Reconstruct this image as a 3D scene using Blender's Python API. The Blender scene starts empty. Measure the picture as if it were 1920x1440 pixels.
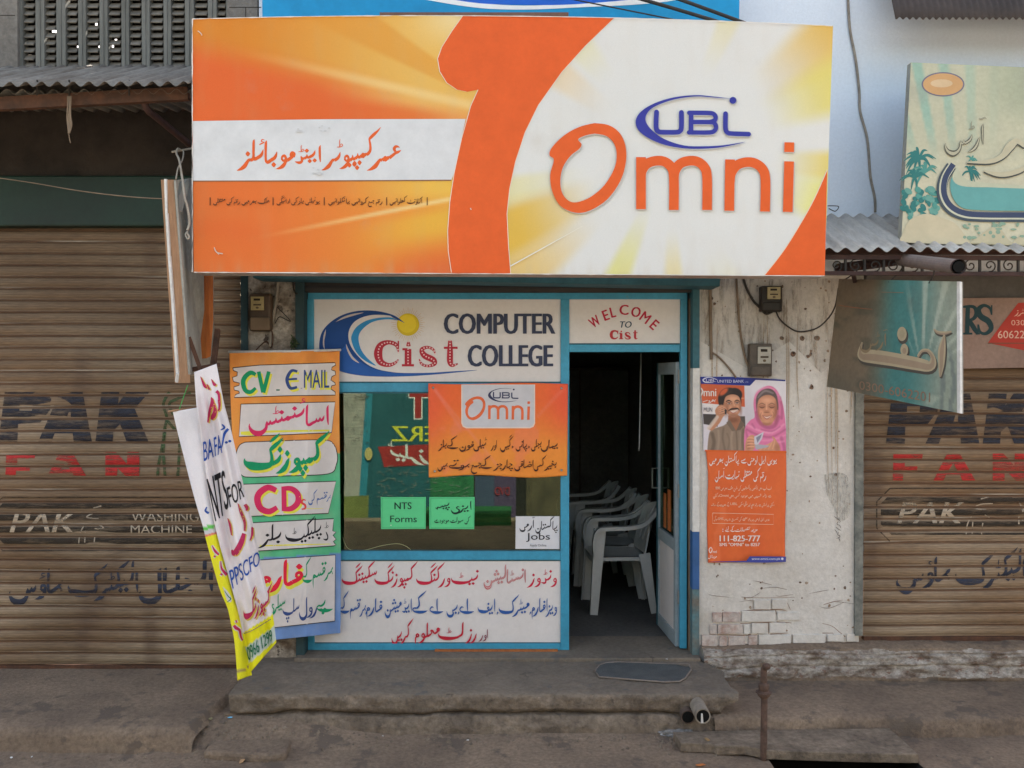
import bpy, bmesh, math, random
import numpy as np
from mathutils import Vector, Matrix, noise
from mathutils.geometry import tessellate_polygon
random.seed(7)
R = math.radians
SC = bpy.context.scene
COL = SC.collection

# ---------------------------------------------------------------- camera, sky, sun, exposure
CAM = Vector((0.0, -5.7, 1.80)); FPX = 1663.0; PITCH = 0.52
cd = bpy.data.cameras.new('camera'); cam = bpy.data.objects.new('camera', cd); COL.objects.link(cam)
cam.location = CAM; cam.rotation_euler = (R(90 - PITCH), 0, 0)
cd.sensor_width = 36; cd.lens = 36 * FPX / 1920; cd.clip_start = .05; cd.clip_end = 500
SC.camera = cam
SUN_EL, SUN_AZ = 47, 14
world = bpy.data.worlds.new('World'); SC.world = world; world.use_nodes = True
wn = world.node_tree; bg = wn.nodes['Background']
sky = wn.nodes.new('ShaderNodeTexSky'); sky.sky_type = 'NISHITA'; sky.sun_disc = False
sky.sun_elevation = R(SUN_EL); sky.sun_rotation = R(SUN_AZ); sky.dust_density = 4.0; sky.air_density = 1.0; sky.ozone_density = 1.0
hz = wn.nodes.new('ShaderNodeMix'); hz.data_type = 'RGBA'; hz.blend_type = 'MULTIPLY'; hz.inputs[0].default_value = 1.0; hz.inputs[7].default_value = (1.15, .98, .785, 1)   # hazy, dusty air takes the blue out of the sky
wn.links.new(sky.outputs[0], hz.inputs[6]); wn.links.new(hz.outputs[2], bg.inputs[0]); bg.inputs[1].default_value = 0.15
sl = bpy.data.lights.new('sun', 'SUN'); sl.energy = 3.4; sl.angle = R(.55); sl.color = (1, .95, .86)
so = bpy.data.objects.new('sun', sl); COL.objects.link(so); so.location = (0, 12, 14)
sd = Vector((math.sin(R(SUN_AZ)) * math.cos(R(SUN_EL)), math.cos(R(SUN_AZ)) * math.cos(R(SUN_EL)), math.sin(R(SUN_EL))))
so.rotation_euler = sd.to_track_quat('Z', 'Y').to_euler()
SC.view_settings.view_transform = 'Standard'; SC.view_settings.look = 'None'
SC.view_settings.exposure = 2.19; SC.view_settings.gamma = 1
SC.render.engine = 'CYCLES'; SC.cycles.use_denoising = True; SC.cycles.max_bounces = 8

# ---------------------------------------------------------------- helpers
_cr, _sr = math.cos(R(PITCH)), math.sin(R(PITCH))
def ray(px, py):
    a, b = (px - 960) / FPX, (720 - py) / FPX
    return Vector((a, _cr + b * _sr, -_sr + b * _cr))
def at(px, py, y):
    """the point of the scene at depth y that the photograph shows at pixel px, py"""
    d = ray(px, py); return CAM + d * ((y - CAM.y) / d.y)
def ground_at(px, py, z):
    d = ray(px, py); return CAM + d * ((z - CAM.z) / d.z)
def srgb(c):
    return tuple(((v / 255) / 12.92 if v / 255 <= .04045 else ((v / 255 + .055) / 1.055) ** 2.4) for v in c)
def alb(c, k):
    return tuple(min(.86, v / k) for v in srgb(c))
class Painter:
    """soft printed picture computed on a grid: ellipses, polygons and strokes with soft edges"""
    def __init__(s, x0, y0, x1, y1, nx, ny, bg):
        s.nx, s.ny = nx, ny; s.X, s.Y = np.meshgrid(np.linspace(x0, x1, nx + 1), np.linspace(y0, y1, ny + 1)); s.C = np.empty(s.X.shape + (3,)); s.C[:] = bg
    def _put(s, d, c, soft, al):
        a = (np.clip(.5 - d / soft, 0, 1) * al)[..., None]; s.C = s.C * (1 - a) + np.array(c, float) * a
    def ell(s, cx, cy, rx, ry, c, rot=0, soft=4, al=1):
        a = R(rot); dx, dy = s.X - cx, s.Y - cy; u = (dx * math.cos(a) + dy * math.sin(a)) / rx; v = (-dx * math.sin(a) + dy * math.cos(a)) / ry; s._put((np.hypot(u, v) - 1) * min(rx, ry), c, soft, al)
    def _seg(s, ax, ay, bx, by):
        l = (bx - ax) ** 2 + (by - ay) ** 2 or 1; t = np.clip(((s.X - ax) * (bx - ax) + (s.Y - ay) * (by - ay)) / l, 0, 1); return np.hypot(s.X - ax - t * (bx - ax), s.Y - ay - t * (by - ay)), t
    def poly(s, pts, c, soft=4, al=1, sm=True):
        if sm: pts = [p[:2] for p in smooth([tuple(map(float, p)) for p in pts] + [tuple(map(float, pts[0]))], 4)[:-1]]
        D = np.full(s.X.shape, 1e9); ins = np.zeros(s.X.shape, bool)
        for (ax, ay), (bx, by) in zip(pts, pts[1:] + pts[:1]):
            D = np.minimum(D, s._seg(ax, ay, bx, by)[0])
            if ay != by: ins ^= ((s.Y < ay) != (s.Y < by)) & (s.X < (bx - ax) * (s.Y - ay) / (by - ay) + ax)
        s._put(np.where(ins, -D, D), c, soft, al)
    def stroke(s, pts, c, soft=4, al=1):
        pts = smooth([tuple(map(float, p)) for p in pts], 4); D = np.full(s.X.shape, 1e9)
        for a, b in zip(pts, pts[1:]):
            d, t = s._seg(a[0], a[1], b[0], b[1]); D = np.minimum(D, d - (a[2] + (b[2] - a[2]) * t) / 2)
        s._put(D, c, soft, al)
    def col(s, u, v): return s.C[round(v * s.ny), round(u * s.nx)]
class Plane:
    def __init__(s, a, b, c):
        s.p = a; s.n = (b - a).cross(c - a).normalized(); s.grid = None
    def at(s, px, py, off=0):
        d = ray(px, py); t = (s.p - CAM).dot(s.n) / d.dot(s.n)
        return CAM + d * t - d.normalized() * off
class Flat(Plane):
    def __init__(s, y): s.p = Vector((0, y, 0)); s.n = Vector((0, 1, 0)); s.grid = None
class Func:
    def __init__(s, f, gx=None, gy=None): s.f = f; s.grid = (gx, gy)
    def at(s, px, py, off=0):
        d = ray(px, py); return CAM + d * ((s.f(px, py) - CAM.y) / d.y) - d.normalized() * off
def ramp(nt, fac, stops):
    r = nt.nodes.new('ShaderNodeValToRGB'); el = r.color_ramp.elements
    el[0].position, el[0].color = stops[0][0], (*stops[0][1], 1); el[1].position, el[1].color = stops[-1][0], (*stops[-1][1], 1)
    for p, c in stops[1:-1]: e = el.new(p); e.color = (*c, 1)
    nt.links.new(fac, r.inputs[0]); return r.outputs[0]
def g3(v): return (v, v, v)
def mat(name, c, c2=None, scale=4, rough=.75, bump=0, bscale=60, stretch=(1, 1, 1), metal=0, spec=.3, vcol=False, worn=0, wscale=14, lo=.35, hi=.68,
        spots=None, spot_scale=20, spot_cut=.66, fine=.12, wstretch=None, bdist=.01, cracks=0):
    m = bpy.data.materials.new(name); m.use_nodes = True; nt = m.node_tree; p = nt.nodes['Principled BSDF']
    tc = nt.nodes.new('ShaderNodeTexCoord'); mp = nt.nodes.new('ShaderNodeMapping'); mp.inputs['Scale'].default_value = stretch
    nt.links.new(tc.outputs['Object'], mp.inputs[0])
    def nz(s, d=6, src=None, rg=.6):
        n = nt.nodes.new('ShaderNodeTexNoise'); n.inputs['Scale'].default_value = s; n.inputs['Detail'].default_value = d; n.inputs['Roughness'].default_value = rg
        nt.links.new((src or mp).outputs[0] if src is None or src is mp else src, n.inputs['Vector']); return n.outputs[0]
    def mixc(kind, fac, a, b):
        x = nt.nodes.new('ShaderNodeMix'); x.data_type = 'RGBA'; x.blend_type = kind
        for s, v in ((x.inputs[0], fac), (x.inputs[6], a), (x.inputs[7], b)):
            if isinstance(v, (int, float)): s.default_value = v
            elif isinstance(v, tuple): s.default_value = (*v, 1)
            else: nt.links.new(v, s)
        return x.outputs[2]
    if vcol:
        a = nt.nodes.new('ShaderNodeVertexColor'); a.layer_name = 'print'; base = a.outputs[0]
        if c2: base = mixc('MIX', ramp(nt, nz(scale), [(lo, g3(0)), (hi, g3(.6))]), base, c2)
    else:
        base = ramp(nt, nz(scale), [(lo, c), (hi, c2 or c)])
    if fine: base = mixc('MULTIPLY', 1.0, base, ramp(nt, nz(bscale * .6, 8, rg=.7), [(.3, g3(1 - 1.6 * fine)), (.7, g3(1 + .6 * fine))]))
    if cracks:
        dn = nt.nodes.new('ShaderNodeTexNoise'); dn.inputs['Scale'].default_value = 3; dn.inputs['Detail'].default_value = 6; nt.links.new(mp.outputs[0], dn.inputs['Vector'])
        va = nt.nodes.new('ShaderNodeVectorMath'); va.operation = 'MULTIPLY_ADD'; va.inputs[1].default_value = (.55, .55, .55); nt.links.new(dn.outputs['Color'], va.inputs[0]); nt.links.new(mp.outputs[0], va.inputs[2])
        vo = nt.nodes.new('ShaderNodeTexVoronoi'); vo.feature = 'DISTANCE_TO_EDGE'; vo.inputs['Scale'].default_value = cracks; nt.links.new(va.outputs[0], vo.inputs['Vector'])
        base = mixc('MULTIPLY', ramp(nt, nz(1.7, 3), [(.54, g3(0)), (.66, g3(1))]), base, ramp(nt, vo.outputs['Distance'], [(.003, g3(.62)), (.012, g3(1))]))
    if spots: base = mixc('MIX', ramp(nt, nz(spot_scale, 5, rg=.65), [(spot_cut, g3(0)), (spot_cut + .05, g3(.9))]), base, spots)
    nt.links.new(base, p.inputs['Base Color'])
    p.inputs['Roughness'].default_value = rough; p.inputs['Metallic'].default_value = metal; p.inputs['Specular IOR Level'].default_value = spec
    if bump:
        b = nt.nodes.new('ShaderNodeBump'); b.inputs['Strength'].default_value = bump; b.inputs['Distance'].default_value = bdist
        nt.links.new(nz(bscale, 8, rg=.65), b.inputs['Height']); nt.links.new(b.outputs[0], p.inputs['Normal'])
    if worn:
        out = nt.nodes['Material Output']; tr = nt.nodes.new('ShaderNodeBsdfTransparent'); mx = nt.nodes.new('ShaderNodeMixShader')
        wm = nt.nodes.new('ShaderNodeMapping'); wm.inputs['Scale'].default_value = wstretch or (.35, 1, 3); nt.links.new(tc.outputs['Object'], wm.inputs[0])
        n = nt.nodes.new('ShaderNodeTexNoise'); n.inputs['Scale'].default_value = wscale; n.inputs['Detail'].default_value = 8; n.inputs['Roughness'].default_value = .75
        nt.links.new(wm.outputs[0], n.inputs['Vector'])
        f = ramp(nt, n.outputs[0], [(max(0, worn - .13), g3(.12)), (min(1, worn + .1), g3(.96))])
        nt.links.new(f, mx.inputs[0]); nt.links.new(tr.outputs[0], mx.inputs[1]); nt.links.new(p.outputs[0], mx.inputs[2]); nt.links.new(mx.outputs[0], out.inputs[0])
    return m
_inks = {}
def ink(c, k, worn=0, rough=.6):
    key = (c, round(k, 3), worn, rough)
    if key not in _inks: _inks[key] = mat('paint', alb(c, k), tuple(v * .9 for v in alb(c, k)), scale=9, rough=rough, fine=.06, worn=worn, spec=.12)
    return _inks[key]
def mesh_obj(name, V, F, mats, parent=None, mi=None, smooth=False, bevel=0):
    me = bpy.data.meshes.new(name); me.from_pydata([tuple(v) for v in V], [], F); me.update()
    for m in (mats if isinstance(mats, (list, tuple)) else [mats]): me.materials.append(m)
    if mi: me.polygons.foreach_set('material_index', mi)
    if smooth: me.polygons.foreach_set('use_smooth', [True] * len(F))
    o = bpy.data.objects.new(name, me); COL.objects.link(o)
    if parent: attach(o, parent)
    if bevel:
        b = o.modifiers.new('bevel', 'BEVEL'); b.width = bevel; b.segments = 2; b.limit_method = 'ANGLE'
    return o
def attach(o, parent):
    o.parent = parent; o.matrix_parent_inverse = Matrix.Translation(parent.location).inverted() if parent.type == 'EMPTY' else Matrix.Identity(4)
def tag(o, label, cat, group=None, kind=None):
    o['label'] = label; o['category'] = cat
    if group: o['group'] = group
    if kind: o['kind'] = kind
    return o
def thing(name, label, cat, loc=(0, 0, 0), group=None, kind=None):
    o = bpy.data.objects.new(name, None); COL.objects.link(o); o.location = loc; o.empty_display_size = .1
    return tag(o, label, cat, group, kind)
class MB:
    """collects simple solids into one mesh"""
    def __init__(s): s.V = []; s.F = []
    def add(s, V, F):
        b = len(s.V); s.V += [tuple(v) for v in V]; s.F += [tuple(i + b for i in f) for f in F]; return s
    def box(s, x0, y0, z0, x1, y1, z1):
        x0, x1 = sorted((x0, x1)); y0, y1 = sorted((y0, y1)); z0, z1 = sorted((z0, z1))
        return s.add([(x0, y0, z0), (x1, y0, z0), (x1, y1, z0), (x0, y1, z0), (x0, y0, z1), (x1, y0, z1), (x1, y1, z1), (x0, y1, z1)],
                     [(0, 3, 2, 1), (4, 5, 6, 7), (0, 1, 5, 4), (1, 2, 6, 5), (2, 3, 7, 6), (3, 0, 4, 7)])
    def bpx(s, px0, py0, px1, py1, y0, y1):
        a, b = at(px0, py1, y0), at(px1, py0, y0); return s.box(a.x, y0, a.z, b.x, y1, b.z)
    def bar(s, a, b, w, h=None, up=(0, 0, 1)):
        a, b = Vector(a), Vector(b); h = h or w; d = (b - a).normalized(); u = Vector(up)
        if abs(d.dot(u)) > .95: u = Vector((0, 1, 0))
        x = d.cross(u).normalized() * w / 2; y = x.cross(d).normalized() * h / 2
        V = [p + sx * x + sy * y for p in (a, b) for sx, sy in ((-1, -1), (1, -1), (1, 1), (-1, 1))]
        return s.add(V, [(3, 2, 1, 0), (4, 5, 6, 7), (0, 1, 5, 4), (1, 2, 6, 5), (2, 3, 7, 6), (3, 0, 4, 7)])
    def tube(s, pts, r, n=8, caps=True):
        pts = [Vector(p) for p in pts]; rr = r if isinstance(r, (list, tuple)) else [r] * len(pts); V = []; F = []; pu = None
        for i, p in enumerate(pts):
            d = (pts[min(i + 1, len(pts) - 1)] - pts[max(i - 1, 0)]).normalized()
            u = (pu - d * pu.dot(d)) if pu else d.orthogonal(); u.normalize(); pu = u; w = d.cross(u)
            V += [p + (u * math.cos(2 * math.pi * k / n) + w * math.sin(2 * math.pi * k / n)) * rr[i] for k in range(n)]
        for i in range(len(pts) - 1):
            for k in range(n): F.append((i * n + k, i * n + (k + 1) % n, (i + 1) * n + (k + 1) % n, (i + 1) * n + k))
        if caps: F += [tuple(range(n))[::-1], tuple((len(pts) - 1) * n + k for k in range(n))]
        return s.add(V, F)
    def prism(s, poly, d):
        """polygon of 3-D points swept by vector d"""
        n = len(poly); V = [Vector(p) for p in poly] + [Vector(p) + Vector(d) for p in poly]
        tris = tessellate_polygon([[Vector(p) for p in poly]])
        F = [tuple(t) for t in tris] + [tuple(i + n for i in t[::-1]) for t in tris] + [(i, (i + 1) % n, (i + 1) % n + n, i + n) for i in range(n)]
        s.add(V, F)
        return s
    def build(s, name, m, parent=None, smooth=False, bevel=0, fix=True):
        o = mesh_obj(name, s.V, s.F, m, parent, smooth=smooth, bevel=bevel)
        if fix:
            bm = bmesh.new(); bm.from_mesh(o.data); bmesh.ops.recalc_face_normals(bm, faces=bm.faces); bm.to_mesh(o.data); bm.free()
        return o
def catmull(pts, n=6):
    return [Vector(q) for q in smooth([tuple(p) for p in pts], n)]
def grid_mesh(name, nu, nv, f, m, parent=None, col=None, back=0, smooth_=True, thick=None):
    """f(u, v) -> point; col(u, v) -> linear rgb stored as the 'print' colour attribute"""
    V = [f(i / nu, j / nv) for j in range(nv + 1) for i in range(nu + 1)]
    F = [(j * (nu + 1) + i, (j + 1) * (nu + 1) + i, (j + 1) * (nu + 1) + i + 1, j * (nu + 1) + i + 1) for j in range(nv) for i in range(nu)]
    o = mesh_obj(name, V, F, m, parent, smooth=smooth_)
    if col:
        ca = o.data.color_attributes.new('print', 'FLOAT_COLOR', 'POINT'); d = []
        for j in range(nv + 1):
            for i in range(nu + 1): d += [*col(i / nu, j / nv), 1.0]
        ca.data.foreach_set('color', d)
    if thick:
        s = o.modifiers.new('thickness', 'SOLIDIFY'); s.thickness = thick; s.offset = -1
    return o
# ---------------------------------------------------------------- lettering on surfaces
_glyph = {}
def glyph(text, bold):
    if (text, bold) not in _glyph:
        c = bpy.data.curves.new('lettering', 'FONT'); c.body = text; c.size = 1; c.offset = bold; c.resolution_u = 3
        o = bpy.data.objects.new('lettering', c); COL.objects.link(o)
        dg = bpy.context.evaluated_depsgraph_get(); me = o.evaluated_get(dg).to_mesh()
        V = [(v.co.x, v.co.y) for v in me.vertices]; F = [tuple(p.vertices) for p in me.polygons]
        o.evaluated_get(dg).to_mesh_clear(); bpy.data.objects.remove(o); bpy.data.curves.remove(c)
        x0, x1 = min(v[0] for v in V), max(v[0] for v in V); y0, y1 = min(v[1] for v in V), max(v[1] for v in V)
        _glyph[(text, bold)] = ([((x - x0) / (x1 - x0), 1 - (y - y0) / (y1 - y0)) for x, y in V], F)
    return _glyph[(text, bold)]
class Art:
    """flat lettering and printing laid on a surface; coordinates are photograph pixels (or an enlargement ox, oy, s of it)"""
    def __init__(s, surf, k, off=.0015, worn=0, rough=.6):
        s.surf = surf; s.k = k; s.off = off; s.worn = worn; s.rough = rough; s.V = []; s.F = []; s.M = []; s.mats = []; s.n = 0; s.z(0, 0, 1); s.inc = .00007 if surf.grid else .000035
    def z(s, ox, oy, sc): s.o = (ox, oy, sc); return s
    def _add(s, V, F, c, step=1):
        m = c if not isinstance(c, tuple) else ink(c, s.k, s.worn, s.rough)
        if m not in s.mats: s.mats.append(m)
        b = len(s.V); s.n += step; ox, oy, sc = s.o; off = s.off + s.n * s.inc
        s.V += [(ox + x / sc, oy + y / sc, off) for x, y in V]; s.F += [tuple(i + b for i in f) for f in F]; s.M += [s.mats.index(m)] * len(F)
    def poly(s, loops, c):
        if not isinstance(loops[0][0], (tuple, list)): loops = [loops]
        V = [p for l in loops for p in l]
        F = [tuple(t) for t in tessellate_polygon([[Vector((x, y, 0)) for x, y in l] for l in loops])]
        s._add(V, F, c)
    def curve(s, pts, c, n=5):
        s.poly([p[:2] for p in smooth([tuple(p) for p in pts] + [tuple(pts[0])], n)[:-1]], c)
    def ell(s, cx, cy, rx, ry, c, rot=0, n=24):
        a = R(rot); s.poly([(cx + rx * math.cos(t) * math.cos(a) - ry * math.sin(t) * math.sin(a), cy + rx * math.cos(t) * math.sin(a) + ry * math.sin(t) * math.cos(a))
                            for t in (2 * math.pi * i / n for i in range(n))], c)
    def rect(s, x0, y0, x1, y1, c): s.poly([(x0, y0), (x1, y0), (x1, y1), (x0, y1)], c)
    def stroke(s, pts, c, sm=True, w=None, step=1):
        if w: pts = [(p[0], p[1], w) for p in pts]
        L, Q = ribbon(pts, 5, sm); V = [p for ab in zip(L, Q) for p in ab]
        s._add(V, [(2 * i, 2 * i + 1, 2 * i + 3, 2 * i + 2) for i in range(len(L) - 1)], c, step)
    def outline(s, pts, c, w, sm=False): s.stroke(list(pts) + [pts[0]], c, sm, w)
    def _quad(s, q, u, v):
        (ax, ay), (bx, by), (cx, cy), (dx, dy) = q
        return (ax * (1 - u) * (1 - v) + bx * u * (1 - v) + cx * u * v + dx * (1 - u) * v, ay * (1 - u) * (1 - v) + by * u * (1 - v) + cy * u * v + dy * (1 - u) * v)
    def latin(s, text, box, c, bold=0.0, flip=False, quad=None, slant=0):
        V, F = glyph(text, 0.0)
        q = quad or ((box[0], box[1]), (box[2], box[1]), (box[2], box[3]), (box[0], box[3]))
        h = abs(q[3][1] - q[0][1])
        for d in ((-1, -.5, 0, .5, 1) if bold >= .03 else (-.5, .5)) if bold > .004 else (0,):       # a broader brush: the letter struck side by side
            s._add([(lambda p, v=v: (p[0] + slant * h * (1 - v) + d * bold * h * .75, p[1]))(s._quad(q, 1 - u if flip else u, v)) for u, v in V], F, c)
    def letter(s, ch, cx, cy, w, h, rot, c, bold=.02):
        a = R(rot); ca, sa = math.cos(a), math.sin(a); P = lambda x, y: (cx + x * ca - y * sa, cy + x * sa + y * ca)
        s.latin(ch, None, c, bold, quad=(P(-w / 2, -h / 2), P(w / 2, -h / 2), P(w / 2, h / 2), P(-w / 2, h / 2)))
    def nast(s, text, x0, x1, base, sy, c, wt=.85, quad=None, flip=False, dx=0, dy=0):
        st = nast_line(text); xs = [p[0] for q in st for p in q]; a, b = min(xs), max(xs); sx = (x1 - x0) / (b - a)
        if quad:
            ys = [p[1] for q in st for p in q]; lo, hi = min(ys), max(ys)
        for i, q in enumerate(st):
            L, Q = ribbon([(x, y, w ** 1.4 * wt * 1.1) for x, y, w in q])
            if quad: T = lambda p: s._quad(quad, (p[0] - a) / (b - a), (hi - p[1]) / (hi - lo))
            else: T = lambda p: ((x1 - (p[0] - a) * sx if flip else x0 + (p[0] - a) * sx) + dx, base - p[1] * sy + dy)
            V = [T(p) for ab in zip(L, Q) for p in ab]
            s._add(V, [(2 * k, 2 * k + 1, 2 * k + 3, 2 * k + 2) for k in range(len(L) - 1)], c)
    def build(s, name='lettering', parent=None):
        bm = bmesh.new(); vs = [bm.verts.new(v) for v in s.V]
        for f, m in zip(s.F, s.M):
            try: fc = bm.faces.new([vs[i] for i in f]); fc.material_index = m
            except ValueError: pass
        if s.surf.grid:
            for ax, step in enumerate(s.surf.grid):
                if not step: continue
                lo = min(v[ax] for v in s.V); hi = max(v[ax] for v in s.V); q = math.floor(lo / step) * step
                while q < hi:
                    no = (1, 0, 0) if ax == 0 else (0, 1, 0)
                    bmesh.ops.bisect_plane(bm, geom=bm.verts[:] + bm.edges[:] + bm.faces[:], plane_co=(q, q, 0), plane_no=no, dist=1e-5); q += step
        keep = getattr(s.surf, 'keep', None)
        if keep: bmesh.ops.delete(bm, geom=[f for f in bm.faces if not keep(*f.calc_center_median()[:2], s)], context='FACES')
        for v in bm.verts: v.co = s.surf.at(v.co.x, v.co.y, v.co.z)
        for f in bm.faces:
            if f.normal.y > 0: f.normal_flip()
        bm.normal_update()
        for f in bm.faces:
            if f.normal.y > 0: f.normal_flip()
        me = bpy.data.meshes.new(name); bm.to_mesh(me); bm.free()
        for m in s.mats: me.materials.append(m)
        o = bpy.data.objects.new(name, me); COL.objects.link(o)
        if parent: attach(o, parent)
        return o
def sheet(name, poly, surf, m, thick, parent=None, off=0, dirv=None):
    """a slab whose front outline is a pixel polygon on surf, thickened away from the viewer"""
    P = [surf.at(x, y, off) for x, y in poly]; mb = MB(); mb.prism(P, dirv or (0, thick, 0)); return mb.build(name, m, parent)
def lerp(a, b, t): return a + (b - a) * t
def mixl(a, b, t): t = max(0, min(1, t)); return tuple(x + (y - x) * t for x, y in zip(a, b))
def sstep(a, b, x): t = max(0, min(1, (x - a) / (b - a))); return t * t * (3 - 2 * t)
def fbm(x, y, z=0, o=4): return noise.fractal(Vector((x, y, z)), 1.0, 2.0, o)
KS, KF, KG, KU = 1.06, .70, .70, .85     # how strongly the place lights the sign, the shopfront, the ground, the upper wall (used to turn seen colours into paint colours)

# ---- calligraphic (Nastaliq style) lettering: every letter form is a few pen strokes (x, y, pen width) ----
G = {}
def g(name, form, strokes, exit=(0, 0), base=0.0, up=None, dn=None, adv=None):
    G[(name, form)] = dict(s=strokes, e=exit, b=base, u=up, d=dn, a=adv)
# alif
g('alif', 'i', [[(.1, 3.3, .15), (-.05, 2.7, .5), (-.02, 1, .48), (.08, 0, .22)]], up=(0, 3.9), adv=-.35)
g('alif', 'f', [[(0, 0, .6), (-.5, -.3, .6), (-.85, -.05, .5), (-.9, 1, .48), (-.85, 2.6, .5), (-.7, 3.1, .12)]], base=-.3, up=(-.9, 3.6), adv=-1.1)
# be family
g('be', 'i', [[(.1, 1.2, .15), (-.1, .6, .5), (-.5, .1, .7), (-2, -.12, .85), (-3.6, -.05, .95), (-4.7, .25, .75), (-5.1, .8, .35), (-5.05, 1.1, .12)]], up=(-2.4, 1.4), dn=(-2.6, -1.1), adv=-5.2)
g('be', 's', [[(.1, 1.15, .15), (-.05, .6, .5), (-.35, .15, .6), (-.95, -.2, .6)]], exit=(-.95, -.2), up=(.0, 1.9), dn=(-.45, -.9))
g('be', 'm', [[(0, 0, .6), (-.35, -.05, .5), (-.5, .6, .15)], [(-.5, .6, .15), (-.5, .1, .5), (-.95, -.28, .6)]], exit=(-.95, -.28), up=(-.5, 1.25), dn=(-.6, -1.0))
g('be', 'f', [[(0, 0, .6), (-.4, -.25, .65), (-1.8, -.5, .85), (-3.2, -.45, .95), (-4.3, -.15, .7), (-4.7, .4, .35), (-4.65, .75, .12)]], base=-.45, up=(-2.3, .8), dn=(-2.4, -1.5), adv=-4.8)
# noon
_bowl = [(.02, .2, .5), (-.05, -.5, .6), (-.5, -1.15, .8), (-1.15, -1.35, .9), (-1.8, -1.0, .65), (-2.1, -.3, .35), (-2.0, .1, .1)]
g('noon', 'i', [[(.15, 1.0, .12)] + _bowl], up=(-1.0, .25), adv=-2.2)
g('noon', 'f', [[(0, 0, .6), (-.35, -.15, .5), (-.5, .35, .2)], [(-.5, .35, .2), (-.5, -.2, .5), (-.6, -.8, .6), (-1.05, -1.45, .8), (-1.75, -1.6, .9), (-2.35, -1.2, .65), (-2.65, -.5, .35), (-2.55, -.15, .1)]], base=-.3, up=(-1.6, .0), adv=-2.8)
# jeem
_jb = [(-.75, .3, .3), (-1.25, -.5, .45), (-1.2, -1.5, .6), (-.5, -2.2, .85), (.4, -2.2, .75), (1.0, -1.7, .15)]
g('jeem', 'i', [[(-1.2, .95, .15), (-.8, 1.1, .5), (-.3, .85, .65), (.05, .75, .4)], [(.05, .75, .35)] + _jb], up=(-.5, 1.9), dn=(-.1, -1.1), adv=-1.5)
g('jeem', 's', [[(-1.2, 1.0, .12), (-.85, 1.15, .5), (-.3, .85, .6), (.0, .7, .4)], [(.0, .7, .35), (-.8, .3, .4), (-1.3, -.15, .6)]], exit=(-1.3, -.15), up=(-.5, 1.9), dn=(-.6, -.8))
g('jeem', 'm', [[(0, 0, .6), (-.45, .15, .5), (-.95, .5, .5), (-1.15, .7, .15)], [(-.45, .1, .5), (-.7, -.2, .45), (-1.3, -.6, .6)]], exit=(-1.3, -.6), up=(-.7, 1.4), dn=(-.6, -1.3))
g('jeem', 'f', [[(0, 0, .6), (-.45, .2, .55), (-.95, .55, .5), (-1.15, .75, .12)], [(-.35, .15, .4), (-1.0, -.4, .35), (-1.4, -1.1, .45), (-1.3, -2.0, .6), (-.5, -2.65, .85), (.4, -2.6, .75), (.95, -2.1, .15)]], base=-.3, up=(-.5, 1.5), dn=(-.2, -1.5), adv=-1.5)
# dal
g('dal', 'i', [[(-.5, 1.75, .12), (-.25, 1.35, .5), (.05, .7, .5), (-.05, .2, .55), (-.5, .02, .6), (-1.25, .2, .2)]], up=(-.35, 2.5), adv=-1.3)
g('dal', 'f', [[(0, 0, .6), (-.4, .05, .5), (-.65, .45, .3)], [(-.65, .45, .3), (-.45, -.3, .5), (-.55, -.65, .55), (-1.0, -.8, .6), (-1.75, -.6, .2)]], base=-.7, up=(-.6, 1.3), adv=-1.8)
# re
g('re', 'i', [[(.2, 1.15, .15), (-.02, .7, .5), (-.25, .1, .6), (-.7, -.55, .7), (-1.35, -1.0, .5), (-2.0, -1.2, .12)]], up=(-.1, 1.9), adv=-1.0)
g('re', 'f', [[(0, 0, .6), (-.35, .05, .5), (-.65, -.35, .6), (-1.1, -.95, .7), (-1.8, -1.4, .5), (-2.4, -1.6, .12)]], base=-.3, up=(-.5, 1.0), adv=-1.3)
# seen
_st = [[(.1, 1.0, .12), (-.1, .45, .5), (-.4, .15, .5), (-.6, .7, .15)], [(-.6, .7, .15), (-.75, .15, .5), (-1.05, .05, .45), (-1.2, .55, .15)]]
g('seen', 's', _st + [[(-1.2, .55, .15), (-1.25, .05, .5), (-1.85, -.3, .6)]], exit=(-1.85, -.3), up=(-.7, 1.5), dn=(-.9, -.9))
g('seen', 'm', [[(0, 0, .6), (-.3, -.05, .5), (-.45, .5, .15)], [(-.45, .5, .15), (-.6, -.1, .5), (-.85, -.15, .45), (-1.0, .35, .15)], [(-1.0, .35, .15), (-1.1, -.2, .5), (-1.7, -.5, .6)]], exit=(-1.7, -.5), up=(-.7, 1.3), dn=(-.8, -1.1))
_sb = lambda x, y: [(x, y, .15), (x - .05, y - .5, .5), (x - .15, y - 1.2, .6), (x - .7, y - 1.85, .8), (x - 1.5, y - 2.1, .95), (x - 2.4, y - 1.7, .75), (x - 2.85, y - .9, .4), (x - 2.75, y - .4, .1)]
g('seen', 'i', _st + [_sb(-1.2, .55)], up=(-.7, 1.5), adv=-4.0)
g('seen', 'f', [[(0, 0, .6), (-.3, -.05, .5), (-.45, .5, .15)], [(-.45, .5, .15), (-.6, -.1, .5), (-.85, -.15, .45), (-1.0, .35, .15)], _sb(-1.0, .35)], base=-.3, up=(-.7, 1.2), adv=-3.9)
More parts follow.
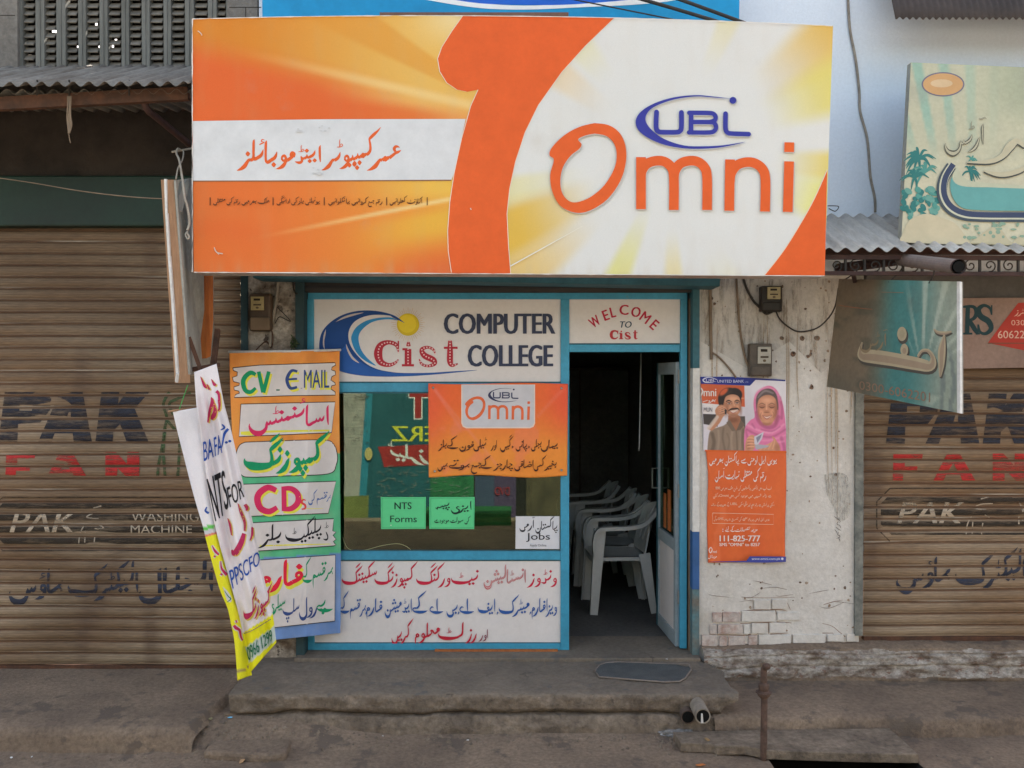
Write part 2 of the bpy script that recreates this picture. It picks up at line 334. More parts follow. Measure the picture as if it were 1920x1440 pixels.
# suad
_su = [[(-1.75, -.05, .3), (-1.3, .55, .4), (-.6, .85, .55), (-.05, .6, .5), (-.3, .1, .5), (-1.0, -.1, .55), (-1.75, -.05, .45)]]
g('suad', 's', _su + [[(-1.75, .45, .12), (-1.85, .0, .5), (-2.5, -.25, .6)]], exit=(-2.5, -.25), up=(-.8, 1.7), dn=(-.8, -.8))
g('suad', 'm', _su + [[(-1.75, .45, .12), (-1.85, .0, .5), (-2.5, -.25, .6)]], exit=(-2.5, -.25), up=(-.8, 1.7), dn=(-.8, -.8))
g('suad', 'i', _su + [_sb(-1.75, .45)], up=(-.8, 1.7), adv=-4.5)
g('suad', 'f', _su + [_sb(-1.75, .45)], up=(-.8, 1.7), adv=-4.5)
# toe
g('toe', 's', [_su[0], [(-.9, 3.1, .15), (-1.1, 2.4, .5), (-1.15, .3, .4)], [(-1.5, -.05, .5), (-2.2, -.25, .6)]], exit=(-2.2, -.25), up=(-.3, 1.7))
g('toe', 'i', [_su[0], [(-.9, 3.1, .15), (-1.1, 2.4, .5), (-1.15, .3, .4)]], up=(-.3, 1.7), adv=-2.0)
g('toe', 'm', G[('toe', 's')]['s'], exit=(-2.2, -.25), up=(-.3, 1.7))
g('toe', 'f', G[('toe', 'i')]['s'], up=(-.3, 1.7), adv=-2.0)
# ain
_ah = [(.15, 1.45, .15), (-.4, 1.6, .5), (-.75, 1.25, .55), (-.55, .8, .45)]
g('ain', 's', [_ah, [(.35, 1.0, .15), (-.1, .75, .5), (-.55, .55, .5), (-1.0, .2, .55), (-1.5, -.2, .6)]], exit=(-1.5, -.2), up=(-.2, 2.3))
g('ain', 'm', [[(0, 0, .6), (-.4, .25, .5), (-.75, .7, .5), (-1.15, .65, .45), (-.9, .2, .4), (-1.1, -.1, .5), (-1.5, -.4, .6)], [(-.3, .45, .3), (-.75, .68, .5), (-1.15, .62, .3)]], exit=(-1.5, -.4), up=(-.7, 1.6))
g('ain', 'i', [_ah, [(.3, .95, .15), (-.2, .7, .45), (-.6, .6, .35)] + [(x, y - .1, w) for x, y, w in _jb]], up=(-.3, 2.3), adv=-1.5)
g('ain', 'f', [[(0, 0, .6), (-.35, .25, .5), (-.7, .7, .55), (-1.1, .6, .4), (-.8, .15, .4)], [(-.8, .15, .35), (-1.2, -.5, .4), (-1.4, -1.2, .45), (-1.2, -2.0, .6), (-.5, -2.6, .85), (.4, -2.5, .7), (.9, -2.0, .12)]], base=-.3, up=(-.6, 1.5), adv=-1.5)
# fe / qaf
_fl = [(-.55, .45, .4), (-.5, .95, .45), (-.1, 1.1, .5), (.1, .7, .5), (-.2, .4, .5), (-.55, .5, .4)]
g('fe', 's', [_fl, [(.1, .7, .4), (-.1, .3, .5), (-.6, .0, .6), (-1.0, -.2, .6)]], exit=(-1.0, -.2), up=(-.2, 1.9))
g('fe', 'm', [[(0, 0, .6), (-.4, .1, .5), (-.85, .55, .5), (-.5, .85, .5), (-.25, .5, .4), (-.5, .05, .5), (-1.0, -.3, .6)]], exit=(-1.0, -.3), up=(-.5, 1.7))
g('fe', 'i', [_fl, [(.1, .8, .3), (-.05, .3, .5), (-.5, .0, .7), (-2.2, -.15, .85), (-3.6, -.05, .95), (-4.6, .25, .7), (-4.95, .8, .35), (-4.9, 1.05, .12)]], up=(-.2, 1.9), adv=-5.0)
g('fe', 'f', [[(0, 0, .6), (-.4, .1, .5), (-.85, .5, .5), (-.5, .8, .5), (-.25, .45, .4)], [(-.25, .4, .3), (-.5, -.1, .55), (-1.8, -.35, .85), (-3.2, -.3, .95), (-4.2, .0, .7), (-4.6, .6, .35), (-4.5, .9, .12)]], base=-.3, up=(-.5, 1.6), adv=-4.7)
g('qaf', 's', G[('fe', 's')]['s'], exit=(-1.0, -.2), up=(-.2, 1.9))
g('qaf', 'm', G[('fe', 'm')]['s'], exit=(-1.0, -.3), up=(-.5, 1.7))
g('qaf', 'i', [_fl, [(.1, .8, .3)] + _bowl], up=(-.2, 1.9), adv=-2.2)
g('qaf', 'f', [_fl, [(.1, .8, .3)] + _bowl], up=(-.2, 1.9), adv=-2.2)
# kaf, gaf
_kb = [(1.5, 4.3, .1), (1.0, 3.75, .4), (.2, 3.1, .6), (-.5, 2.5, .55), (-.62, 2.2, .4)]
_gb = [(.9, 4.9, .1), (.5, 4.5, .4), (-.2, 3.95, .5), (-.75, 3.5, .12)]
_ks = [(-.62, 2.3, .4), (-.45, 1.4, .5), (-.45, .6, .55), (-.75, .1, .6), (-1.15, -.15, .6)]
g('kaf', 's', [_kb, _ks], exit=(-1.15, -.15), up=(.2, 4.4))
g('gaf', 's', [_kb, _ks, _gb], exit=(-1.15, -.15), up=(.2, 4.4))
_kf = [(-.62, 2.2, .4), (-.4, 1.2, .5), (-.45, .4, .6), (-.9, -.05, .75), (-2.3, -.25, .9), (-3.7, -.15, .95), (-4.6, .2, .7), (-4.95, .7, .35), (-4.85, 1.0, .12)]
g('kaf', 'i', [_kb, _kf], up=(.2, 4.4), dn=(-2, -1.2), adv=-5.0)
g('gaf', 'i', [_kb, _kf, _gb], up=(.2, 4.4), adv=-5.0)
_o = lambda st, dx, dy: [(x + dx, y + dy, w) for x, y, w in st]
g('kaf', 'm', [[(0, 0, .6), (-.5, -.2, .55)], _o(_kb, 0, -.35), _o(_ks, 0, -.3)], exit=(-1.15, -.45))
g('gaf', 'm', [[(0, 0, .6), (-.5, -.2, .55)], _o(_kb, 0, -.35), _o(_ks, 0, -.3), _o(_gb, 0, -.3)], exit=(-1.15, -.45))
g('kaf', 'f', [[(0, 0, .6), (-.5, -.2, .55)], _o(_kb, 0, -.35), _o(_kf, 0, -.3)], base=-.4, adv=-5.0)
g('gaf', 'f', [[(0, 0, .6), (-.5, -.2, .55)], _o(_kb, 0, -.35), _o(_kf, 0, -.3), _o(_gb, 0, -.3)], base=-.4, adv=-5.0)
# lam
g('lam', 's', [[(.15, 3.3, .12), (-.02, 2.7, .5), (-.05, 1.2, .5), (-.2, .35, .6), (-.55, -.02, .6), (-.95, -.2, .6)]], exit=(-.95, -.2), dn=(-.4, -.9))
g('lam', 'm', [[(0, 0, .6), (-.4, -.15, .6), (-.6, .1, .5), (-.6, 2.4, .5), (-.45, 2.9, .12)], [(-.6, .6, .5), (-.7, -.1, .55), (-1.1, -.35, .6)]], exit=(-1.1, -.35), dn=(-.6, -1))
g('lam', 'i', [[(.15, 3.3, .12), (-.02, 2.7, .5)] + _bowl], adv=-2.2)
g('lam', 'f', [[(0, 0, .6), (-.4, -.15, .6), (-.6, .1, .5)], [(-.45, 2.9, .12), (-.62, 2.4, .5)] + _o(_bowl, -.62, -.1)], base=-.3, adv=-2.8)
# meem
g('meem', 's', [[(-.1, .25, .5), (.05, .75, .5), (-.35, .95, .5), (-.6, .55, .5), (-.25, .35, .5), (-.75, .0, .6), (-1.15, -.25, .6)], [(-.1, .5, .6), (-.45, .6, .6)]], exit=(-1.15, -.25), up=(-.3, 1.7))
g('meem', 'm', [[(0, 0, .6), (-.3, .0, .6), (-.65, -.35, .55), (-.75, .05, .5), (-.5, .2, .4)], [(-.35, .0, .6), (-.75, -.1, .6), (-1.15, -.35, .6)]], exit=(-1.15, -.35), up=(-.5, 1.0))
_mt = lambda x, y: [(x, y, .45), (x - .12, y - .5, .5), (x - .12, y - 1.4, .38), (x - .02, y - 2.3, .1)]
g('meem', 'i', [[(-.1, .25, .5), (.05, .75, .5), (-.35, .95, .5), (-.65, .6, .5), (-.3, .35, .5), (-.7, .3, .5)], _mt(-.7, .35)], up=(-.3, 1.7), adv=-1.1)
g('meem', 'f', [[(0, 0, .6), (-.35, .3, .55), (-.75, .35, .5), (-.85, -.05, .5), (-.4, -.05, .5), (-.85, .05, .5)], _mt(-.85, .1)], base=-.25, up=(-.5, 1.2), adv=-1.2)
# wao
_wl = [(-.62, .3, .4), (-.55, .85, .45), (-.15, 1.0, .5), (.08, .55, .5), (-.2, .22, .5), (-.6, .35, .4)]
_wt = [(.08, .65, .4), (-.0, .0, .55), (-.45, -.6, .65), (-1.1, -.95, .45), (-1.65, -1.05, .1)]
g('wao', 'i', [_wl, _wt], up=(-.3, 1.9), adv=-1.2)
g('wao', 'f', [[(0, 0, .6), (-.5, -.1, .5)], _o(_wl, -.35, -.3), _o(_wt, -.35, -.3)], base=-.3, up=(-.6, 1.6), adv=-1.6)
# he
g('he', 's', [[(.15, 1.15, .12), (-.15, .85, .55), (-.55, .35, .4), (-.25, .05, .4), (-.05, -.35, .45)], [(-.45, .4, .5), (-.95, .0, .6), (-1.3, -.2, .6)]], exit=(-1.3, -.2))
g('he', 'm', [[(0, 0, .6), (-.5, -.1, .5), (-.65, -.55, .4), (-.4, -.95, .35), (-.75, -1.0, .1)], [(-.5, -.05, .5), (-.6, .35, .15)], [(-.55, -.05, .5), (-1.05, -.3, .6)]], exit=(-1.05, -.3))
g('he', 'f', [[(0, 0, .6), (-.45, .3, .5), (-.75, -.1, .55), (-.6, -.5, .5), (-1.2, -.2, .4), (-1.5, .2, .1)]], base=-.3, adv=-1.5)
g('he', 'i', [[(-.4, 1.2, .3), (-.95, .55, .5), (-.75, .05, .55), (-.15, .1, .5), (.0, .6, .5), (-.4, 1.1, .4)]], adv=-1.3)
_dh = [[(0, .3, .5), (-.2, 1.0, .4), (-.9, 1.05, .5), (-1.3, .5, .45), (-.8, .1, .5), (-.3, .3, .45)], [(-.5, .9, .3), (-.45, .4, .4), (-.9, .4, .35), (-.75, .95, .3)]]
g('dhe', 's', _dh + [[(0, .35, .5), (-.8, -.05, .5), (-1.5, -.25, .6)]], exit=(-1.5, -.25))
g('dhe', 'm', [[(0, 0, .6), (-.4, .0, .5)]] + [_o(q, -.2, -.2) for q in _dh] + [[(0, .1, .5), (-.8, -.25, .5), (-1.5, -.45, .6)]], exit=(-1.5, -.45))
g('dhe', 'f', [[(0, 0, .6), (-.4, .0, .5)]] + [_o(q, -.2, -.2) for q in _dh], base=-.2, adv=-1.6)
g('dhe', 'i', _dh, adv=-1.5)
# ye
g('ye', 'i', [[(.1, .95, .15), (-.4, 1.15, .5), (-.85, .8, .5), (-.65, .4, .45), (-.1, .05, .6), (-.1, -.6, .7), (-.8, -1.2, .85), (-1.7, -1.2, .8), (-2.3, -.6, .5), (-2.4, .1, .12)]], adv=-2.5)
g('ye', 'f', [[(0, 0, .6), (-.4, -.1, .5), (-.65, .1, .2)], [(-.65, .1, .2), (-.45, -.5, .5), (-.35, -1.0, .65), (-.9, -1.5, .85), (-1.8, -1.5, .8), (-2.4, -.9, .5), (-2.5, -.25, .12)]], base=-.4, up=(-1, .6), dn=(-1.2, -2.3), adv=-2.6)
g('bye', 'i', [[(.1, .95, .15), (-.4, 1.15, .5), (-.85, .8, .5), (-.95, .35, .4), (-.4, -.05, .6), (.8, -.25, .9), (2.0, -.2, .7), (3.0, .05, .15)]], adv=-1.2)
g('bye', 'f', [[(0, 0, .6), (-.5, .1, .5), (-.95, -.2, .45), (-.85, -.6, .45), (-.2, -.85, .7), (1.0, -.95, .9), (2.1, -.85, .7), (3.0, -.55, .12)]], base=-.8, adv=-1.3)

LET = {'ا': ('alif', ''), 'آ': ('alif', 'M'), 'ب': ('be', 'b1'), 'پ': ('be', 'b3'), 'ت': ('be', 'a2'), 'ٹ': ('be', 'T'), 'ث': ('be', 'a3'),
       'ن': ('noon', 'a1'), 'ں': ('noon', ''), 'ی': ('ye', ''), 'ئ': ('be', 'H'), 'ج': ('jeem', 'b1'), 'چ': ('jeem', 'b3'), 'ح': ('jeem', ''), 'خ': ('jeem', 'a1'),
       'د': ('dal', ''), 'ڈ': ('dal', 'T'), 'ذ': ('dal', 'a1'), 'ر': ('re', ''), 'ڑ': ('re', 'T'), 'ز': ('re', 'a1'), 'س': ('seen', ''), 'ش': ('seen', 'a3'),
       'ص': ('suad', ''), 'ض': ('suad', 'a1'), 'ط': ('toe', ''), 'ع': ('ain', ''), 'غ': ('ain', 'a1'), 'ف': ('fe', 'a1'), 'ق': ('qaf', 'a2'), 'ک': ('kaf', ''), 'گ': ('gaf', ''),
       'ل': ('lam', ''), 'م': ('meem', ''), 'و': ('wao', ''), 'ؤ': ('wao', 'H'), 'ہ': ('he', ''), 'ھ': ('dhe', ''), 'ے': ('bye', '')}
NOJOIN = set('اآدڈذرڑزوؤے')
def dot(x, y, r=.42):
    return [(x - r, y - .02, .02), (x, y, 2 * r * .95), (x + r, y + .02, .02)]
def marks(kind, up, dn):
    out = []
    if kind and kind[0] in 'ab':
        x, y = up if kind[0] == 'a' else dn
        n = int(kind[1])
        if n == 1: out = [dot(x, y)]
        elif n == 2: out = [dot(x - .46, y - .06), dot(x + .46, y + .06)]
        else:
            s = 1 if kind[0] == 'a' else -1
            out = [dot(x - .46, y - .06), dot(x + .46, y + .06), dot(x, y + s * .75)]
    elif kind == 'T':
        x, y = up
        out = [[(x + .1, y + 1.35, .1), (x, y + 1.0, .25), (x - .02, y + .1, .22)], [(x - .5, y + .05, .2), (x + .1, y + .05, .24), (x + .55, y + .3, .22), (x + .3, y + .55, .2), (x, y + .15, .2)]]
    elif kind == 'H':
        x, y = up
        out = [[(x + .35, y + .7, .1), (x - .05, y + .8, .25), (x - .2, y + .5, .25), (x + .3, y + .35, .2)], [(x + .3, y + .35, .2), (x - .3, y + .1, .3), (x - .6, y - .05, .1)]]
    elif kind == 'M':
        x, y = up
        out = [[(x + .7, y + .1, .1), (x + .3, y + .35, .3), (x - .3, y + .1, .3), (x - .7, y + .3, .1)]]
    return out
def cluster(word):
    n = len(word); pen = [0.0, 0.0]; strokes = []; last = None
    for i, ch in enumerate(word):
        name, mk = LET[ch]
        join_next = i < n - 1
        form = 'i' if n == 1 else ('s' if i == 0 else ('m' if join_next else 'f'))
        if join_next and name == 'noon': name = 'be'
        if join_next and name == 'ye': name, mk = 'be', 'b2'
        q = G[(name, form)]
        for st in q['s'] + marks(mk, q['u'] or (-.4, 1.8), q['d'] or (-.4, -1)):
            strokes.append([(x + pen[0], y + pen[1], w) for x, y, w in st])
        last = (q, pen[0], pen[1])
        pen[0] += q['e'][0]; pen[1] += q['e'][1]
    q, px, py = last
    dy = -(py + q['b'])
    adv = px + (q['a'] if q['a'] is not None else q['e'][0])
    return [[(x, y + dy, w) for x, y, w in st] for st in strokes], adv
def nast_line(text):
    """strokes of a whole right-to-left line, starting at x=0 and running to -x"""
    x = 0.0; out = []
    for word in text.split(' '):
        cl = ''; parts = []
        for ch in word:
            if ch in '،.': 
                if cl: parts.append(cl); cl = ''
                parts.append(ch); continue
            cl += ch
            if ch in NOJOIN: parts.append(cl); cl = ''
        if cl: parts.append(cl)
        for p in parts:
            if p in '،.':
                out.append([(x - .3, .2, .1), (x - .1, -.2, .5), (x - .35, -.7, .1)]); x -= .9; continue
            st, adv = cluster(p)
            mx = max(q[0] for s in st for q in s if q[1] < 2.5)
            sh = x - max(0, min(mx, .6) - .1)
            out += [[(a + sh, b, w) for a, b, w in s] for s in st]
            x = sh + adv - .32
        x -= .75
    return out
def smooth(pts, n=5):
    if len(pts) < 3: return pts
    out = []
    for i in range(len(pts) - 1):
        p0 = pts[max(i - 1, 0)]; p1 = pts[i]; p2 = pts[i + 1]; p3 = pts[min(i + 2, len(pts) - 1)]
        for k in range(n):
            t = k / n
            out.append(tuple(.5 * (2 * b + (c - a) * t + (2 * a - 5 * b + 4 * c - d) * t * t + (3 * b - a - 3 * c + d) * t ** 3) for a, b, c, d in zip(p0, p1, p2, p3)))
    out.append(tuple(pts[-1]))
    return out
def ribbon(pts, n=5, sm=True):
    """left and right edge points of a pen stroke [(x, y, width)]"""
    p = smooth(pts, n) if sm else list(pts)
    L = []; R = []
    for i, (x, y, w) in enumerate(p):
        a = p[max(i - 1, 0)]; b = p[min(i + 1, len(p) - 1)]
        dx, dy = b[0] - a[0], b[1] - a[1]; l = math.hypot(dx, dy) or 1
        nx, ny = -dy / l, dx / l; w = max(w, .02) / 2
        L.append((x + nx * w, y + ny * w)); R.append((x - nx * w, y - ny * w))
    return L, R

# ================================================================ materials of the place
M = {}
M['upper'] = mat('blue white wall paint', (.70, .77, .86), (.64, .71, .81), scale=1.2, rough=.85, bump=.25, bscale=90, fine=.05)
M['plaster'] = mat('whitewashed plaster', (.66, .63, .59), (.53, .49, .44), scale=2.6, rough=.9, bump=.45, bscale=55, fine=.10, spots=(.25, .17, .125), spot_scale=16, spot_cut=.70, lo=.42, hi=.7)
M['ledge'] = mat('flaking whitewash over brick', (.44, .40, .355), (.155, .11, .084), scale=11, rough=.95, bump=.9, bscale=70, fine=.35, stretch=(.8, 1, 1.3), lo=.44, hi=.66, bdist=.012, spots=(.20, .12, .09), spot_scale=23, spot_cut=.60)
M['concrete'] = mat('worn concrete', (.225, .182, .14), (.15, .126, .102), scale=2.2, rough=.92, bump=.5, bscale=60, fine=.2, spots=(.12, .11, .10), spot_scale=5, spot_cut=.6, cracks=1.3)
M['rough_concrete'] = mat('rough concrete', (.28, .222, .168), (.155, .122, .094), scale=5, rough=.95, bump=1.0, bscale=45, fine=.3, bdist=.015, spots=(.10, .082, .066), spot_scale=9, spot_cut=.64, cracks=2.2)
M['dust'] = mat('dusty ground', (.285, .212, .152), (.168, .125, .094), scale=1.9, rough=.97, bump=.6, bscale=70, fine=.26, spots=(.125, .098, .078), spot_scale=4.2, spot_cut=.57, bdist=.016, cracks=0)
M['old_wall'] = mat('old concrete wall', (.25, .235, .215), (.16, .145, .13), scale=2, rough=.95, bump=.5, bscale=50, fine=.2)
M['dark_wall'] = mat('shade darkened brick wall', (.045, .036, .03), (.022, .018, .016), scale=3, rough=.95, bump=.6, bscale=30)  # awning shade put into the base colour; the holed sheet uses it too
M['room'] = mat('dim room paint', (.32, .28, .25), (.24, .21, .19), scale=2, rough=.9)
M['floor'] = mat('room floor concrete', (.13, .122, .112), (.09, .085, .08), scale=2, rough=.85, fine=.2, bump=.2)
M['louvre'] = mat('weathered louvre wood', (.26, .235, .20), (.15, .135, .115), scale=6, rough=.85, fine=.2)
M['mullion'] = mat('weathered grey wood', (.19, .19, .175), (.12, .12, .108), scale=5, rough=.85, stretch=(4, 1, .4), fine=.15)
M['zinc'] = mat('corrugated zinc', (.52, .50, .46), (.34, .31, .27), scale=4, rough=.6, metal=.25, fine=.15, stretch=(3, .5, .5), spots=(.14, .09, .06), spot_scale=7, spot_cut=.68)
M['zinc_dirty'] = mat('dirty corrugated zinc', (.25, .235, .21), (.14, .12, .10), scale=4, rough=.8, metal=.1, fine=.2, stretch=(3, .5, .5))
M['rust'] = mat('rusty steel', (.12, .055, .032), (.06, .034, .024), scale=10, rough=.85, fine=.2)
M['dark_rust'] = mat('dark red steel', (.07, .035, .03), (.04, .022, .02), scale=10, rough=.75)
M['iron'] = mat('dark ironwork', (.04, .034, .03), (.025, .022, .02), scale=10, rough=.7)
M['blue'] = mat('blue shop paint', (.05, .335, .52), (.042, .27, .42), scale=5, rough=.45, fine=.1, spots=(.10, .25, .31), spot_scale=9, spot_cut=.68, spec=.4)
M['teal'] = mat('dusty teal paint', (.045, .15, .19), (.03, .10, .125), scale=6, rough=.6, fine=.15)
M['dark_teal'] = mat('dark blue green paint', (.03, .065, .075), (.02, .045, .05), scale=6, rough=.65)
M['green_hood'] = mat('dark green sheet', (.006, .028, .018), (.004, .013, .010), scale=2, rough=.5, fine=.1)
M['board_white'] = mat('painted white board', (.74, .70, .685), (.69, .65, .635), scale=3, rough=.5, fine=.04)
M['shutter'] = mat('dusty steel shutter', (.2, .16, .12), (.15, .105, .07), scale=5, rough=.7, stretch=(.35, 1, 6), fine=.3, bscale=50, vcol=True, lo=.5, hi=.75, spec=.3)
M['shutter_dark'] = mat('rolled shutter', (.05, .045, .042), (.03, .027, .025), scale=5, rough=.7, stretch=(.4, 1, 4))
M['wood'] = mat('pale batten wood', (.44, .26, .15), (.30, .165, .09), scale=7, rough=.75, stretch=(6, 2, .5), fine=.15)
M['orange_wood'] = mat('orange painted wood', (.50, .16, .035), (.32, .09, .025), scale=6, rough=.65, fine=.12, stretch=(4, 1, .5))
M['tin'] = mat('grey tin back', (.46, .45, .40), (.26, .25, .22), scale=3, rough=.6, fine=.15)
M['flex'] = mat('white flex sheet', (.72, .71, .69), (.6, .58, .55), scale=6, rough=.5)
M['cable'] = mat('dusty black cable', (.05, .043, .037), (.035, .03, .027), scale=12, rough=.7)
M['pvc'] = mat('old pvc pipe', (.34, .30, .25), (.2, .17, .14), scale=12, rough=.6)
M['conduit'] = mat('tan conduit', (.26, .19, .13), (.16, .115, .08), scale=9, rough=.7)
M['black'] = mat('painted dark of hollows', (.006, .006, .006), (.004, .004, .004), rough=.95, fine=0)  # near black paint in place of shade inside pipes and drain
M['brick'] = mat('pinkish brick', (.56, .49, .45), (.40, .25, .20), scale=12, rough=.9, bump=.6, bscale=60, fine=.2, lo=.45, hi=.68)
M['mortar'] = mat('crumbling mortar', (.16, .115, .09), (.09, .065, .05), scale=9, rough=.97, bump=.9, bscale=50, fine=.25)
M['chair'] = mat('grey white plastic', (.56, .56, .55), (.46, .47, .46), scale=3, rough=.35, fine=.05, spec=.5)
M['mat'] = mat('blue grey doormat', (.115, .12, .12), (.08, .085, .086), scale=8, rough=.97, bump=.6, bscale=220, fine=.2)
M['mat_edge'] = mat('doormat binding', (.24, .20, .17), (.17, .14, .12), scale=12, rough=.9)
M['meter'] = mat('brown meter case', (.10, .062, .036), (.06, .036, .022), scale=8, rough=.5, fine=.1)
M['meter_dark'] = mat('dark meter case', (.035, .028, .022), (.022, .018, .014), scale=8, rough=.5)
M['meter_grey'] = mat('grey brown meter case', (.11, .088, .07), (.07, .055, .043), scale=8, rough=.5)
M['dial'] = mat('yellow meter dial', (.42, .33, .13), (.30, .22, .08), scale=6, rough=.3, spec=.6)
M['dial_white'] = mat('pale meter dial', (.38, .36, .31), (.3, .28, .23), scale=6, rough=.3, spec=.6)
M['alu'] = mat('dull aluminium', (.32, .32, .31), (.24, .24, .23), scale=6, rough=.45, metal=.4)
M['steel'] = mat('plated steel', (.5, .5, .48), (.4, .4, .38), scale=6, rough=.3, metal=.8)
M['galv'] = mat('old standpipe iron', (.15, .092, .07), (.085, .055, .043), scale=14, rough=.75, fine=.25, bump=.4, bscale=90)

# ================================================================ ground
def near_coords(lo, hi, step, far):
    a = [lo + i * step for i in range(int(round((hi - lo) / step)) + 1)]
    return [-far, -20, -10, lo - 2.5, lo - .8] + a + [hi + .8, hi + 2.5, 10, 20, far]
TX0, TX1, TY0, TY1 = 1.37, 2.14, -1.32, -.80       # the open drain in the street
def street_z(x, y):
    z = -.243 + .010 * fbm(x * 1.3, y * 1.3, 3) + .006 * fbm(x * 6, y * 6, 5)
    if y > -.95 and x < -.6: z += .10 * sstep(-.95, -.66, y) * sstep(-.55, -1.5, x)        # dust banked against the step
    if y > -.9 and -.6 <= x < 1.2: z += .012 * sstep(-.9, -.68, y)
    if TX0 < x < TX1 and TY0 < y < TY1: z = -1.1
    if y < -5.2: z += .06
    return z
XS = sorted(set(near_coords(-4.6, 4.6, .04, 60) + [TX0 + .001, TX0 - .001, TX1 - .001, TX1 + .001])); YS = sorted(set([-60, -30, -14, -9, -6.6, -5.4, -4.4, -3.4, -2.6, -2.0] + [-1.7 + .04 * i for i in range(44)] + [TY0 + .001, TY0 - .001, TY1 - .001, TY1 + .001] + [.3, 1, 6, 20, 60]))
XS = sorted(XS)
V = [(x, y, street_z(x, y)) for y in YS for x in XS]; n = len(XS)
F = [(j * n + i, j * n + i + 1, (j + 1) * n + i + 1, (j + 1) * n + i) for j in range(len(YS) - 1) for i in range(n - 1)]
street = mesh_obj('street', V, F, [M['dust'], M['black']], smooth=True)
for p in street.data.polygons:
    if p.center.z < -.32: p.material_index = 1; tag(street, 'dusty grey brown street in front of the shops', 'street', kind='structure')  # drain walls and floor painted near black to deepen their shade

def rough_slab(name, outline_fn, nu, nv, m, amp=.008, fr=5, seed=0):
    """profile surface: outline_fn(u, v) -> point, roughened"""
    def f(u, v):
        p = Vector(outline_fn(u, v)); a = amp * fbm(p.x * fr + seed, p.y * fr, p.z * fr * 1.5, 5)
        return p + Vector((0, -a, a * .5))
    return grid_mesh(name, nu, nv, f, m)
def prof(pts):
    L = [0]
    for a, b in zip(pts, pts[1:]): L.append(L[-1] + math.hypot(b[0] - a[0], b[1] - a[1]))
    def f(t):
        d = t * L[-1]
        for i in range(len(pts) - 1):
            if d <= L[i + 1] or i == len(pts) - 2:
                k = (d - L[i]) / (L[i + 1] - L[i]); return (lerp(pts[i][0], pts[i + 1][0], k), lerp(pts[i][1], pts[i + 1][1], k))
    return f
# left forecourt slab
pf = prof([(.1, -.095), (-.5, -.102), (-.80, -.108), (-.87, -.118), (-.90, -.15), (-.915, -.22), (-.93, -.30)])
def fl(u, v):
    y, z = pf(v); x1 = -1.645 + .16 * max(0, (-y - .35)) * -1.0; x = lerp(-4.6, x1, u)
    return (x, y + .03 * fbm(x * 1.5, 2) * sstep(-.6, -.9, y), z - .05 * sstep(.985, 1, u))
pav = rough_slab('pavement', fl, 160, 60, M['dust'], .007, 4); tag(pav, 'raised dusty concrete forecourt before the left shutter', 'pavement', kind='structure')
# right forecourt slab with a broken brick edge
pf2 = prof([(0.0, -.125), (-.35, -.13), (-.62, -.137), (-.67, -.150), (-.685, -.19), (-.70, -.28)])
def fr_(u, v):
    y, z = pf2(v); x = lerp(1.15, 4.6, u); e = .045 * noise.noise(Vector((x * 4, 0, 1))) + .03 * noise.noise(Vector((x * 11, 3, 1)))
    return (x, y + e * sstep(-.45, -.66, y), z)
pav2 = rough_slab('pavement', fr_, 150, 50, M['dust'], .008, 6, 9); tag(pav2, 'low broken edged pavement before the right shutter', 'pavement', kind='structure')
# the step under the shop front
pf3 = prof([(.05, -.014), (-.3, -.016), (-.60, -.017), (-.640, -.022), (-.653, -.040), (-.650, -.105), (-.630, -.128), (-.592, -.133), (-.655, -.143), (-.675, -.19), (-.685, -.25), (-.70, -.32)])
def fs(u, v):
    y, z = pf3(v); xr = 1.285 + .03 * noise.noise(Vector((y * 9, z * 9, 4))) - (.10 * sstep(-.05, -.10, z) * (1 - sstep(-.15, -.2, z))); xl = -1.62 - .02 * noise.noise(Vector((y * 8, z * 8, 1)))
    if y > -.25: xr = lerp(1.20, xr, sstep(0, -.25, y))
    x = lerp(xl, xr, u)
    if z < -.11 and z > -.145: y += .02 * noise.noise(Vector((x * 3, 7, 0)))
    wob = .018 * noise.noise(Vector((x * 2.2, 0, 5))) + .008 * noise.noise(Vector((x * 9, 0, 8)))
    ch_ = max(0, noise.noise(Vector((x * 7, 2, 6))) - .25) * .09 + max(0, noise.noise(Vector((x * 19, 5, 2))) - .3) * .03
    if -.10 < z < -.015: y += ch_ * (1 - abs(z + .035) / .07) if abs(z + .035) < .07 else 0
    if v > .5: z += wob * sstep(-.09, -.125, z)
    return (x, y, z)
step = rough_slab('step', fs, 300, 110, M['rough_concrete'], .011, 9, 4)
me = step.data; me.materials.append(M['concrete'])
for p in me.polygons:
    if p.center.z > -.05 and p.normal.z > .6: p.material_index = 1
bm = bmesh.new(); bm.from_mesh(me); ed = [e for e in bm.edges if e.is_boundary and (e.verts[0].co - e.verts[1].co).length < .2]
# close both ends
bm.verts.ensure_lookup_table(); nu = 300
for col_ in (0, nu):
    try: bm.faces.new([bm.verts[j * (nu + 1) + col_] for j in range(111)])
    except ValueError: pass
bmesh.ops.recalc_face_normals(bm, faces=bm.faces); bm.to_mesh(me); bm.free()
tag(step, 'long cracked concrete step under the blue shop front', 'step')

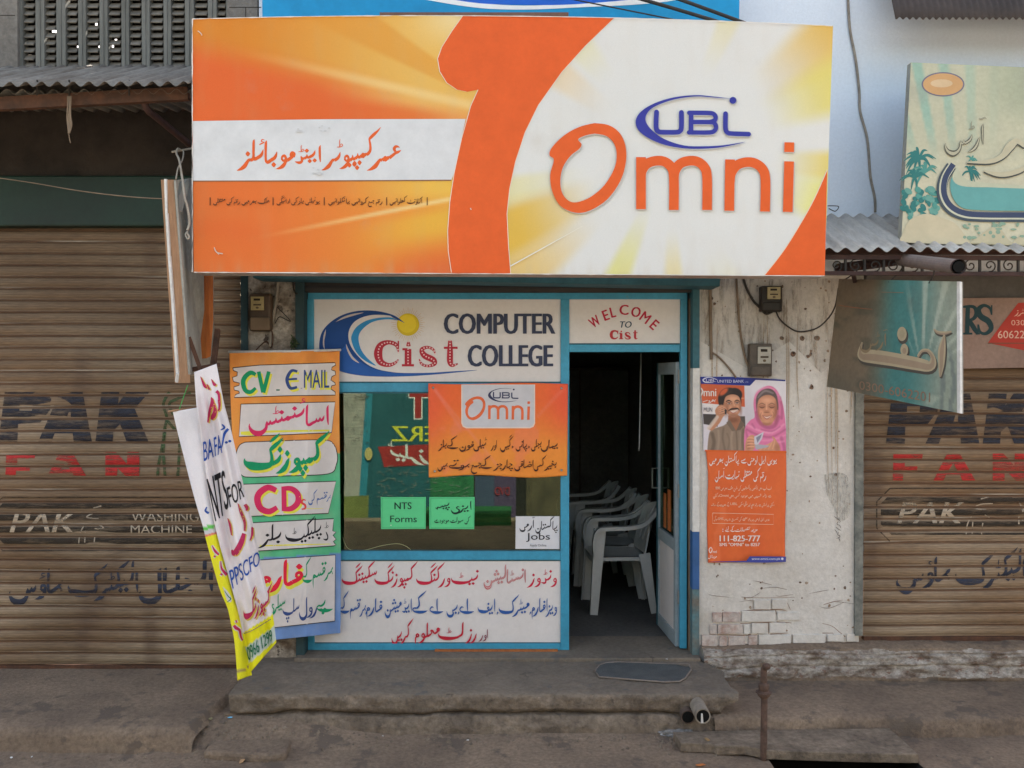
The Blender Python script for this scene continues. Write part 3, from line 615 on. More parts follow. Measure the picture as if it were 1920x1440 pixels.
# ================================================================ the shop building
X0 = lambda px, y=0: at(px, 720, y).x
Z0 = lambda py, y=0: at(960, py, y).z
SX0, SX1 = X0(556), X0(1311)          # opening between the pillars
b = thing('shop_building', 'two storey white plastered shop building around the blue shop front', 'building', (0, 0, 0))
PL, PR = X0(462), X0(1612)
mb = MB().box(-1.62, .0, 2.47, 4.6, .24, 6.0); mb.V = mb.V; mb.build('upper_wall', M['upper'], b)
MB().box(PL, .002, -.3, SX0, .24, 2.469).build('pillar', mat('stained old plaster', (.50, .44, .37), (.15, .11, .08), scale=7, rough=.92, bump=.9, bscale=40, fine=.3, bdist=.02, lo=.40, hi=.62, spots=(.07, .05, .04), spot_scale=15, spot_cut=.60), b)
pr = MB().box(SX1, .002, -.3, PR, .24, 2.469).build('pillar', M['plaster'], b)
# right pillar: nail holes, drips and pencil scribbles on the whitewash
ar = Art(Flat(.002), .62, .0012, worn=.40)
rnd = random.Random(3)
for i in range(150):
    x, y = rnd.uniform(1320, 1606), rnd.uniform(520, 1190); r = rnd.choice([.8, 1, 1.3, 1.7, 2.4]) * (1.3 if y > 1050 else 1)
    ar.curve([(x + r * rnd.uniform(.6, 1.5) * math.cos(t), y + r * rnd.uniform(.6, 1.5) * math.sin(t)) for t in (0, 1.05, 2.1, 3.14, 4.2, 5.2)], rnd.choice([(104, 86, 72), (126, 108, 92), (92, 74, 62), (140, 124, 108)]), 3)
for (x, y, r) in ((1504, 634, 5), (1532, 634, 6), (1487, 663, 6), (1520, 664, 4), (1522, 726, 5), (1515, 668, 4), (1466, 634, 4), (1335, 560, 4), (1568, 890, 4), (1340, 570, 3)):
    ar.curve([(x + r * .9 * rnd.uniform(.6, 1.2) * math.cos(t), y + r * rnd.uniform(.6, 1.2) * math.sin(t)) for t in (0, .9, 1.8, 2.7, 3.6, 4.5, 5.4)], (96, 74, 60), 3); ar.ell(x + 1, y - 1, r * .4, r * .4, (52, 40, 34))
for i in range(12):
    x = rnd.uniform(1328, 1600); y = rnd.uniform(540, 720); ar.stroke([(x, y, .6), (x + rnd.uniform(-2, 2), y + rnd.uniform(50, 150), 2.4), (x + rnd.uniform(-3, 3), y + rnd.uniform(160, 300), .5)], (150, 136, 120))
for i in range(0): ar.stroke([(1552 + i * 5.5, 892 + rnd.uniform(-8, 8), 1), (1556 + i * 5, 930, 2.6), (1564 + i * 3, 968 + rnd.uniform(-8, 10), 1)], (104, 100, 90))
sm_ = mat('grey scrawl smudge', (.42, .40, .35), (.36, .35, .31), worn=.58, wscale=40, wstretch=(3, 1, .5))
ar.curve([(1546, 890), (1575, 886), (1592, 900), (1594, 950), (1588, 972), (1572, 974), (1562, 950), (1550, 925)], sm_)
for i in range(9): ar.stroke([(1564 + rnd.uniform(0, 12), 968 + i * 5, .8), (1568 + rnd.uniform(0, 8), 972 + i * 5, 1.2), (1572 + rnd.uniform(-4, 5), 975 + i * 5, .6)], (84, 78, 72))
for i in range(10):
    x, y = rnd.uniform(1320, 1570), rnd.uniform(1080, 1150); ar.stroke([(x, y, .3), (x + rnd.uniform(8, 26), y + rnd.uniform(-4, 4), .9), (x + rnd.uniform(30, 60), y + rnd.uniform(-10, 10), .5)], (96, 80, 68))
ar.poly([(1314, 522), (1606, 522), (1606, 640), (1540, 700), (1480, 640), (1400, 690), (1314, 640)], mat('old brown seepage', (.36, .30, .24), (.30, .24, .19), worn=.62, wscale=7, wstretch=(2, 1, .4), rough=.95))
ar.build('stains', b)
# bare bricks low on the right pillar
mb = MB(); mw = MB()
for (xa, xb, ya, yb, k) in ((1336, 1354, 1149, 1167, 0), (1355, 1389, 1148, 1167, 0), (1391, 1454, 1146, 1166, 1), (1458, 1500, 1148, 1163, 1), (1331, 1344, 1171, 1189, 0), (1346, 1393, 1171, 1189, 0), (1395, 1406, 1171, 1189, 1), (1410, 1439, 1169, 1188, 1), (1443, 1474, 1168, 1187, 1),
                         (1316, 1345, 1191, 1212, 0), (1349, 1363, 1193, 1212, 0), (1366, 1398, 1193, 1211, 0), (1404, 1420, 1192, 1210, 0), (1423, 1483, 1191, 1209, 1), (1487, 1548, 1190, 1206, 1), (1552, 1582, 1190, 1203, 1), (1588, 1603, 1189, 1203, 1), (1414, 1445, 1125, 1143, 1), (1448, 1476, 1124, 1142, 1)):
    (mw if k else mb).bpx(xa, ya, xb, yb, -.010 - random.random() * .006, .01)
mw.build('whitewashed_bricks', M['plaster'], b, bevel=.003)
ar2 = Art(Flat(.002), .66, .0006)
for q in ([(1390, 1147, 3), (1412, 1144, 4), (1460, 1143, 3), (1476, 1146, 1)], [(1388, 1169, 2), (1440, 1167, 3.4), (1446, 1166, 1)], [(1456, 1166, 3), (1484, 1168, 2)], [(1444, 1189, 3), (1478, 1187, 1.5)], [(1330, 1190, 3), (1400, 1191, 3), (1420, 1190, 2)], [(1454, 1144, 2.5), (1456, 1152, 2)], [(1441, 1168, 2), (1441, 1188, 2)], [(1412, 1128, 1.5), (1412, 1140, 1.5)], [(1485, 1190, 1.5), (1485, 1208, 2)], [(1549, 1194, 2), (1549, 1204, 2)], [(1542, 1169, 1.5), (1560, 1174, 2), (1575, 1186, 2.4), (1585, 1194, 3)], [(1542, 1187, 3), (1562, 1187, 2)], [(1316, 1213, 3), (1420, 1211, 3), (1500, 1208, 3), (1600, 1204, 2.5)], [(1390, 1120, 1), (1440, 1121, 1.8), (1490, 1120, 1)], [(1544, 1134, 1.6), (1560, 1129, 2.6), (1580, 1125, 1)], [(1476, 1130, 1.2), (1482, 1143, 1.8)]): ar2.stroke([(a_, b_, w_ * .55) for a_, b_, w_ in q], (120, 98, 84))
ar2.build('open_joints', b)
mb.build('exposed_bricks', M['brick'], b, bevel=.004)
# rough whitewashed plinth under the right pillar and the right shutter
pfl = prof([(.12, .088), (-.04, .084), (-.085, .07), (-.10, .03), (-.105, -.05), (-.11, -.16)])
def fled(u, v):
    y, z = pfl(v); x = lerp(1.215, 4.6, u); k = .5 + .5 * noise.noise(Vector((x * 2.5, 5, z * 9)))
    jt = max(0, 1 - abs(z - .035 - .01 * noise.noise(Vector((x * 2, 0, 3)))) / .008) + max(0, 1 - abs(z + .035 - .012 * noise.noise(Vector((x * 2, 4, 3)))) / .009)
    y += .016 * min(1, jt)
    return (x, y - .012 * k + .02 * noise.noise(Vector((x * 6, z * 22, 2))), z - (.02 * (1 - sstep(1.2, 2.1, x))) + .008 * noise.noise(Vector((x * 7, 1, 1))))
led = rough_slab('plinth', fled, 300, 70, M['ledge'], .012, 9, 2); attach(led, b)
led.data.materials.append(M['dust'])
for p in led.data.polygons:
    if p.center.z > .060 + .02 * noise.noise(Vector((p.center.x * 5, 0, 0))) or p.center.z < -.105 + .02 * noise.noise(Vector((p.center.x * 6, 3, 0))): p.material_index = 1
# the sill that carries the shop front, and the room behind
MB().box(SX0 - .0, -.085, -.3, SX1, .40, .008).build('sill', M['concrete'], b, bevel=.008)
rm = MB().add([(-1.62, .26, .004), (1.62, .26, .004), (1.62, 4.6, .004), (-1.62, 4.6, .004)], [(0, 1, 2, 3)]); rm.build('floor', M['floor'], b, fix=False)
rm = MB()
rm.add([(-1.62, .25, 0), (-1.62, 4.6, 0), (-1.62, 4.6, 2.75), (-1.62, .25, 2.75)], [(0, 1, 2, 3)]); rm.add([(1.62, .25, 0), (1.62, 4.6, 0), (1.62, 4.6, 2.75), (1.62, .25, 2.75)], [(3, 2, 1, 0)])
rm.add([(-1.62, 4.6, 0), (1.62, 4.6, 0), (1.62, 4.6, 2.75), (-1.62, 4.6, 2.75)], [(0, 1, 2, 3)]); rm.add([(-1.62, .25, 2.75), (1.62, .25, 2.75), (1.62, 4.6, 2.75), (-1.62, 4.6, 2.75)], [(0, 1, 2, 3)])
rm.add([(-1.62, .25, 0), (SX0, .25, 0), (SX0, .25, 2.75), (-1.62, .25, 2.75)], [(0, 1, 2, 3)]); rm.add([(SX1, .25, 0), (1.62, .25, 0), (1.62, .25, 2.75), (SX1, .25, 2.75)], [(0, 1, 2, 3)])
rm.build('room_walls', M['room'], b, fix=False)
MB().box(-1.62, .24, 2.80, 4.6, 4.8, 2.95).box(-1.62, -.05, 6.0, 4.6, 4.8, 6.6).box(-1.62, 4.62, -.3, 4.6, 4.8, 6).box(-1.66, .25, -.3, -1.63, 4.6, 6).build('shading_roof', M['old_wall'], b)  # unseen top, made tall so its shadow covers the street

# ================================================================ neighbour on the left with the louvred upper window
nb = thing('neighbouring_building', 'older dark neighbouring building with a louvred upper floor, left of the shop', 'building', (-3, 0, 0))
LX0, LX1, LZ0 = X0(36), X0(428), Z0(140)
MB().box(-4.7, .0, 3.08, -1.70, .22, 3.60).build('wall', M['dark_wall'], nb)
MB().box(-4.7, .0, 3.602, -1.63, .22, LZ0).box(-4.7, .0, LZ0, LX0, .22, 6).box(LX1, .0, LZ0, -1.63, .22, 6).box(LX0, .0, 5.5, LX1, .22, 6).build('upper_wall', M['old_wall'], nb)
ar = Art(Flat(0), .8, .001)
for (x0, y0, x1, y1) in ((430, 13, 490, 14.5), (460, 14, 461.5, 60), (428, -60, 490, -58), (0, 28, 28, 29.5)): ar.rect(x0, y0, x1, y1, (46, 42, 38))
ar.build('block_joints', nb)
wd = MB(); cols = [(36, 40), (67, 81), (106, 121), (147, 159), (187, 200), (228, 240), (266, 279), (307, 319), (347, 362), (390, 405), (424, 429)]
for a, c in cols:
    mid = (a + c) / 2; wd.bpx(a, -330, mid - 1, 140, .03, .10); wd.bpx(mid + 1, -330, c, 140, .036, .10)
wd.box(LX0, .028, LZ0 + .002, LX1, .1, LZ0 + .03)
win = wd.build('louvred_window', M['mullion'], nb)
pitch = 14 * .003428
for (a, c), (a2, c2) in zip(cols, cols[1:]):
    sl_ = MB(); zz = LZ0 + .02
    while zz < 5.5:
        xa, xb = X0(c, .06), X0(a2, .06); tl = .004 * (random.random() - .5)
        sl_.add([(xa, .05, zz), (xb, .05, zz + tl), (xb, .085, zz + .040), (xa, .085, zz + .040), (xa, .055, zz - .004), (xb, .055, zz - .004 + tl), (xb, .09, zz + .036), (xa, .09, zz + .036)],
                [(0, 1, 2, 3), (4, 7, 6, 5), (0, 4, 5, 1), (2, 6, 7, 3)])
        zz += pitch
    sl_.build('louvre_slats', M['louvre'], win)
# added holed dark sheet: stands in for shade and bright gaps behind the slats
scr = MB(); rnd = random.Random(5); nx, nz_ = 190, 120
for j in range(nz_):
    for i in range(nx):
        x = lerp(LX0, LX1, i / nx); z = lerp(LZ0 + .03, 5.5, j / nz_)
        hv = noise.noise(Vector((x * 9, z * 9, 3))) + .55 * noise.noise(Vector((x * 31, z * 31, 8)))
        if hv > .60 + .25 * sstep(.1, .5, noise.noise(Vector((x * 2, z * 2, 11)))): continue
        d = (LX1 - LX0) / nx; e = (5.5 - LZ0 - .03) / nz_
        scr.add([(x, .13, z), (x + d, .13, z), (x + d, .13, z + e), (x, .13, z + e)], [(0, 1, 2, 3)])
scr.build('holed_dark_sheet', M['dark_wall'], win, fix=False)

# ================================================================ corrugated awnings
def corrugated(name, x0, x1, y0, z0, y1, z1, m, parent, pitch=.085, amp=.014, sag=0, seed=0):
    nu = int((x1 - x0) / pitch * 8)
    def f(u, v):
        x = lerp(x0, x1, u); jag = .018 * noise.noise(Vector((math.floor(x / .66), seed, 0))) if v == 0 else 0
        return (x, lerp(y0, y1, v) + jag, lerp(z0, z1, v) + amp * math.sin(2 * math.pi * x / pitch) * (1 + .25 * noise.noise(Vector((x * 2, seed, v)))) + .012 * noise.noise(Vector((x * 1.1, seed, 2))) + sag * x)
    return grid_mesh(name, nu, 8, f, m, parent, thick=.0015)
aw = thing('awning', 'old corrugated awning on rusty beams over the left shutter', 'awning', (-3.2, -.5, 3.4))
a1 = at(150, 153, -.92); a2 = at(150, 138, 0)
corrugated('roof_sheet', -4.7, X0(354, -.92), -.92, a1.z - .005, -.005, a2.z + .05, M['zinc_dirty'], aw, seed=1, sag=.004)
c1, c2 = at(150, 172, -.80), at(150, 207, -.22)
corrugated('ceiling_sheet', -4.7, X0(352, -.9), -.80, c1.z, -.22, c2.z, M['zinc_dirty'], aw, seed=4)
MB().bar(at(-300, 212, -.78), at(354, 176, -.78), .04, .07).build('beam', M['rust'], aw)
MB().bar(at(-300, 196, -.06), at(420, 196, -.06), .05, .06).build('wall_plate', M['dark_rust'], aw)
MB().tube(catmull([at(270, 186, -.76), at(276, 205, -.72), at(296, 222, -.6), at(357, 272, -.3), at(420, 322, -.02)]), .020).build('brace', M['dark_rust'], aw, smooth=True)
MB().tube([at(-200, 186, -.76), at(-120, 240, -.4), at(-60, 320, -.02)], .02).build('brace', M['dark_rust'], aw, smooth=True)
for x in (-40, 70, 130, 242): MB().tube([at(x, 150, -.84), at(x, 190, -.78)], .005, 6).build('hook_bolt', M['iron'], aw)
rg = MB()
for k in range(5):
    x = 127 + k * 1.6
    rg.tube(catmull([at(x, 180, -.83), at(x + 2 * math.sin(k), 200 + k * 3, -.835), at(x - 1 + k * .5, 222 + 3 * k, -.83), at(129 + math.sin(k * 2), 250, -.83)]), .004, 5)
rg.tube(catmull([at(129, 250, -.83), at(130, 258, -.83), at(132, 268, -.83)]), .0025, 5)
tag(rg.build('rag', M['conduit'], smooth=True), 'frayed tan rag strip hanging from the rusty left awning beam', 'rag')

aw2 = thing('awning', 'grey corrugated awning with scrolled ironwork over the right shutter', 'awning', (3, -.4, 2.6))
f1, f2 = at(1700, 468, -.74), at(1700, 402, 0)
corrugated('roof_sheet', X0(1500, -.74), 4.7, -.74, f1.z + .008, -.005, f2.z, M['zinc'], aw2, seed=7, pitch=.092, sag=-.006)
MB().bar(at(1520, 482, -.66), at(2300, 486, -.66), .025).build('beam', M['dark_rust'], aw2)
MB().bar(at(1520, 512, -.66), at(2300, 516, -.66), .022).build('beam', M['dark_rust'], aw2)
MB().bar(at(1500, 470, -.03), at(2300, 470, -.03), .05).build('wall_plate', M['dark_rust'], aw2)
sc_ = MB()
for i in range(17):
    cx = 1568 + i * 36; cy = 498
    sp = [at(cx + (2 + 10 * t) * math.cos(t * 8 + (i % 2) * 3.1), cy + (2 + 10 * t) * math.sin(t * 8 + (i % 2) * 3.1), -.66) for t in [k / 16 for k in range(17)]]
    sc_.tube(sp, .004, 5); sc_.bar(at(cx + 17, 484, -.66), at(cx + 17, 513, -.66), .012)
sc_.build('scrollwork', M['iron'], aw2)
for x in (1600, 2100): MB().bar(at(x, 514, -.66), at(x + 6, 540, -.005), .022).build('brace', M['dark_rust'], aw2)
# dark corrugated hood at the top right
hd = thing('window_hood', 'dark brown ribbed hood at the top of the bluish wall', 'window hood', (2.9, -.1, 4.3))
corrugated('ribbed_sheet', X0(1676, -.35), 4.7, -.35, at(1800, 21, -.35).z, -.01, at(1800, -190, -.01).z, mat('brown ribbed sheet', (.065, .05, .045), (.04, .032, .03), scale=5, rough=.7), hd, pitch=.04, amp=.008, sag=-.016)

# ================================================================ roller shutters
PITCH_S = .0762
def shutter_prof(z, z0):
    t = (z - z0) / PITCH_S % 1
    if t < .10: return .004 + .012 * sstep(.02, .10, t)                      # hooked joint
    if t < .17: return .016 - .011 * sstep(.10, .15, t)
    if t > .90: return .012 - .012 * sstep(.90, .98, t)
    return .005 + .013 * math.sin(math.pi * (t - .15) / .85) ** .7
def roller_shutter(label, x0, x1, z0, z1, y0, seed=0):
    t = thing('roller_shutter', label, 'roller shutter', ((x0 + x1) / 2, y0, z0))
    rows = int((z1 - z0) / PITCH_S * 18); cols_ = 70
    def f(u, v):
        x, z = lerp(x0, x1, u), lerp(z0, z1, v); dn = .004 * fbm(x * 2.2, z * 2.2, 6)
        return (x, y0 - shutter_prof(z, z0) + dn, z + .004 * math.sin(x * 1.7 + z * 3) + .004 * noise.noise(Vector((x * 1.2, math.floor((z - z0) / PITCH_S) * 3.1, 0))))
    def fc(u, v):
        x, z = lerp(x0, x1, u), lerp(z0, z1, v); t_ = (z - z0) / PITCH_S % 1; sl_i = math.floor((z - z0) / PITCH_S); w = .5 + .5 * noise.noise(Vector((x * 1.6, sl_i * 1.7, seed))); h = (z - z0) / (z1 - z0)
        rust, pale, tan_ = (.135, .068, .038), (.40, .325, .235), (.25, .168, .102)
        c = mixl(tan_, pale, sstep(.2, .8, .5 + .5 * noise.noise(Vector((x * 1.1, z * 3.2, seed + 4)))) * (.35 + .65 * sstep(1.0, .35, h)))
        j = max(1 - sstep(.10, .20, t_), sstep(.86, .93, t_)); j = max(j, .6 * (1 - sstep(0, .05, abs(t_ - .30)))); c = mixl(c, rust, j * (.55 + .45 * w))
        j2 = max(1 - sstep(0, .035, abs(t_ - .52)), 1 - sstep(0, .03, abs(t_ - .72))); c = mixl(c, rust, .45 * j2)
        k_ = .5 + .5 * fbm(x * .9 + 3, z * .9, seed + 9); c = tuple(q * s_ * lerp(.66, 1.12, k_) * lerp(1, .66, sstep(.5, .9, h)) for q, s_ in zip(c, (.96, .92, .88))); c = mixl(c, (.10, .06, .04), .55 * sstep(.25, .6, noise.noise(Vector((x * 4.5, z * 1.2, seed + 20)))))  # darker towards the top: awning shade put into the colour
        if abs(t_ - .10) < .04: c = mixl(c, (.42, .37, .30), .8 * sstep(.55, .8, w))
        return c
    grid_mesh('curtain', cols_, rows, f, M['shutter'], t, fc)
    MB().box(x0, y0 - .022, z0 - .045, x1, y0 + .02, z0 + .004).build('bottom_rail', M['rust'], t)
    s = Func(lambda px, py: y0 - shutter_prof(at(px, py, y0).z, z0) - .0015, 26, 1.25)
    def keep(px, py, ar):
        p = at(px, py, y0); t_ = (p.z - z0) / PITCH_S % 1; k = ar.cut; return k[0] < t_ < k[1]
    s.keep = keep
    return t, s
lz0 = at(200, 1247, .05).z
shl, sfl = roller_shutter('dusty brown roller shutter with faded painted adverts, left of the hanging cloths', -4.6, X0(453, .05), lz0, at(200, 425, .05).z, .05)
MB().bpx(453, 515, 464, 1262, -.015, .09).build('guide_rail', M['dark_teal'], shl)
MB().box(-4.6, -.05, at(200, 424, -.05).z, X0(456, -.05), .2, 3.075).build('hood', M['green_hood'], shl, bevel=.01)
rz0 = at(1750, 1193, .05).z
shr, sfr = roller_shutter('dusty brown roller shutter with faded painted adverts, behind the tilted hanging sign', X0(1619, .05), 4.6, rz0, at(1750, 640, .05).z, .05)
MB().bpx(1603, 516, 1620, 1192, -.02, .09).build('guide_rail', mat('peeling grey green rail', (.27, .27, .24), (.13, .14, .13), scale=10, rough=.8, fine=.2), shr)
MB().box(X0(1622, -.02), -.03, at(1750, 562, -.03).z, 4.6, .2, 2.465).build('hood', mat('dull grey hood', (.12, .115, .11), (.08, .075, .07), rough=.7), shr, bevel=.008)
SHUT = .62
def shutter_art(surf, parent, dx, dband, durdu, dpak=0):
    WK = .47
    ar = Art(surf, SHUT, .0015, worn=WK); ar.cut = (.13, .90)
    ar.z(dx, 720 + dpak, 4); blk = (40, 42, 50); red = (150, 44, 44)
    ar.poly([[(35, 60), (340, 60), (385, 110), (375, 195), (300, 290), (135, 300), (130, 435), (-12, 435)], [(148, 155), (245, 155), (240, 200), (145, 200)]], blk)
    ar.poly([[(450, 60), (620, 60), (690, 435), (552, 435), (545, 370), (410, 370), (385, 435), (285, 435)], [(515, 210), (530, 210), (530, 272), (495, 272)]], blk)
    ar.poly([(760, 60), (895, 60), (885, 150), (945, 60), (1120, 60), (1010, 185), (1115, 435), (950, 435), (900, 300), (850, 350), (845, 435), (715, 435)], blk)
    ar.poly([(45, 515), (265, 515), (260, 558), (130, 558), (130, 605), (225, 605), (222, 650), (120, 650), (115, 712), (40, 712)], red)
    ar.poly([[(445, 515), (545, 515), (660, 712), (562, 712), (545, 668), (440, 668), (420, 712), (345, 712)], [(495, 580), (525, 640), (455, 640)]], red)
    ar.poly([(790, 510), (870, 510), (952, 600), (955, 510), (1045, 510), (1045, 712), (965, 712), (880, 630), (878, 712), (790, 712)], red)
    grn = (58, 74, 50)
    for st in ([(1270, 60), (1225, 150), (1250, 250), (1235, 330)], [(1430, 65), (1330, 110), (1270, 150), (1300, 230)], [(1235, 330), (1220, 450), (1190, 600), (1180, 710)], [(1240, 330), (1225, 480), (1230, 600), (1240, 710)],
               [(1350, 330), (1345, 470), (1340, 600), (1330, 710)], [(1245, 260), (1310, 340), (1350, 350)]): ar.stroke(st, grn, w=22)
    ar.build('lettering', parent); ar = Art(surf, SHUT, .0015, worn=WK); ar.cut = (.34, .84)
    ar.z(dx, 720 + dband, 4); dk = (44, 39, 34)
    def rr(x0, y0, x1, y1, r): return [(x0 + r, y0), (x1 - r, y0), (x1, y0 + r), (x1, y1 - r), (x1 - r, y1), (x0 + r, y1), (x0, y1 - r), (x0, y0 + r)]
    ar.poly([rr(-50, 885, 1900, 1200, 80)], dk)
    ar.build('painted_band', parent); ar = Art(surf, SHUT, .0022, worn=WK); ar.cut = (.13, .92); ar.z(dx, 720 + dband, 4)
    ar.outline(rr(-80, 850, 1960, 1250, 100), dk, 9)
    cr = (150, 138, 122)
    ar.latin('PAK', None, cr, .03, quad=((120, 955), (590, 955), (545, 1112), (75, 1112)))
    ar.latin('WASHING', (985, 958, 1490, 1032), cr, .01); ar.latin('MACHINE', (980, 1058, 1440, 1120), cr, .01)
    for st in ([(760, 915), (700, 930)], [(790, 965), (700, 970), (650, 1000), (740, 1010)], [(730, 1050), (780, 1080), (710, 1085)], [(630, 1060), (600, 1120), (590, 1195)], [(640, 1100), (635, 1190)], [(715, 1110), (705, 1195)]): ar.stroke(st, cr, w=9)
    ar.build('lettering', parent)
    ar = Art(surf, SHUT, .0017, worn=.42); ar.cut = (.14, .92); ar.z(dx, durdu, 1)
    nv = (44, 48, 60)
    ar.nast('الجلال', 262, 398, 32, 13.5, nv, 1.0); ar.nast('الیکٹرک', 128, 258, 32, 12.5, nv, 1.0); ar.nast('ہاؤس', 18, 118, 32, 13, nv, 1.0)
    ar.build('shop_name_lettering', parent)
shutter_art(sfl, shl, 0, 0, 1078)
shutter_art(sfr, shr, 1664, -17, 1056, 3)

# ================================================================ the blue shop front
YF = .08
sf = thing('storefront', 'blue framed glazed shop front with white painted sign panels and an open door', 'storefront', (-.1, YF, 0))
fr = MB()
fr.bpx(577, 548, 1289, 561, YF, YF + .05)                                   # head
fr.bpx(577, 561, 588, 1219, YF + .001, YF + .05)                            # left stile
fr.bpx(1051, 561, 1067.5, 1219, YF + .001, YF + .05)                        # mullion
fr.bpx(1275, 561, 1289, 1216, YF + .001, YF + .05)                          # door jamb
fr.bpx(588, 718, 1051, 735, YF + .002, YF + .05); fr.bpx(588, 1034, 1051, 1050, YF + .002, YF + .05); fr.bpx(588, 1207, 1051, 1219, YF + .002, YF + .05)
fr.bpx(1067.5, 646, 1275, 660, YF + .002, YF + .05)
fr.build('frame', M['blue'], sf, bevel=.003)
for q in ((588, 735, 1051, 737.5), (588, 1031.5, 1051, 1034), (588, 715.5, 1051, 718), (1067.5, 643.5, 1275, 646), (588, 1204.5, 1051, 1207), (588, 1050, 1051, 1052)): bd = MB(); bd.bpx(*q, YF + .012, YF + .03); bd.build('glazing_bead', M['teal'], sf)
def panel(name, px0, py0, px1, py1, y=YF + .016):
    mb = MB(); mb.bpx(px0, py0, px1, py1, y, y + .02); return mb.build(name, M['board_white'], sf)
P1 = panel('sign_panel', 588, 561, 1051, 716); P2 = panel('welcome_panel', 1067.5, 561, 1275, 644); P3 = panel('lower_panel', 588, 1051.5, 1051, 1205)
# glass
gm = bpy.data.materials.new('dark window glass'); gm.use_nodes = True; nt = gm.node_tree; nt.nodes.clear()
ou = nt.nodes.new('ShaderNodeOutputMaterial'); mx = nt.nodes.new('ShaderNodeMixShader'); tr = nt.nodes.new('ShaderNodeBsdfTransparent'); gl = nt.nodes.new("ShaderNodeBsdfGlossy")
tr.inputs[0].default_value = (.42, .52, .42, 1); gl.inputs['Color'].default_value = (.84, .96, .84, 1); gl.inputs['Roughness'].default_value = .012; mx.inputs[0].default_value = .13
nt.links.new(tr.outputs[0], mx.inputs[1]); nt.links.new(gl.outputs[0], mx.inputs[2]); nt.links.new(mx.outputs[0], ou.inputs[0])
mb = MB(); mb.bpx(588, 737, 1051, 1032, YF + .02, YF + .026); pane = mb.build('window_pane', gm, sf)
# a thin scratch of wire seen along the foot of the pane
ar = Art(Flat(YF + .02), .4); ar.z(620, 720, 4.174)
ar.stroke([(95, 1200, 3), (140, 1290, 4), (260, 1300, 4), (400, 1265, 4), (520, 1250, 4), (590, 1270, 4), (640, 1310, 3)], (108, 112, 84))
ar.build('taped_wire', sf)
# --- sign panel: wave, sun and words
Q = Flat(YF + .016); ar = Art(Q, KF); ar.z(560, 540, 3.692)
DB, MB_, LB = (34, 66, 122), (44, 84, 150), (50, 125, 175)
ar.curve([(735, 243), (690, 207), (640, 182), (560, 162), (480, 155), (400, 160), (320, 180), (250, 215), (190, 265), (155, 320), (142, 390), (148, 440), (175, 490), (230, 540), (300, 580), (420, 605), (560, 613), (720, 612), (900, 602), (1080, 586), (1240, 568),
          (1080, 576), (900, 587), (720, 588), (620, 578), (540, 560), (470, 525), (410, 470), (365, 410), (345, 350), (350, 290), (380, 240), (430, 207), (500, 188), (580, 186), (650, 196), (700, 218)], DB)
ar.curve([(150, 440), (230, 538), (300, 578), (420, 604), (560, 611), (720, 610), (900, 600), (1080, 584), (1230, 569), (1080, 578), (900, 589), (720, 591), (600, 580), (500, 552), (420, 505), (360, 450), (330, 390), (300, 420), (200, 430)], MB_)
ar.curve([(730, 238), (660, 208), (600, 203), (530, 210), (460, 230), (400, 270), (370, 320), (365, 360), (385, 420), (420, 470), (470, 510), (535, 538), (480, 490), (440, 440), (420, 390), (415, 340), (430, 300), (470, 260), (520, 232), (590, 218), (660, 220)], LB)
WH = (176, 166, 164)
ar.curve([(255, 235), (310, 200), (380, 178), (450, 170), (385, 190), (320, 210)], WH); ar.curve([(188, 285), (172, 330), (168, 390), (180, 425), (177, 370), (186, 320)], WH); ar.curve([(328, 385), (335, 430), (370, 492), (420, 520), (378, 478), (348, 430)], WH)
for i in range(44):
    a = 2 * math.pi * i / 44; r1 = 118 if i % 2 else 106
    ar.stroke([(757 + 84 * math.cos(a), 253 + 84 * math.sin(a), 2.2), (757 + r1 * math.cos(a), 253 + r1 * math.sin(a), 1.6)], (176, 140, 88), False)
ar.ell(757, 253, 78, 78, (190, 164, 44), n=36); ar.ell(752, 248, 62, 62, (204, 180, 52), n=36)
ar.curve([(735, 243), (690, 207), (650, 188), (640, 196), (690, 222)], DB)
CIST = [[(690, 446, 6), (676, 395, 26), (622, 376, 30), (568, 398, 46), (550, 455, 58), (568, 512, 46), (622, 533, 28), (665, 520, 20), (690, 495, 8)], [(690, 366, 10), (690, 446, 10)], [(757, 422, 46), (757, 532, 46)], [(714, 535, 16), (798, 535, 16)], [(718, 424, 15), (757, 424, 15)],
        [(760, 372, 16), (760, 400, 30), (760, 404, 8)], [(945, 455, 8), (930, 425, 18), (890, 410, 20), (852, 428, 30), (872, 468, 42), (930, 497, 42), (940, 525, 28), (895, 540, 18), (852, 526, 18), (834, 492, 6)], [(1048, 364, 26), (1048, 440, 40), (1048, 510, 40), (1064, 536, 24), (1102, 524, 8)], [(1005, 414, 15), (1100, 414, 15)]]
RED = (160, 46, 58)
for st in CIST: ar.stroke(st, RED, len(st) > 2)
def beads(pts, sp, r, c):
    pts = smooth([p[:2] for p in pts], 6) if len(pts) > 2 else pts; acc = 0
    for a, c_ in zip(pts, pts[1:]):
        l = math.hypot(c_[0] - a[0], c_[1] - a[1])
        while acc < l:
            t = acc / l; ar.ell(a[0] + (c_[0] - a[0]) * t, a[1] + (c_[1] - a[1]) * t, r, r, c, n=6); acc += sp
        acc -= l
for st in CIST:
    if max(p[2] for p in st) > 25: beads(st, 20, 6, (206, 170, 170))
GR = (56, 61, 80)
ar.latin('COMPUTER', (1010, 176, 1772, 318), GR, .055); ar.latin('COLLEGE', (1176, 394, 1756, 544), GR, .055)
ar.build('lettering', P1)
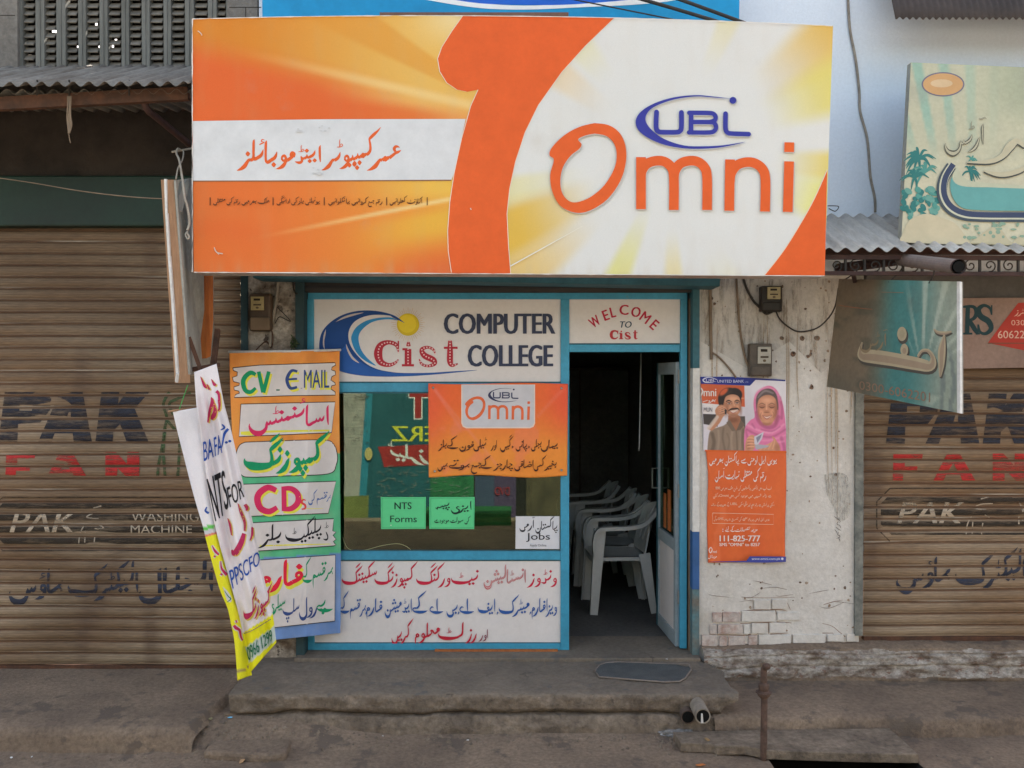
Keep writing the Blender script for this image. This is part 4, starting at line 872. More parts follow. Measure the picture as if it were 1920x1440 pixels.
# --- welcome panel
ar = Art(Q, KF); ar.z(1040, 540, 4)
for ch, x, y, rot, w in (('W', 300, 252, 33, 72), ('E', 383, 204, -20, 38), ('L', 436, 182, -14, 34), ('C', 520, 164, 0, 64), ('O', 610, 180, 18, 66), ('M', 680, 222, 36, 62), ('E', 748, 276, 42, 40)):
    ar.letter(ch, x, y, w, 76, rot if ch != 'W' else -33 + 0, (164, 40, 62), .05)
ar.latin('TO', (482, 250, 572, 298), (46, 66, 84), .03, slant=.2)
for st in CIST: ar.stroke([(415 + (x - 525) * .36, 316 + (y - 362) * .375, w * .40) for x, y, w in st], (166, 56, 62), len(st) > 2)
ar.build('lettering', P2)
# --- lower panel: three painted lines
ar = Art(Q, KF); ar.z(580, 1030, 3.84); r1, bl = (176, 40, 62), (48, 82, 142)
for w_, a, c in (('ونڈوز', 1566, 1778), ('نیٹ', 1024, 1222), ('ورکنگ', 772, 1012), ('کمپوزنگ', 472, 780), ('سکیننگ', 236, 486)): ar.nast(w_, a, c, 240, 29, r1)
ar.nast('انسٹالیشن', 1258, 1556, 240, 29, (170, 74, 84)); ar.nast('انسٹالیشن', 1260, 1554, 240, 29, (184, 150, 146), .35)
for w_, a, c in (('ویزا', 1700, 1780), ('فارم', 1604, 1700), ('میٹرک', 1366, 1582), ('ایف', 1214, 1336), ('اے', 1084, 1186), ('بی', 990, 1066), ('اے', 870, 964), ('کے', 746, 852), ('ایڈمیشن', 545, 736), ('فارم', 414, 525), ('ہر', 360, 408), ('قسم', 296, 372), ('کے', 222, 290)): ar.nast(w_, a, c, 448, 29, bl, .8)
for x in (1586, 1350, 1070, 404): ar.stroke([(x + 5, 448, 3), (x + 6, 456, 9), (x, 470, 2)], bl)
for w_, a, c, s_ in (('اور', 1216, 1284, 20), ('رز', 1122, 1204, 30), ('لٹ', 930, 1110, 30), ('معلوم', 764, 936, 32), ('کریں', 594, 750, 31)): ar.nast(w_, a, c, 640, s_, (168, 36, 52) if s_ > 25 else (120, 52, 66))
ar.build('lettering', P3)
# --- open door leaf
hx, hy = at(1270, 1215, .13), None
d0 = Vector((at(1272, 1000, .13).x, .14, .014)); d1 = Vector((at(1236, 1000, .68).x, .68, .014)); dz = at(1236, 676, .68).z - .02
dd = (d1 - d0)
def leaf(a, c, z0, z1, th=.035):
    p = d0 + dd * a; q = d0 + dd * c; nrm = Vector((-dd.y, dd.x, 0)).normalized() * th / 2
    return [p - nrm, q - nrm, q + nrm, p + nrm], z0, z1
def leafbox(mb, a, c, z0, z1, th=.035):
    pl, _, _ = leaf(a, c, z0, z1, th); mb.prism([(v.x, v.y, z0) for v in pl], (0, 0, z1 - z0)); return mb
dr = leafbox(MB(), 0, .09, .014, dz); leafbox(dr, .91, 1, .014, dz); leafbox(dr, .09, .91, .014, .10); leafbox(dr, .09, .91, .64, .72); leafbox(dr, .09, .91, dz - .08, dz)
door = dr.build('door', mat('pale blue grey aluminium', (.34, .40, .43), (.26, .32, .35), scale=4, rough=.5, fine=.1), sf)
leafbox(MB(), .935, 1.004, .013, dz + .002, .041).build('edge_trim', M['teal'], door)
leafbox(MB(), .091, .909, .101, .639, .015).build('door_panel', M['board_white'], door)
leafbox(MB(), .091, .909, .721, dz - .081, .006).build('door_glass', gm, door)
st1 = leafbox(leafbox(MB(), .35, .5, .74, 1.02, .010), .6, .72, .74, .98, .010); st1.build('sticker', mat('orange paper', (.55, .17, .05), (.45, .13, .04), rough=.6), door)
nrm = Vector((-dd.y, dd.x, 0)).normalized()
for s_ in (-1, 1):
    h = d0 + dd * .93; e = nrm * s_ * .06
    MB().tube([(h.x, h.y, 1.0), (h.x + e.x, h.y + e.y, 1.0), (h.x + e.x, h.y + e.y, 1.14), (h.x, h.y, 1.14)], .006, 6).build('handle', M['steel'], door)
k = d0 + dd * .93 - nrm * .03
MB().box(k.x - .012, k.y - .02, .87, k.x - .004, k.y + .0, .93).box(k.x - .02, k.y - .02, .83, k.x - .008, k.y - .015, .87).build('lock_and_keys', M['steel'], door)
for z in (.3, 1.0, 1.75): MB().tube([(at(1273, 900, .125).x, .122, z), (at(1273, 900, .125).x, .122, z + .09)], .009, 8).build('hinge', M['alu'], door)
# plank wedged under the frame
mb = MB(); mb.bpx(815, 1219.5, 1046, 1226, YF - .03, YF + .1); tag(mb.build('plank', M['orange_wood']), 'thin peeling orange plank wedged under the blue frame', 'plank')

# ---- the shop's own rolled up shutter: guides, roll and canopy beam
rs = thing('rolled_up_shutter', 'shop shutter rolled up above the blue front with tall painted guide rails', 'roller shutter', (-.1, 0, 2.4))
rows = MB()
zt, zb = at(900, 516, .03).z, at(900, 548, .03).z
def frs(u, v):
    z = lerp(zb - .0, zt + .06, v); return (lerp(SX0 + .05, SX1 - .04, u), .03 - .010 * abs(math.sin(math.pi * (z - zb) / .045)), z)
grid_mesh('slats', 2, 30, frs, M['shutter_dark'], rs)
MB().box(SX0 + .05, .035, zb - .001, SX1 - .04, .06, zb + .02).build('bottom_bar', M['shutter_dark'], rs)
gd = MB(); gd.bpx(555, 514, 569, 1236, -.02, .10); gd.build('guide_rail', M['dark_teal'], rs)
ro = MB(); ro.bpx(1299, 514, 1312, 690, -.02, .10); gr = ro.build('guide_rail', M['teal'], rs)
MB().box(X0(1299, -.02), -.02, at(1300, 997, -.02).z, X0(1312, -.02), .1, at(1300, 690.3, -.02).z).build('guide_rail', M['flex'], rs)['label'] = 'white painted middle of the right guide rail'
MB().box(X0(1299, -.02), -.02, at(1300, 1105, -.02).z, X0(1312, -.02), .1, at(1300, 997.3, -.02).z).build('guide_rail', mat('deep blue paint', (.04, .12, .32), (.03, .09, .22), scale=9, rough=.6, fine=.15), rs)['label'] = 'deep blue lower piece of the right guide rail'
MB().box(X0(1299, -.02), -.02, .0, X0(1312, -.02), .1, at(1300, 1105.3, -.02).z).build('guide_rail', mat('worn turquoise paint', (.10, .22, .25), (.16, .15, .13), scale=10, rough=.7, fine=.2), rs)['label'] = 'worn turquoise foot of the right guide rail'
mb = MB(); mb.bpx(1291.5, 560, 1297.5, 1236, .06, .12); mb.bpx(570, 552, 573, 1236, .06, .12); mb.build('edge_strip', M['conduit'], rs)
MB().prism([at(474, 497, -.24), at(1352, 497, -.24), at(1350, 537, -.24), at(1290, 536, -.24), at(474, 521, -.24)], (0, .22, 0)).build('canopy_beam', M['teal'], rs, bevel=.006)

# ================================================================ the big shop sign
def quad3(p, q, r):
    (x0, y0), (x1, y1), (x2, y2) = p, q, r
    return lambda x: y0 * (x - x1) * (x - x2) / ((x0 - x1) * (x0 - x2)) + y1 * (x - x0) * (x - x2) / ((x1 - x0) * (x1 - x2)) + y2 * (x - x0) * (x - x1) / ((x2 - x0) * (x2 - x1))
S = Plane(at(360, 35, -.90), at(1562, 48, -.90), at(363, 511, -.83))
stop = quad3((360, 35), (900, 29), (1562, 48)); sbot = quad3((363, 511), (950, 514), (1546, 518))
def sxy(u, v):
    xl = lerp(360, 363, v) + 1.6 * noise.noise(Vector((v * 9, 1, 0))) * (u < .01); xr = lerp(1562, 1546, v); x = lerp(xl, xr, u)
    return x, lerp(stop(x), sbot(x), v)
def wedge(x, y, cx, cy, a0, a1, r0, r1, soft=.25):
    dx, dy = x - cx, y - cy; a = math.degrees(math.atan2(dy, dx)) % 360; r = math.hypot(dx, dy); m = (a0 + a1) / 2; h = (a1 - a0) / 2
    d = abs((a - m + 180) % 360 - 180); return (1 - sstep(h * (1 - soft), h * (1 + soft), d)) * sstep(r0, r1, r)
def sign_col(u, v):
    x, y = sxy(u, v)
    if x > 945 or (x > 900 and y < 200):
        c = (222, 221, 218)
        for (a0, a1, r0, r1, cc, k) in ((-44, -28, 190, 420, (222, 178, 84), .95), (-31, -14, 180, 330, (224, 208, 110), .85), (-1, 9, 190, 330, (226, 200, 90), .85), (9, 24, 200, 330, (232, 224, 90), .8), (146, 163, 130, 330, (224, 180, 74), .95), (134, 147, 160, 380, (228, 190, 110), .9), (163, 172, 140, 360, (226, 214, 140), .7),
                                        (108, 118, 90, 260, (222, 216, 120), .75), (84, 92, 130, 240, (228, 206, 130), .6), (210, 222, 130, 300, (232, 200, 150), .7), (60, 72, 180, 320, (226, 214, 150), .4), (-70, -62, 150, 300, (228, 214, 150), .5), (225, 236, 170, 300, (228, 216, 140), .5)):
            c = mixl(c, cc, k * wedge(x, y, 1255, 290, a0, a1, r0, r1, .45))
    elif y < 280:
        yr = 85 + (x - 400) * .232                           # the edge of the long ray
        t = sstep(-26, 46, y - yr)
        up = mixl((216, 132, 48), (232, 184, 96), sstep(380, 830, x)); up = mixl(up, (222, 150, 60), .6 * wedge(x, y, 960, 215, 205, 216, 60, 200)); up = mixl(up, (236, 214, 160), sstep(730, 870, x) * sstep(120, 20, y))
        lo = mixl((226, 106, 54), (230, 140, 70), sstep(600, 880, x) * .7); lo = mixl(lo, (236, 186, 110), sstep(30, 0, y - yr - (880 - x) * .12) * sstep(560, 860, x)); lo = mixl(lo, (232, 160, 90), sstep(780, 880, x) * .8)
        c = mixl(up, lo, t); c = mixl(c, (240, 206, 140), (1 - sstep(0, 16, abs(y - yr))) * .75 * sstep(400, 760, x))
    else:
        c = mixl((228, 116, 56), (232, 146, 62), sstep(440, 800, x)); yr = 452 - (x - 450) * .20
        c = mixl(c, (236, 188, 84), sstep(600, 840, x) * (1 - sstep(0, 60, abs(y - 350)))); c = mixl(c, (232, 176, 70), sstep(620, 830, x) * sstep(0, 30, y - yr) * (1 - sstep(30, 90, y - yr - (x - 600) * .1)))
        c = mixl(c, (226, 106, 56), sstep(40, 150, y - yr) * sstep(640, 800, x)); c = mixl(c, (242, 214, 150), (1 - sstep(0, 7, abs(y - yr))) * .85 * sstep(440, 760, x))
        c = mixl(c, (226, 108, 54), .8 * (1 - sstep(0, 50, y - 400 - (x - 360) * .3)) * sstep(560, 380, x) * sstep(395, 440, y))
    dsk = max(0, fbm(x * .035, y * .008, 6)) * .09 + max(0, fbm(x * .012, y * .012, 2)) * .06 + .25 * sstep(.93, 1, v) * max(0, fbm(x * .05, 1, 3) + .3); c = mixl(c, (196, 180, 160), dsk)
    return alb(c, KS)
sign = thing('shop_sign', 'large orange and white lightbox sign with a giant orange swoosh, above the doorway', 'sign', tuple(S.at(950, 514)))
fm = mat('printed flex face', (.7, .7, .7), (.42, .36, .30), scale=2.2, rough=.55, spec=.12, vcol=True, fine=.05, bscale=400, lo=.62, hi=.95, bump=.08)
grid_mesh('face', 330, 130, lambda u, v: S.at(*sxy(u, v), .0012 * noise.noise(Vector((u * 9, v * 5, 1))) + .0006 * noise.noise(Vector((u * 40, v * 6, 4))) * (sstep(.12, 0, v) + sstep(.86, 1, v))), fm, sign, sign_col)
V = [S.at(*sxy(u, v)) for u, v in [(i / 30, 0) for i in range(31)] + [(1, i / 10) for i in range(1, 11)] + [(1 - i / 30, 1) for i in range(1, 31)] + [(0, 1 - i / 10) for i in range(1, 10)]]
n = len(V); bk = [p + Vector((0, .15, 0)) for p in V]
rim = mesh_obj('rim', V + bk, [(i, (i + 1) % n, (i + 1) % n + n, i + n) for i in range(n)], mat('flex wrapped rim', (.62, .56, .52), (.45, .30, .22), scale=3, rough=.6, fine=.15), sign)
mesh_obj('back', [p - Vector((0, .004, 0)) for p in bk], [tuple(range(n))[::-1]], M['tin'], sign)
for (x, y) in ((460, 70), (1420, 80), (470, 470), (1430, 470)):
    p = S.at(x, y); MB().bar(p + Vector((0, .14, 0)), (p.x, .0, p.z + .02), .03).build('bracket', M['rust'], sign)
def omni(ar, T, s, c):
    """ring with a knuckle, then three letters; T maps the drawing to the current frame"""
    P = lambda l: [T(*p) for p in l]
    outer = [(590, 633), (660, 643), (715, 680), (747, 745), (751, 830), (722, 930), (655, 1025), (565, 1083), (490, 1094), (415, 1060), (372, 985), (361, 900), (380, 822), (358, 800), (365, 766), (410, 715), (465, 675), (525, 648)]
    inner = [(590, 687), (650, 700), (690, 740), (703, 800), (690, 868), (640, 952), (570, 1012), (500, 1040), (455, 1032), (422, 990), (413, 930), (426, 862), (465, 802), (508, 768), (522, 742), (505, 716), (545, 696)]
    sm = lambda l: [q[:2] for q in smooth(l + [l[0]], 4)[:-1]]
    ar.poly([P(sm(outer)), P(sm(inner))], c)
    for st in ([(828, 808), (828, 1076)], [(828, 930), (832, 880), (860, 842), (905, 827), (950, 832), (985, 862), (997, 915), (997, 1080)], [(997, 930), (1002, 882), (1030, 842), (1075, 827), (1120, 832), (1155, 862), (1168, 915), (1168, 1080)],
               [(1286, 820), (1282, 1084)], [(1285, 935), (1292, 890), (1322, 850), (1370, 834), (1415, 840), (1453, 870), (1468, 925), (1466, 1088)], [(1590, 830), (1583, 1090)], [(1591, 732), (1590, 782)]):
        ar.stroke([(*T(x, y), 50 * s) for x, y in st], c, len(st) > 2)
def ubl(ar, T, s, c):
    P = lambda l: [T(*p) for p in l]
    ar.poly(P([q[:2] for q in smooth([(1300, 508), (1200, 496), (1110, 489), (1000, 500), (900, 530), (830, 572), (801, 620), (815, 670), (870, 712), (950, 745), (1050, 763), (1150, 765), (1250, 756), (1365, 730), (1250, 747), (1150, 752), (1050, 748), (950, 716), (885, 670), (852, 622), (862, 580), (905, 545), (1000, 511), (1110, 496), (1200, 501)], 4)]), c)
    x, y = T(1301, 516); ar.ell(x, y, 18 * s, 18 * s, c, n=14)
    for st, w in (([(908, 576), (906, 655), (918, 676), (940, 680), (1008, 680), (1028, 674), (1036, 655), (1036, 578)], 25), ([(1086, 582), (1085, 680)], 24), ([(1075, 681), (1180, 681), (1206, 672), (1214, 654), (1206, 634), (1182, 628), (1086, 628)], 23), ([(1182, 628), (1206, 620), (1212, 604), (1204, 588), (1178, 581), (1076, 580)], 23),
                  ([(1263, 584), (1263, 660), (1274, 682), (1300, 687), (1382, 690)], 24)):
        ar.stroke([(*T(a, b_), w * s) for a, b_ in st], c, True)
        for e in (st[0], st[-1]): x, y = T(*e); ar.ell(x, y, w * s * .5, w * s * .5, c, n=10)
ar = Art(S, KS, .0024, rough=.45); ar.inc = .00003
OR, WHT = (232, 102, 50), (224, 222, 220)
SW = [(868, 30), (848, 58), (829, 88), (821, 110), (825, 134), (838, 155), (857, 168), (876, 172), (897, 168), (883, 199), (866, 260), (852, 325), (844, 379), (840, 433), (841, 470), (847, 511), (957, 513), (953, 463), (950, 401), (955, 354), (966, 303), (984, 248), (1009, 197), (1053, 135), (1097, 86), (1152, 33)]
ar.poly([(x - 1.3 if i < 16 else x + 1.3, y) for i, (x, y) in enumerate(SW)], (240, 226, 206)); ar.poly(SW, OR)
ar.poly([(1551, 318), (1546.5, 516.5), (1434, 515.8), (1469, 470), (1501, 419), (1527, 372)], OR); ar.stroke([(1434, 515, 1.6), (1469, 470, 1.6), (1501, 419, 1.6), (1527, 372, 1.6), (1551, 318, 1.6)], (238, 222, 200))
ar.poly([(361.5, 227), (610, 223.5), (873, 223), (851, 325), (846.5, 337), (620, 338), (362, 338.5)], (222, 222, 224)); ar.stroke([(362, 339.5, 2), (620, 339, 2.4), (846, 338, 2.4)], (150, 112, 82))
for t_, a_, c_, s_ in (('عمر', 688, 752, 12.0), ('کمپیوٹر', 603, 714, 11.6), ('اینڈ', 553, 601, 9.6), ('موبائلز', 444, 552, 12.0)): ar.nast(t_, a_, c_, 304, s_, OR, 1.0)
DK = (98, 62, 40)
for x in (394, 512, 608, 725, 801): ar.rect(x - .8, 370, x + .8, 385, DK)
for t, a, c in (('اکاؤنٹ کھلوائیں', 731, 793), ('رقم جمع کروائیں یا نکلوائیں', 616, 717), ('یوٹیلٹی بلز کی ادائیگی', 519, 600), ('ملک بھر میں رقم کی منتقلی', 400, 504)): ar.nast(t, a, c, 381, 2.7, DK, .95)
ar.stroke([(957, 499, 2.2), (1020, 464, 1.8), (1092, 424, .6)], (240, 236, 222))
ar.z(900, 0, 2.743)
omni(ar, lambda x, y: (x + 5, y + 5), 1, (196, 190, 184)); omni(ar, lambda x, y: (x, y), 1, OR)
ubl(ar, lambda x, y: (x + 4, y + 5), 1, (188, 188, 192)); ubl(ar, lambda x, y: (x, y), 1, (62, 66, 158))
ar.z(360, 0, 2.77)
for st in ([(30, 160), (45, 172), (52, 184)], [(115, 1285), (128, 1310), (160, 1318)], [(120, 1300), (140, 1322)], [(1446, 1080), (1450, 1090)]): ar.stroke([(*p, 5) for p in st], (216, 196, 180))
for (x, y, r) in ((640, 890, 9), (560, 690, 7), (690, 670, 6)):
    for k in range(5): ar.ell(x + random.uniform(-30, 30), y + random.uniform(-20, 20), r * random.uniform(.6, 1.8), r * random.uniform(.3, .9), (208, 207, 208), n=10)
ar.z(0, 0, 1)
for e, k in (([(360.5, y) for y in range(36, 512, 6)], 1), ([(x, stop(x) + .6) for x in range(361, 1562, 8)], 0), ([(x, sbot(x) - .6) for x in range(364, 1546, 8)], 0)):
    ar.stroke([(x + (1.0 * noise.noise(Vector((y * .1, 3, 0))) if k else 0), y, max(.2, 1.3 + 1.8 * noise.noise(Vector((x * .06, y * .06, 9))))) for x, y in e], (232, 226, 220), False)
ar.build('printed_design', sign)

# ---- sky blue cloth sign above it
BS = Flat(-.28); b2 = thing('banner', 'bright sky blue banner with a white swoosh behind the top of the large sign', 'banner', tuple(BS.at(940, 36)))
sheet('cloth', [(490, -130), (1388, -130), (1386, 39), (940, 34), (492, 36)], BS, mat('sky blue flex', (.008, .30, .60), (.006, .25, .52), scale=2, rough=.5, bump=.15, bscale=8), .02, b2)
ar = Art(BS, .72, .002)
ar.stroke([(700, -30, 20), (860, 4, 12), (960, 14, 8), (1080, 10, 8), (1250, -4, 14), (1380, -40, 24)], (222, 222, 214)); ar.stroke([(740, -34, 24), (880, -4, 16), (980, 4, 10), (1080, 2, 12), (1230, -16, 22)], (40, 90, 180))
ar.build('printed_design', b2)
mb = MB(); mb.bpx(712, 23, 1066, 31, -.36, -.30); tag(mb.build('batten', mat('brown batten', (.22, .12, .09), (.15, .08, .06))), 'brown wooden batten across the foot of the sky blue banner', 'batten')
for i, (pts, r, lb) in enumerate((([(1020, -12, -.30), (1180, 20, -.55), (1330, 50, -.80)], .004, 'thinnest of the three slanting wires before the sky blue banner'), ([(1130, -22, -.30), (1250, 12, -.55), (1370, 48, -.80)], .010, 'lower thick wire slanting across the sky blue banner'), ([(1180, -34, -.30), (1300, 8, -.55), (1420, 52, -.80)], .010, 'upper thick wire slanting across the sky blue banner, nearest the white wall'))):
    tag(MB().tube(catmull([at(*p) for p in pts]), r, 6).build('cable', M['cable'], smooth=True), lb, 'cable', 'wires above the large sign')

# ================================================================ faded painted board on the right awning
W = Plane(at(1708, 117, -.42), at(1920, 127, -.42), at(1690, 452, -.62))
wb = thing('shop_sign', 'faded beige and teal sign board with palm trees leaning on the right awning', 'sign', tuple(W.at(1800, 455)))
def wcol(u, v):
    x = 1690 + u * 560; y = 117 + v * 340; c = (176, 172, 146)
    a = math.degrees(math.atan2(y - 700, x - 1850)); s_ = math.sin(a * 1.25); c = mixl(c, (128, 164, 148), .75 * sstep(.0, .7, s_) * (1 - sstep(200, 330, y)) * sstep(1900, 1720, x)); c = mixl(c, (140, 148, 122), .6 * sstep(1790, 1920, x) * (1 - sstep(160, 250, y)))
    c = mixl(c, (186, 178, 152), sstep(240, 380, y) * .8); c = mixl(c, (150, 148, 128), .35 * max(0, fbm(x * .02, y * .02, 3))); return alb(c, .9)
TLw, TRw, BRw, BLw = (1708, 117), (2240, 140), (2240, 475), (1690, 452)
def wpt(u, v): return ((1 - u) * (1 - v) * TLw[0] + u * (1 - v) * TRw[0] + u * v * BRw[0] + (1 - u) * v * BLw[0], (1 - u) * (1 - v) * TLw[1] + u * (1 - v) * TRw[1] + u * v * BRw[1] + (1 - u) * v * BLw[1])
grid_mesh('face', 110, 70, lambda u, v: W.at(*wpt(u, v)), mat('faded print', (.5, .5, .5), (.3, .29, .25), scale=3, vcol=True, rough=.6, lo=.55, hi=.9, fine=.08), wb, wcol)
sheet('frame', [TLw, TRw, BRw, BLw], W, mat('dusty frame', (.34, .34, .29), (.25, .24, .2)), .05, wb, off=-.004)
ar = Art(W, .9, .0015); ar.z(1480, 0, 2.88)
tl, td = (82, 138, 128), (56, 112, 108)
ar.ell(830, 455, 116, 66, (112, 108, 122), n=36); ar.ell(830, 455, 108, 59, (192, 150, 104), n=36); ar.ell(822, 450, 60, 22, (200, 172, 136), n=20)
rnd = random.Random(2)
def palm(cx, cy, s_, c, n_=11):
    for i in range(n_):
        a = rnd.uniform(0, 2 * math.pi); l = s_ * rnd.uniform(.7, 1.1); ex, ey = cx + l * math.cos(a), cy + l * math.sin(a) * .9 + .25 * s_
        ar.stroke([(cx, cy, 10), ((cx + ex) / 2, (cy + ey) / 2 - .25 * s_, s_ * .16), (ex, ey, 2)], c)
palm(700, 860, 90, td, 16); palm(735, 930, 80, tl, 14); palm(680, 960, 80, td, 12); palm(975, 925, 60, td, 12); palm(985, 860, 40, tl, 8)
for i in range(60): ar.ell(rnd.uniform(612, 800), rnd.uniform(1020, 1180), rnd.uniform(8, 26), rnd.uniform(6, 18), rnd.choice([tl, td, (100, 146, 134)]), rnd.uniform(0, 90), 9)
ar.curve([(608, 1270), (640, 1200), (690, 1165), (750, 1155), (820, 1175), (900, 1210), (960, 1290), (970, 1318), (780, 1316), (610, 1305)], (186, 174, 146)); ar.curve([(970, 1312), (1030, 1270), (1080, 1235), (1130, 1225), (1180, 1290), (1200, 1322)], (178, 168, 140)); ar.curve([(1190, 1320), (1260, 1270), (1400, 1240), (1700, 1260), (1760, 1345)], (178, 168, 140))
for i in range(26): ar.ell(rnd.uniform(930, 1260), rnd.uniform(1200, 1290), rnd.uniform(6, 20), rnd.uniform(5, 12), (128, 150, 130), n=8)
ar.nast('آرٹس', 842, 1066, 780, 34, (86, 84, 76), 1.0); ar.nast('آرٹس', 842, 1066, 780, 34, (172, 166, 142), .5)
cup = [(880, 890), (838, 960), (828, 1040), (860, 1110), (930, 1152), (1040, 1164), (1300, 1166), (1700, 1178)]
ar.stroke([(x - 4, y + 6, 56) for x, y in cup], (70, 78, 84)); ar.stroke([(x + 2, y, 40) for x, y in cup], (184, 182, 160)); ar.stroke([(x + 6, y - 4, 30) for x, y in cup], (62, 70, 92))
ar.curve([(905, 900), (870, 980), (880, 1060), (930, 1120), (1040, 1136), (1300, 1140), (1700, 1150), (1700, 1030), (1300, 1018), (1100, 1012), (960, 1006), (915, 960)], (98, 150, 146))
ar.curve([(905, 900), (880, 960), (930, 1004), (1100, 1012), (1300, 1018), (1300, 1004), (1100, 990), (960, 970)], (176, 176, 152))
for d, c in ((0, (74, 76, 72)), (8, (178, 170, 144))): ar.stroke([(960, 884 - d, 6), (1080, 880 - d, 22), (1150, 850 - d, 30), (1190, 800 - d, 44), (1230, 770 - d, 30), (1270, 800 - d, 14)], c); ar.stroke([(1050, 930 - d, 8), (1140, 950 - d, 26), (1240, 930 - d, 26), (1320, 880 - d, 20)], c)
ar.build('printed_design', wb)

# ================================================================ tilted hanging sign
TLh, TRh, BLh = at(1573, 523, -.20), at(1800, 528, -1.18), at(1550, 725, -.20)
H = Plane(TLh, TRh, BLh); hs = thing('hanging_sign', 'weathered teal and brown sign board hanging at an angle from a pipe', 'sign', tuple(TLh))
hq = ((1573, 523), (1800, 528), (1801, 775), (1550, 725))
def hpt(u, v):
    # bilinear on the board itself
    p = TLh.lerp(TRh, u); q = BLh.lerp(H.at(1801, 775), u); return p.lerp(q, v)
def hcol(u, v):
    c = mixl((108, 95, 78), (66, 112, 108), sstep(.30, .56, u)); c = mixl(c, (128, 136, 122), sstep(.62, .92, u)); c = mixl(c, (96, 90, 76), sstep(.75, 1, v) * (1 - sstep(.1, .45, u)))
    a = math.degrees(math.atan2(v - .75, u - .75)); ry = math.sin(a * .55 + .7); c = mixl(c, (160, 166, 150), .7 * sstep(.35, .9, ry) * sstep(.55, .75, u) * (1 - sstep(.45, .7, v)))
    c = mixl(c, (88, 96, 96), .55 * sstep(.05, .4, math.sin(u * 95 + 3 * fbm(v * 3, u * 2))) * sstep(.80, .9, u) * sstep(.45, .65, v)); c = mixl(c, (150, 156, 140), .6 * sstep(.15, .4, fbm(u * 6, v * 5, 4)) * sstep(.5, .6, u) * sstep(.68, .85, v)); c = mixl(c, (72, 74, 62), .5 * sstep(.0, .5, fbm(u * 4, v * 6, 1)) * (1 - sstep(.3, .5, u)))
    return alb(c, .72)
grid_mesh('face', 90, 70, hpt, mat('weathered print', (.5, .5, .5), (.14, .12, .095), scale=4, vcol=True, rough=.7, lo=.55, hi=.9, fine=.12), hs, hcol)
nb_ = H.n if H.n.y > 0 else -H.n
P4 = [hpt(0, 0), hpt(1, 0), hpt(1, 1), hpt(0, 1)]; mb = MB(); mb.prism([p + nb_ * .004 for p in P4], nb_ * .014); mb.build('frame', mat('grey tin frame', (.3, .29, .26), (.2, .18, .15)), hs)
mb = MB(); mb.prism([hpt(.985, 0) - nb_ * .006, hpt(1.004, 0) - nb_ * .006, hpt(1.004, 1) - nb_ * .006, hpt(.985, 1) - nb_ * .006], nb_ * .014); mb.build('edge_strip', M['flex'], hs)
ar = Art(H, .72, .002); ar.z(1480, 450, 3.6); bg_, sh_ = (158, 144, 118), (76, 72, 66)
bar_ = [(492, 690, 8), (478, 750, 30), (496, 782, 70), (560, 786, 92), (700, 806, 92), (860, 836, 86), (950, 850, 70), (970, 800, 34), (940, 750, 24), (896, 748, 20), (868, 786, 16)]
for dx, dy, c, k in ((6, 14, sh_, 1.15), (0, 0, bg_, 1), (0, 6, (142, 124, 104), .5)):
    ar.stroke([(x + dx, y + dy, w * k) for x, y, w in bar_], c); ar.stroke([(1046 + dx, 640 + dy, 12 * k), (1030 + dx, 740 + dy, 50 * k), (1026 + dx, 840 + dy, 40 * k), (1018 + dx, 920 + dy, 14 * k)], c)
    ar.stroke([(975 + dx, 600 + dy, 8 * k), (1000 + dx, 622 + dy, 20 * k), (1050 + dx, 628 + dy, 22 * k), (1095 + dx, 616 + dy, 8 * k)], c)
    ar.ell(760 + dx, 634 + dy, 32 * k, 48 * k, c); ar.ell(776 + dx, 742 + dy, 26 * k, 42 * k, c)
ar.ell(760, 634, 18, 30, (150, 138, 112)); ar.nast('آرٹس', 480, 665, 715, 26, (128, 112, 88), .8)
ar.latin('0300-6062201', None, (128, 104, 86), .0, quad=((472, 950), (950, 1030), (950, 1096), (472, 1008)))
for i in range(14): ar.ell(1146, 310 + i * 62, 3.5, 3.5, (110, 96, 86), n=6)
ar.stroke([(330, 440, 4), (440, 456, 5), (560, 468, 3)], (140, 92, 70)); ar.stroke([(620, 352, 3), (770, 356, 3)], (136, 104, 84))
ar.build('printed_design', hs)
pp = thing('signpost_pipe', 'grey steel pipe jutting from the wall above the hanging sign', 'pipe', tuple(at(1580, 505, 0)))
MB().tube([at(1572, 503, -.005), at(1700, 486, -.62)], .030, 14).build('shaded_arm', M['dark_rust'], pp, smooth=True)  # rear length of the pipe, its shade put into a darker colour
pe = at(1798, 500, -1.28); ps = at(1690, 487, -.60)
MB().tube([ps, pe], .036, 18, caps=False).build('tube', mat('grey painted pipe', (.21, .17, .155), (.15, .11, .095), rough=.6, fine=.15), pp, smooth=False)
dv = (pe - ps).normalized(); MB().tube([pe - dv * .002, pe - dv * .06], .028, 16).build('bore_shade', M['black'], pp); MB().tube([pe - dv * .012, pe + dv * .002], .038, 18, caps=False).build('lip', M['dark_rust'], pp)  # black plug paints the darkness inside the open pipe
for (px, py, y, u) in ((1616, 497, -.30, .04), (1698, 490, -.66, .46), (1750, 497, -.98, .78)):
    a = at(px, py, y); q = hpt(u, .02); tag(MB().tube(catmull([a, (a + q) / 2 + Vector((.01, -.01, 0)), q]), .004, 5).build('hanging_wire', M['iron'], smooth=True), {.04: 'thin wire tying the wall end of the hanging sign to the pipe', .46: 'thin wire tying the middle of the hanging sign to the pipe', .78: 'thin wire tying the outer end of the hanging sign to the pipe'}[u], 'wire')
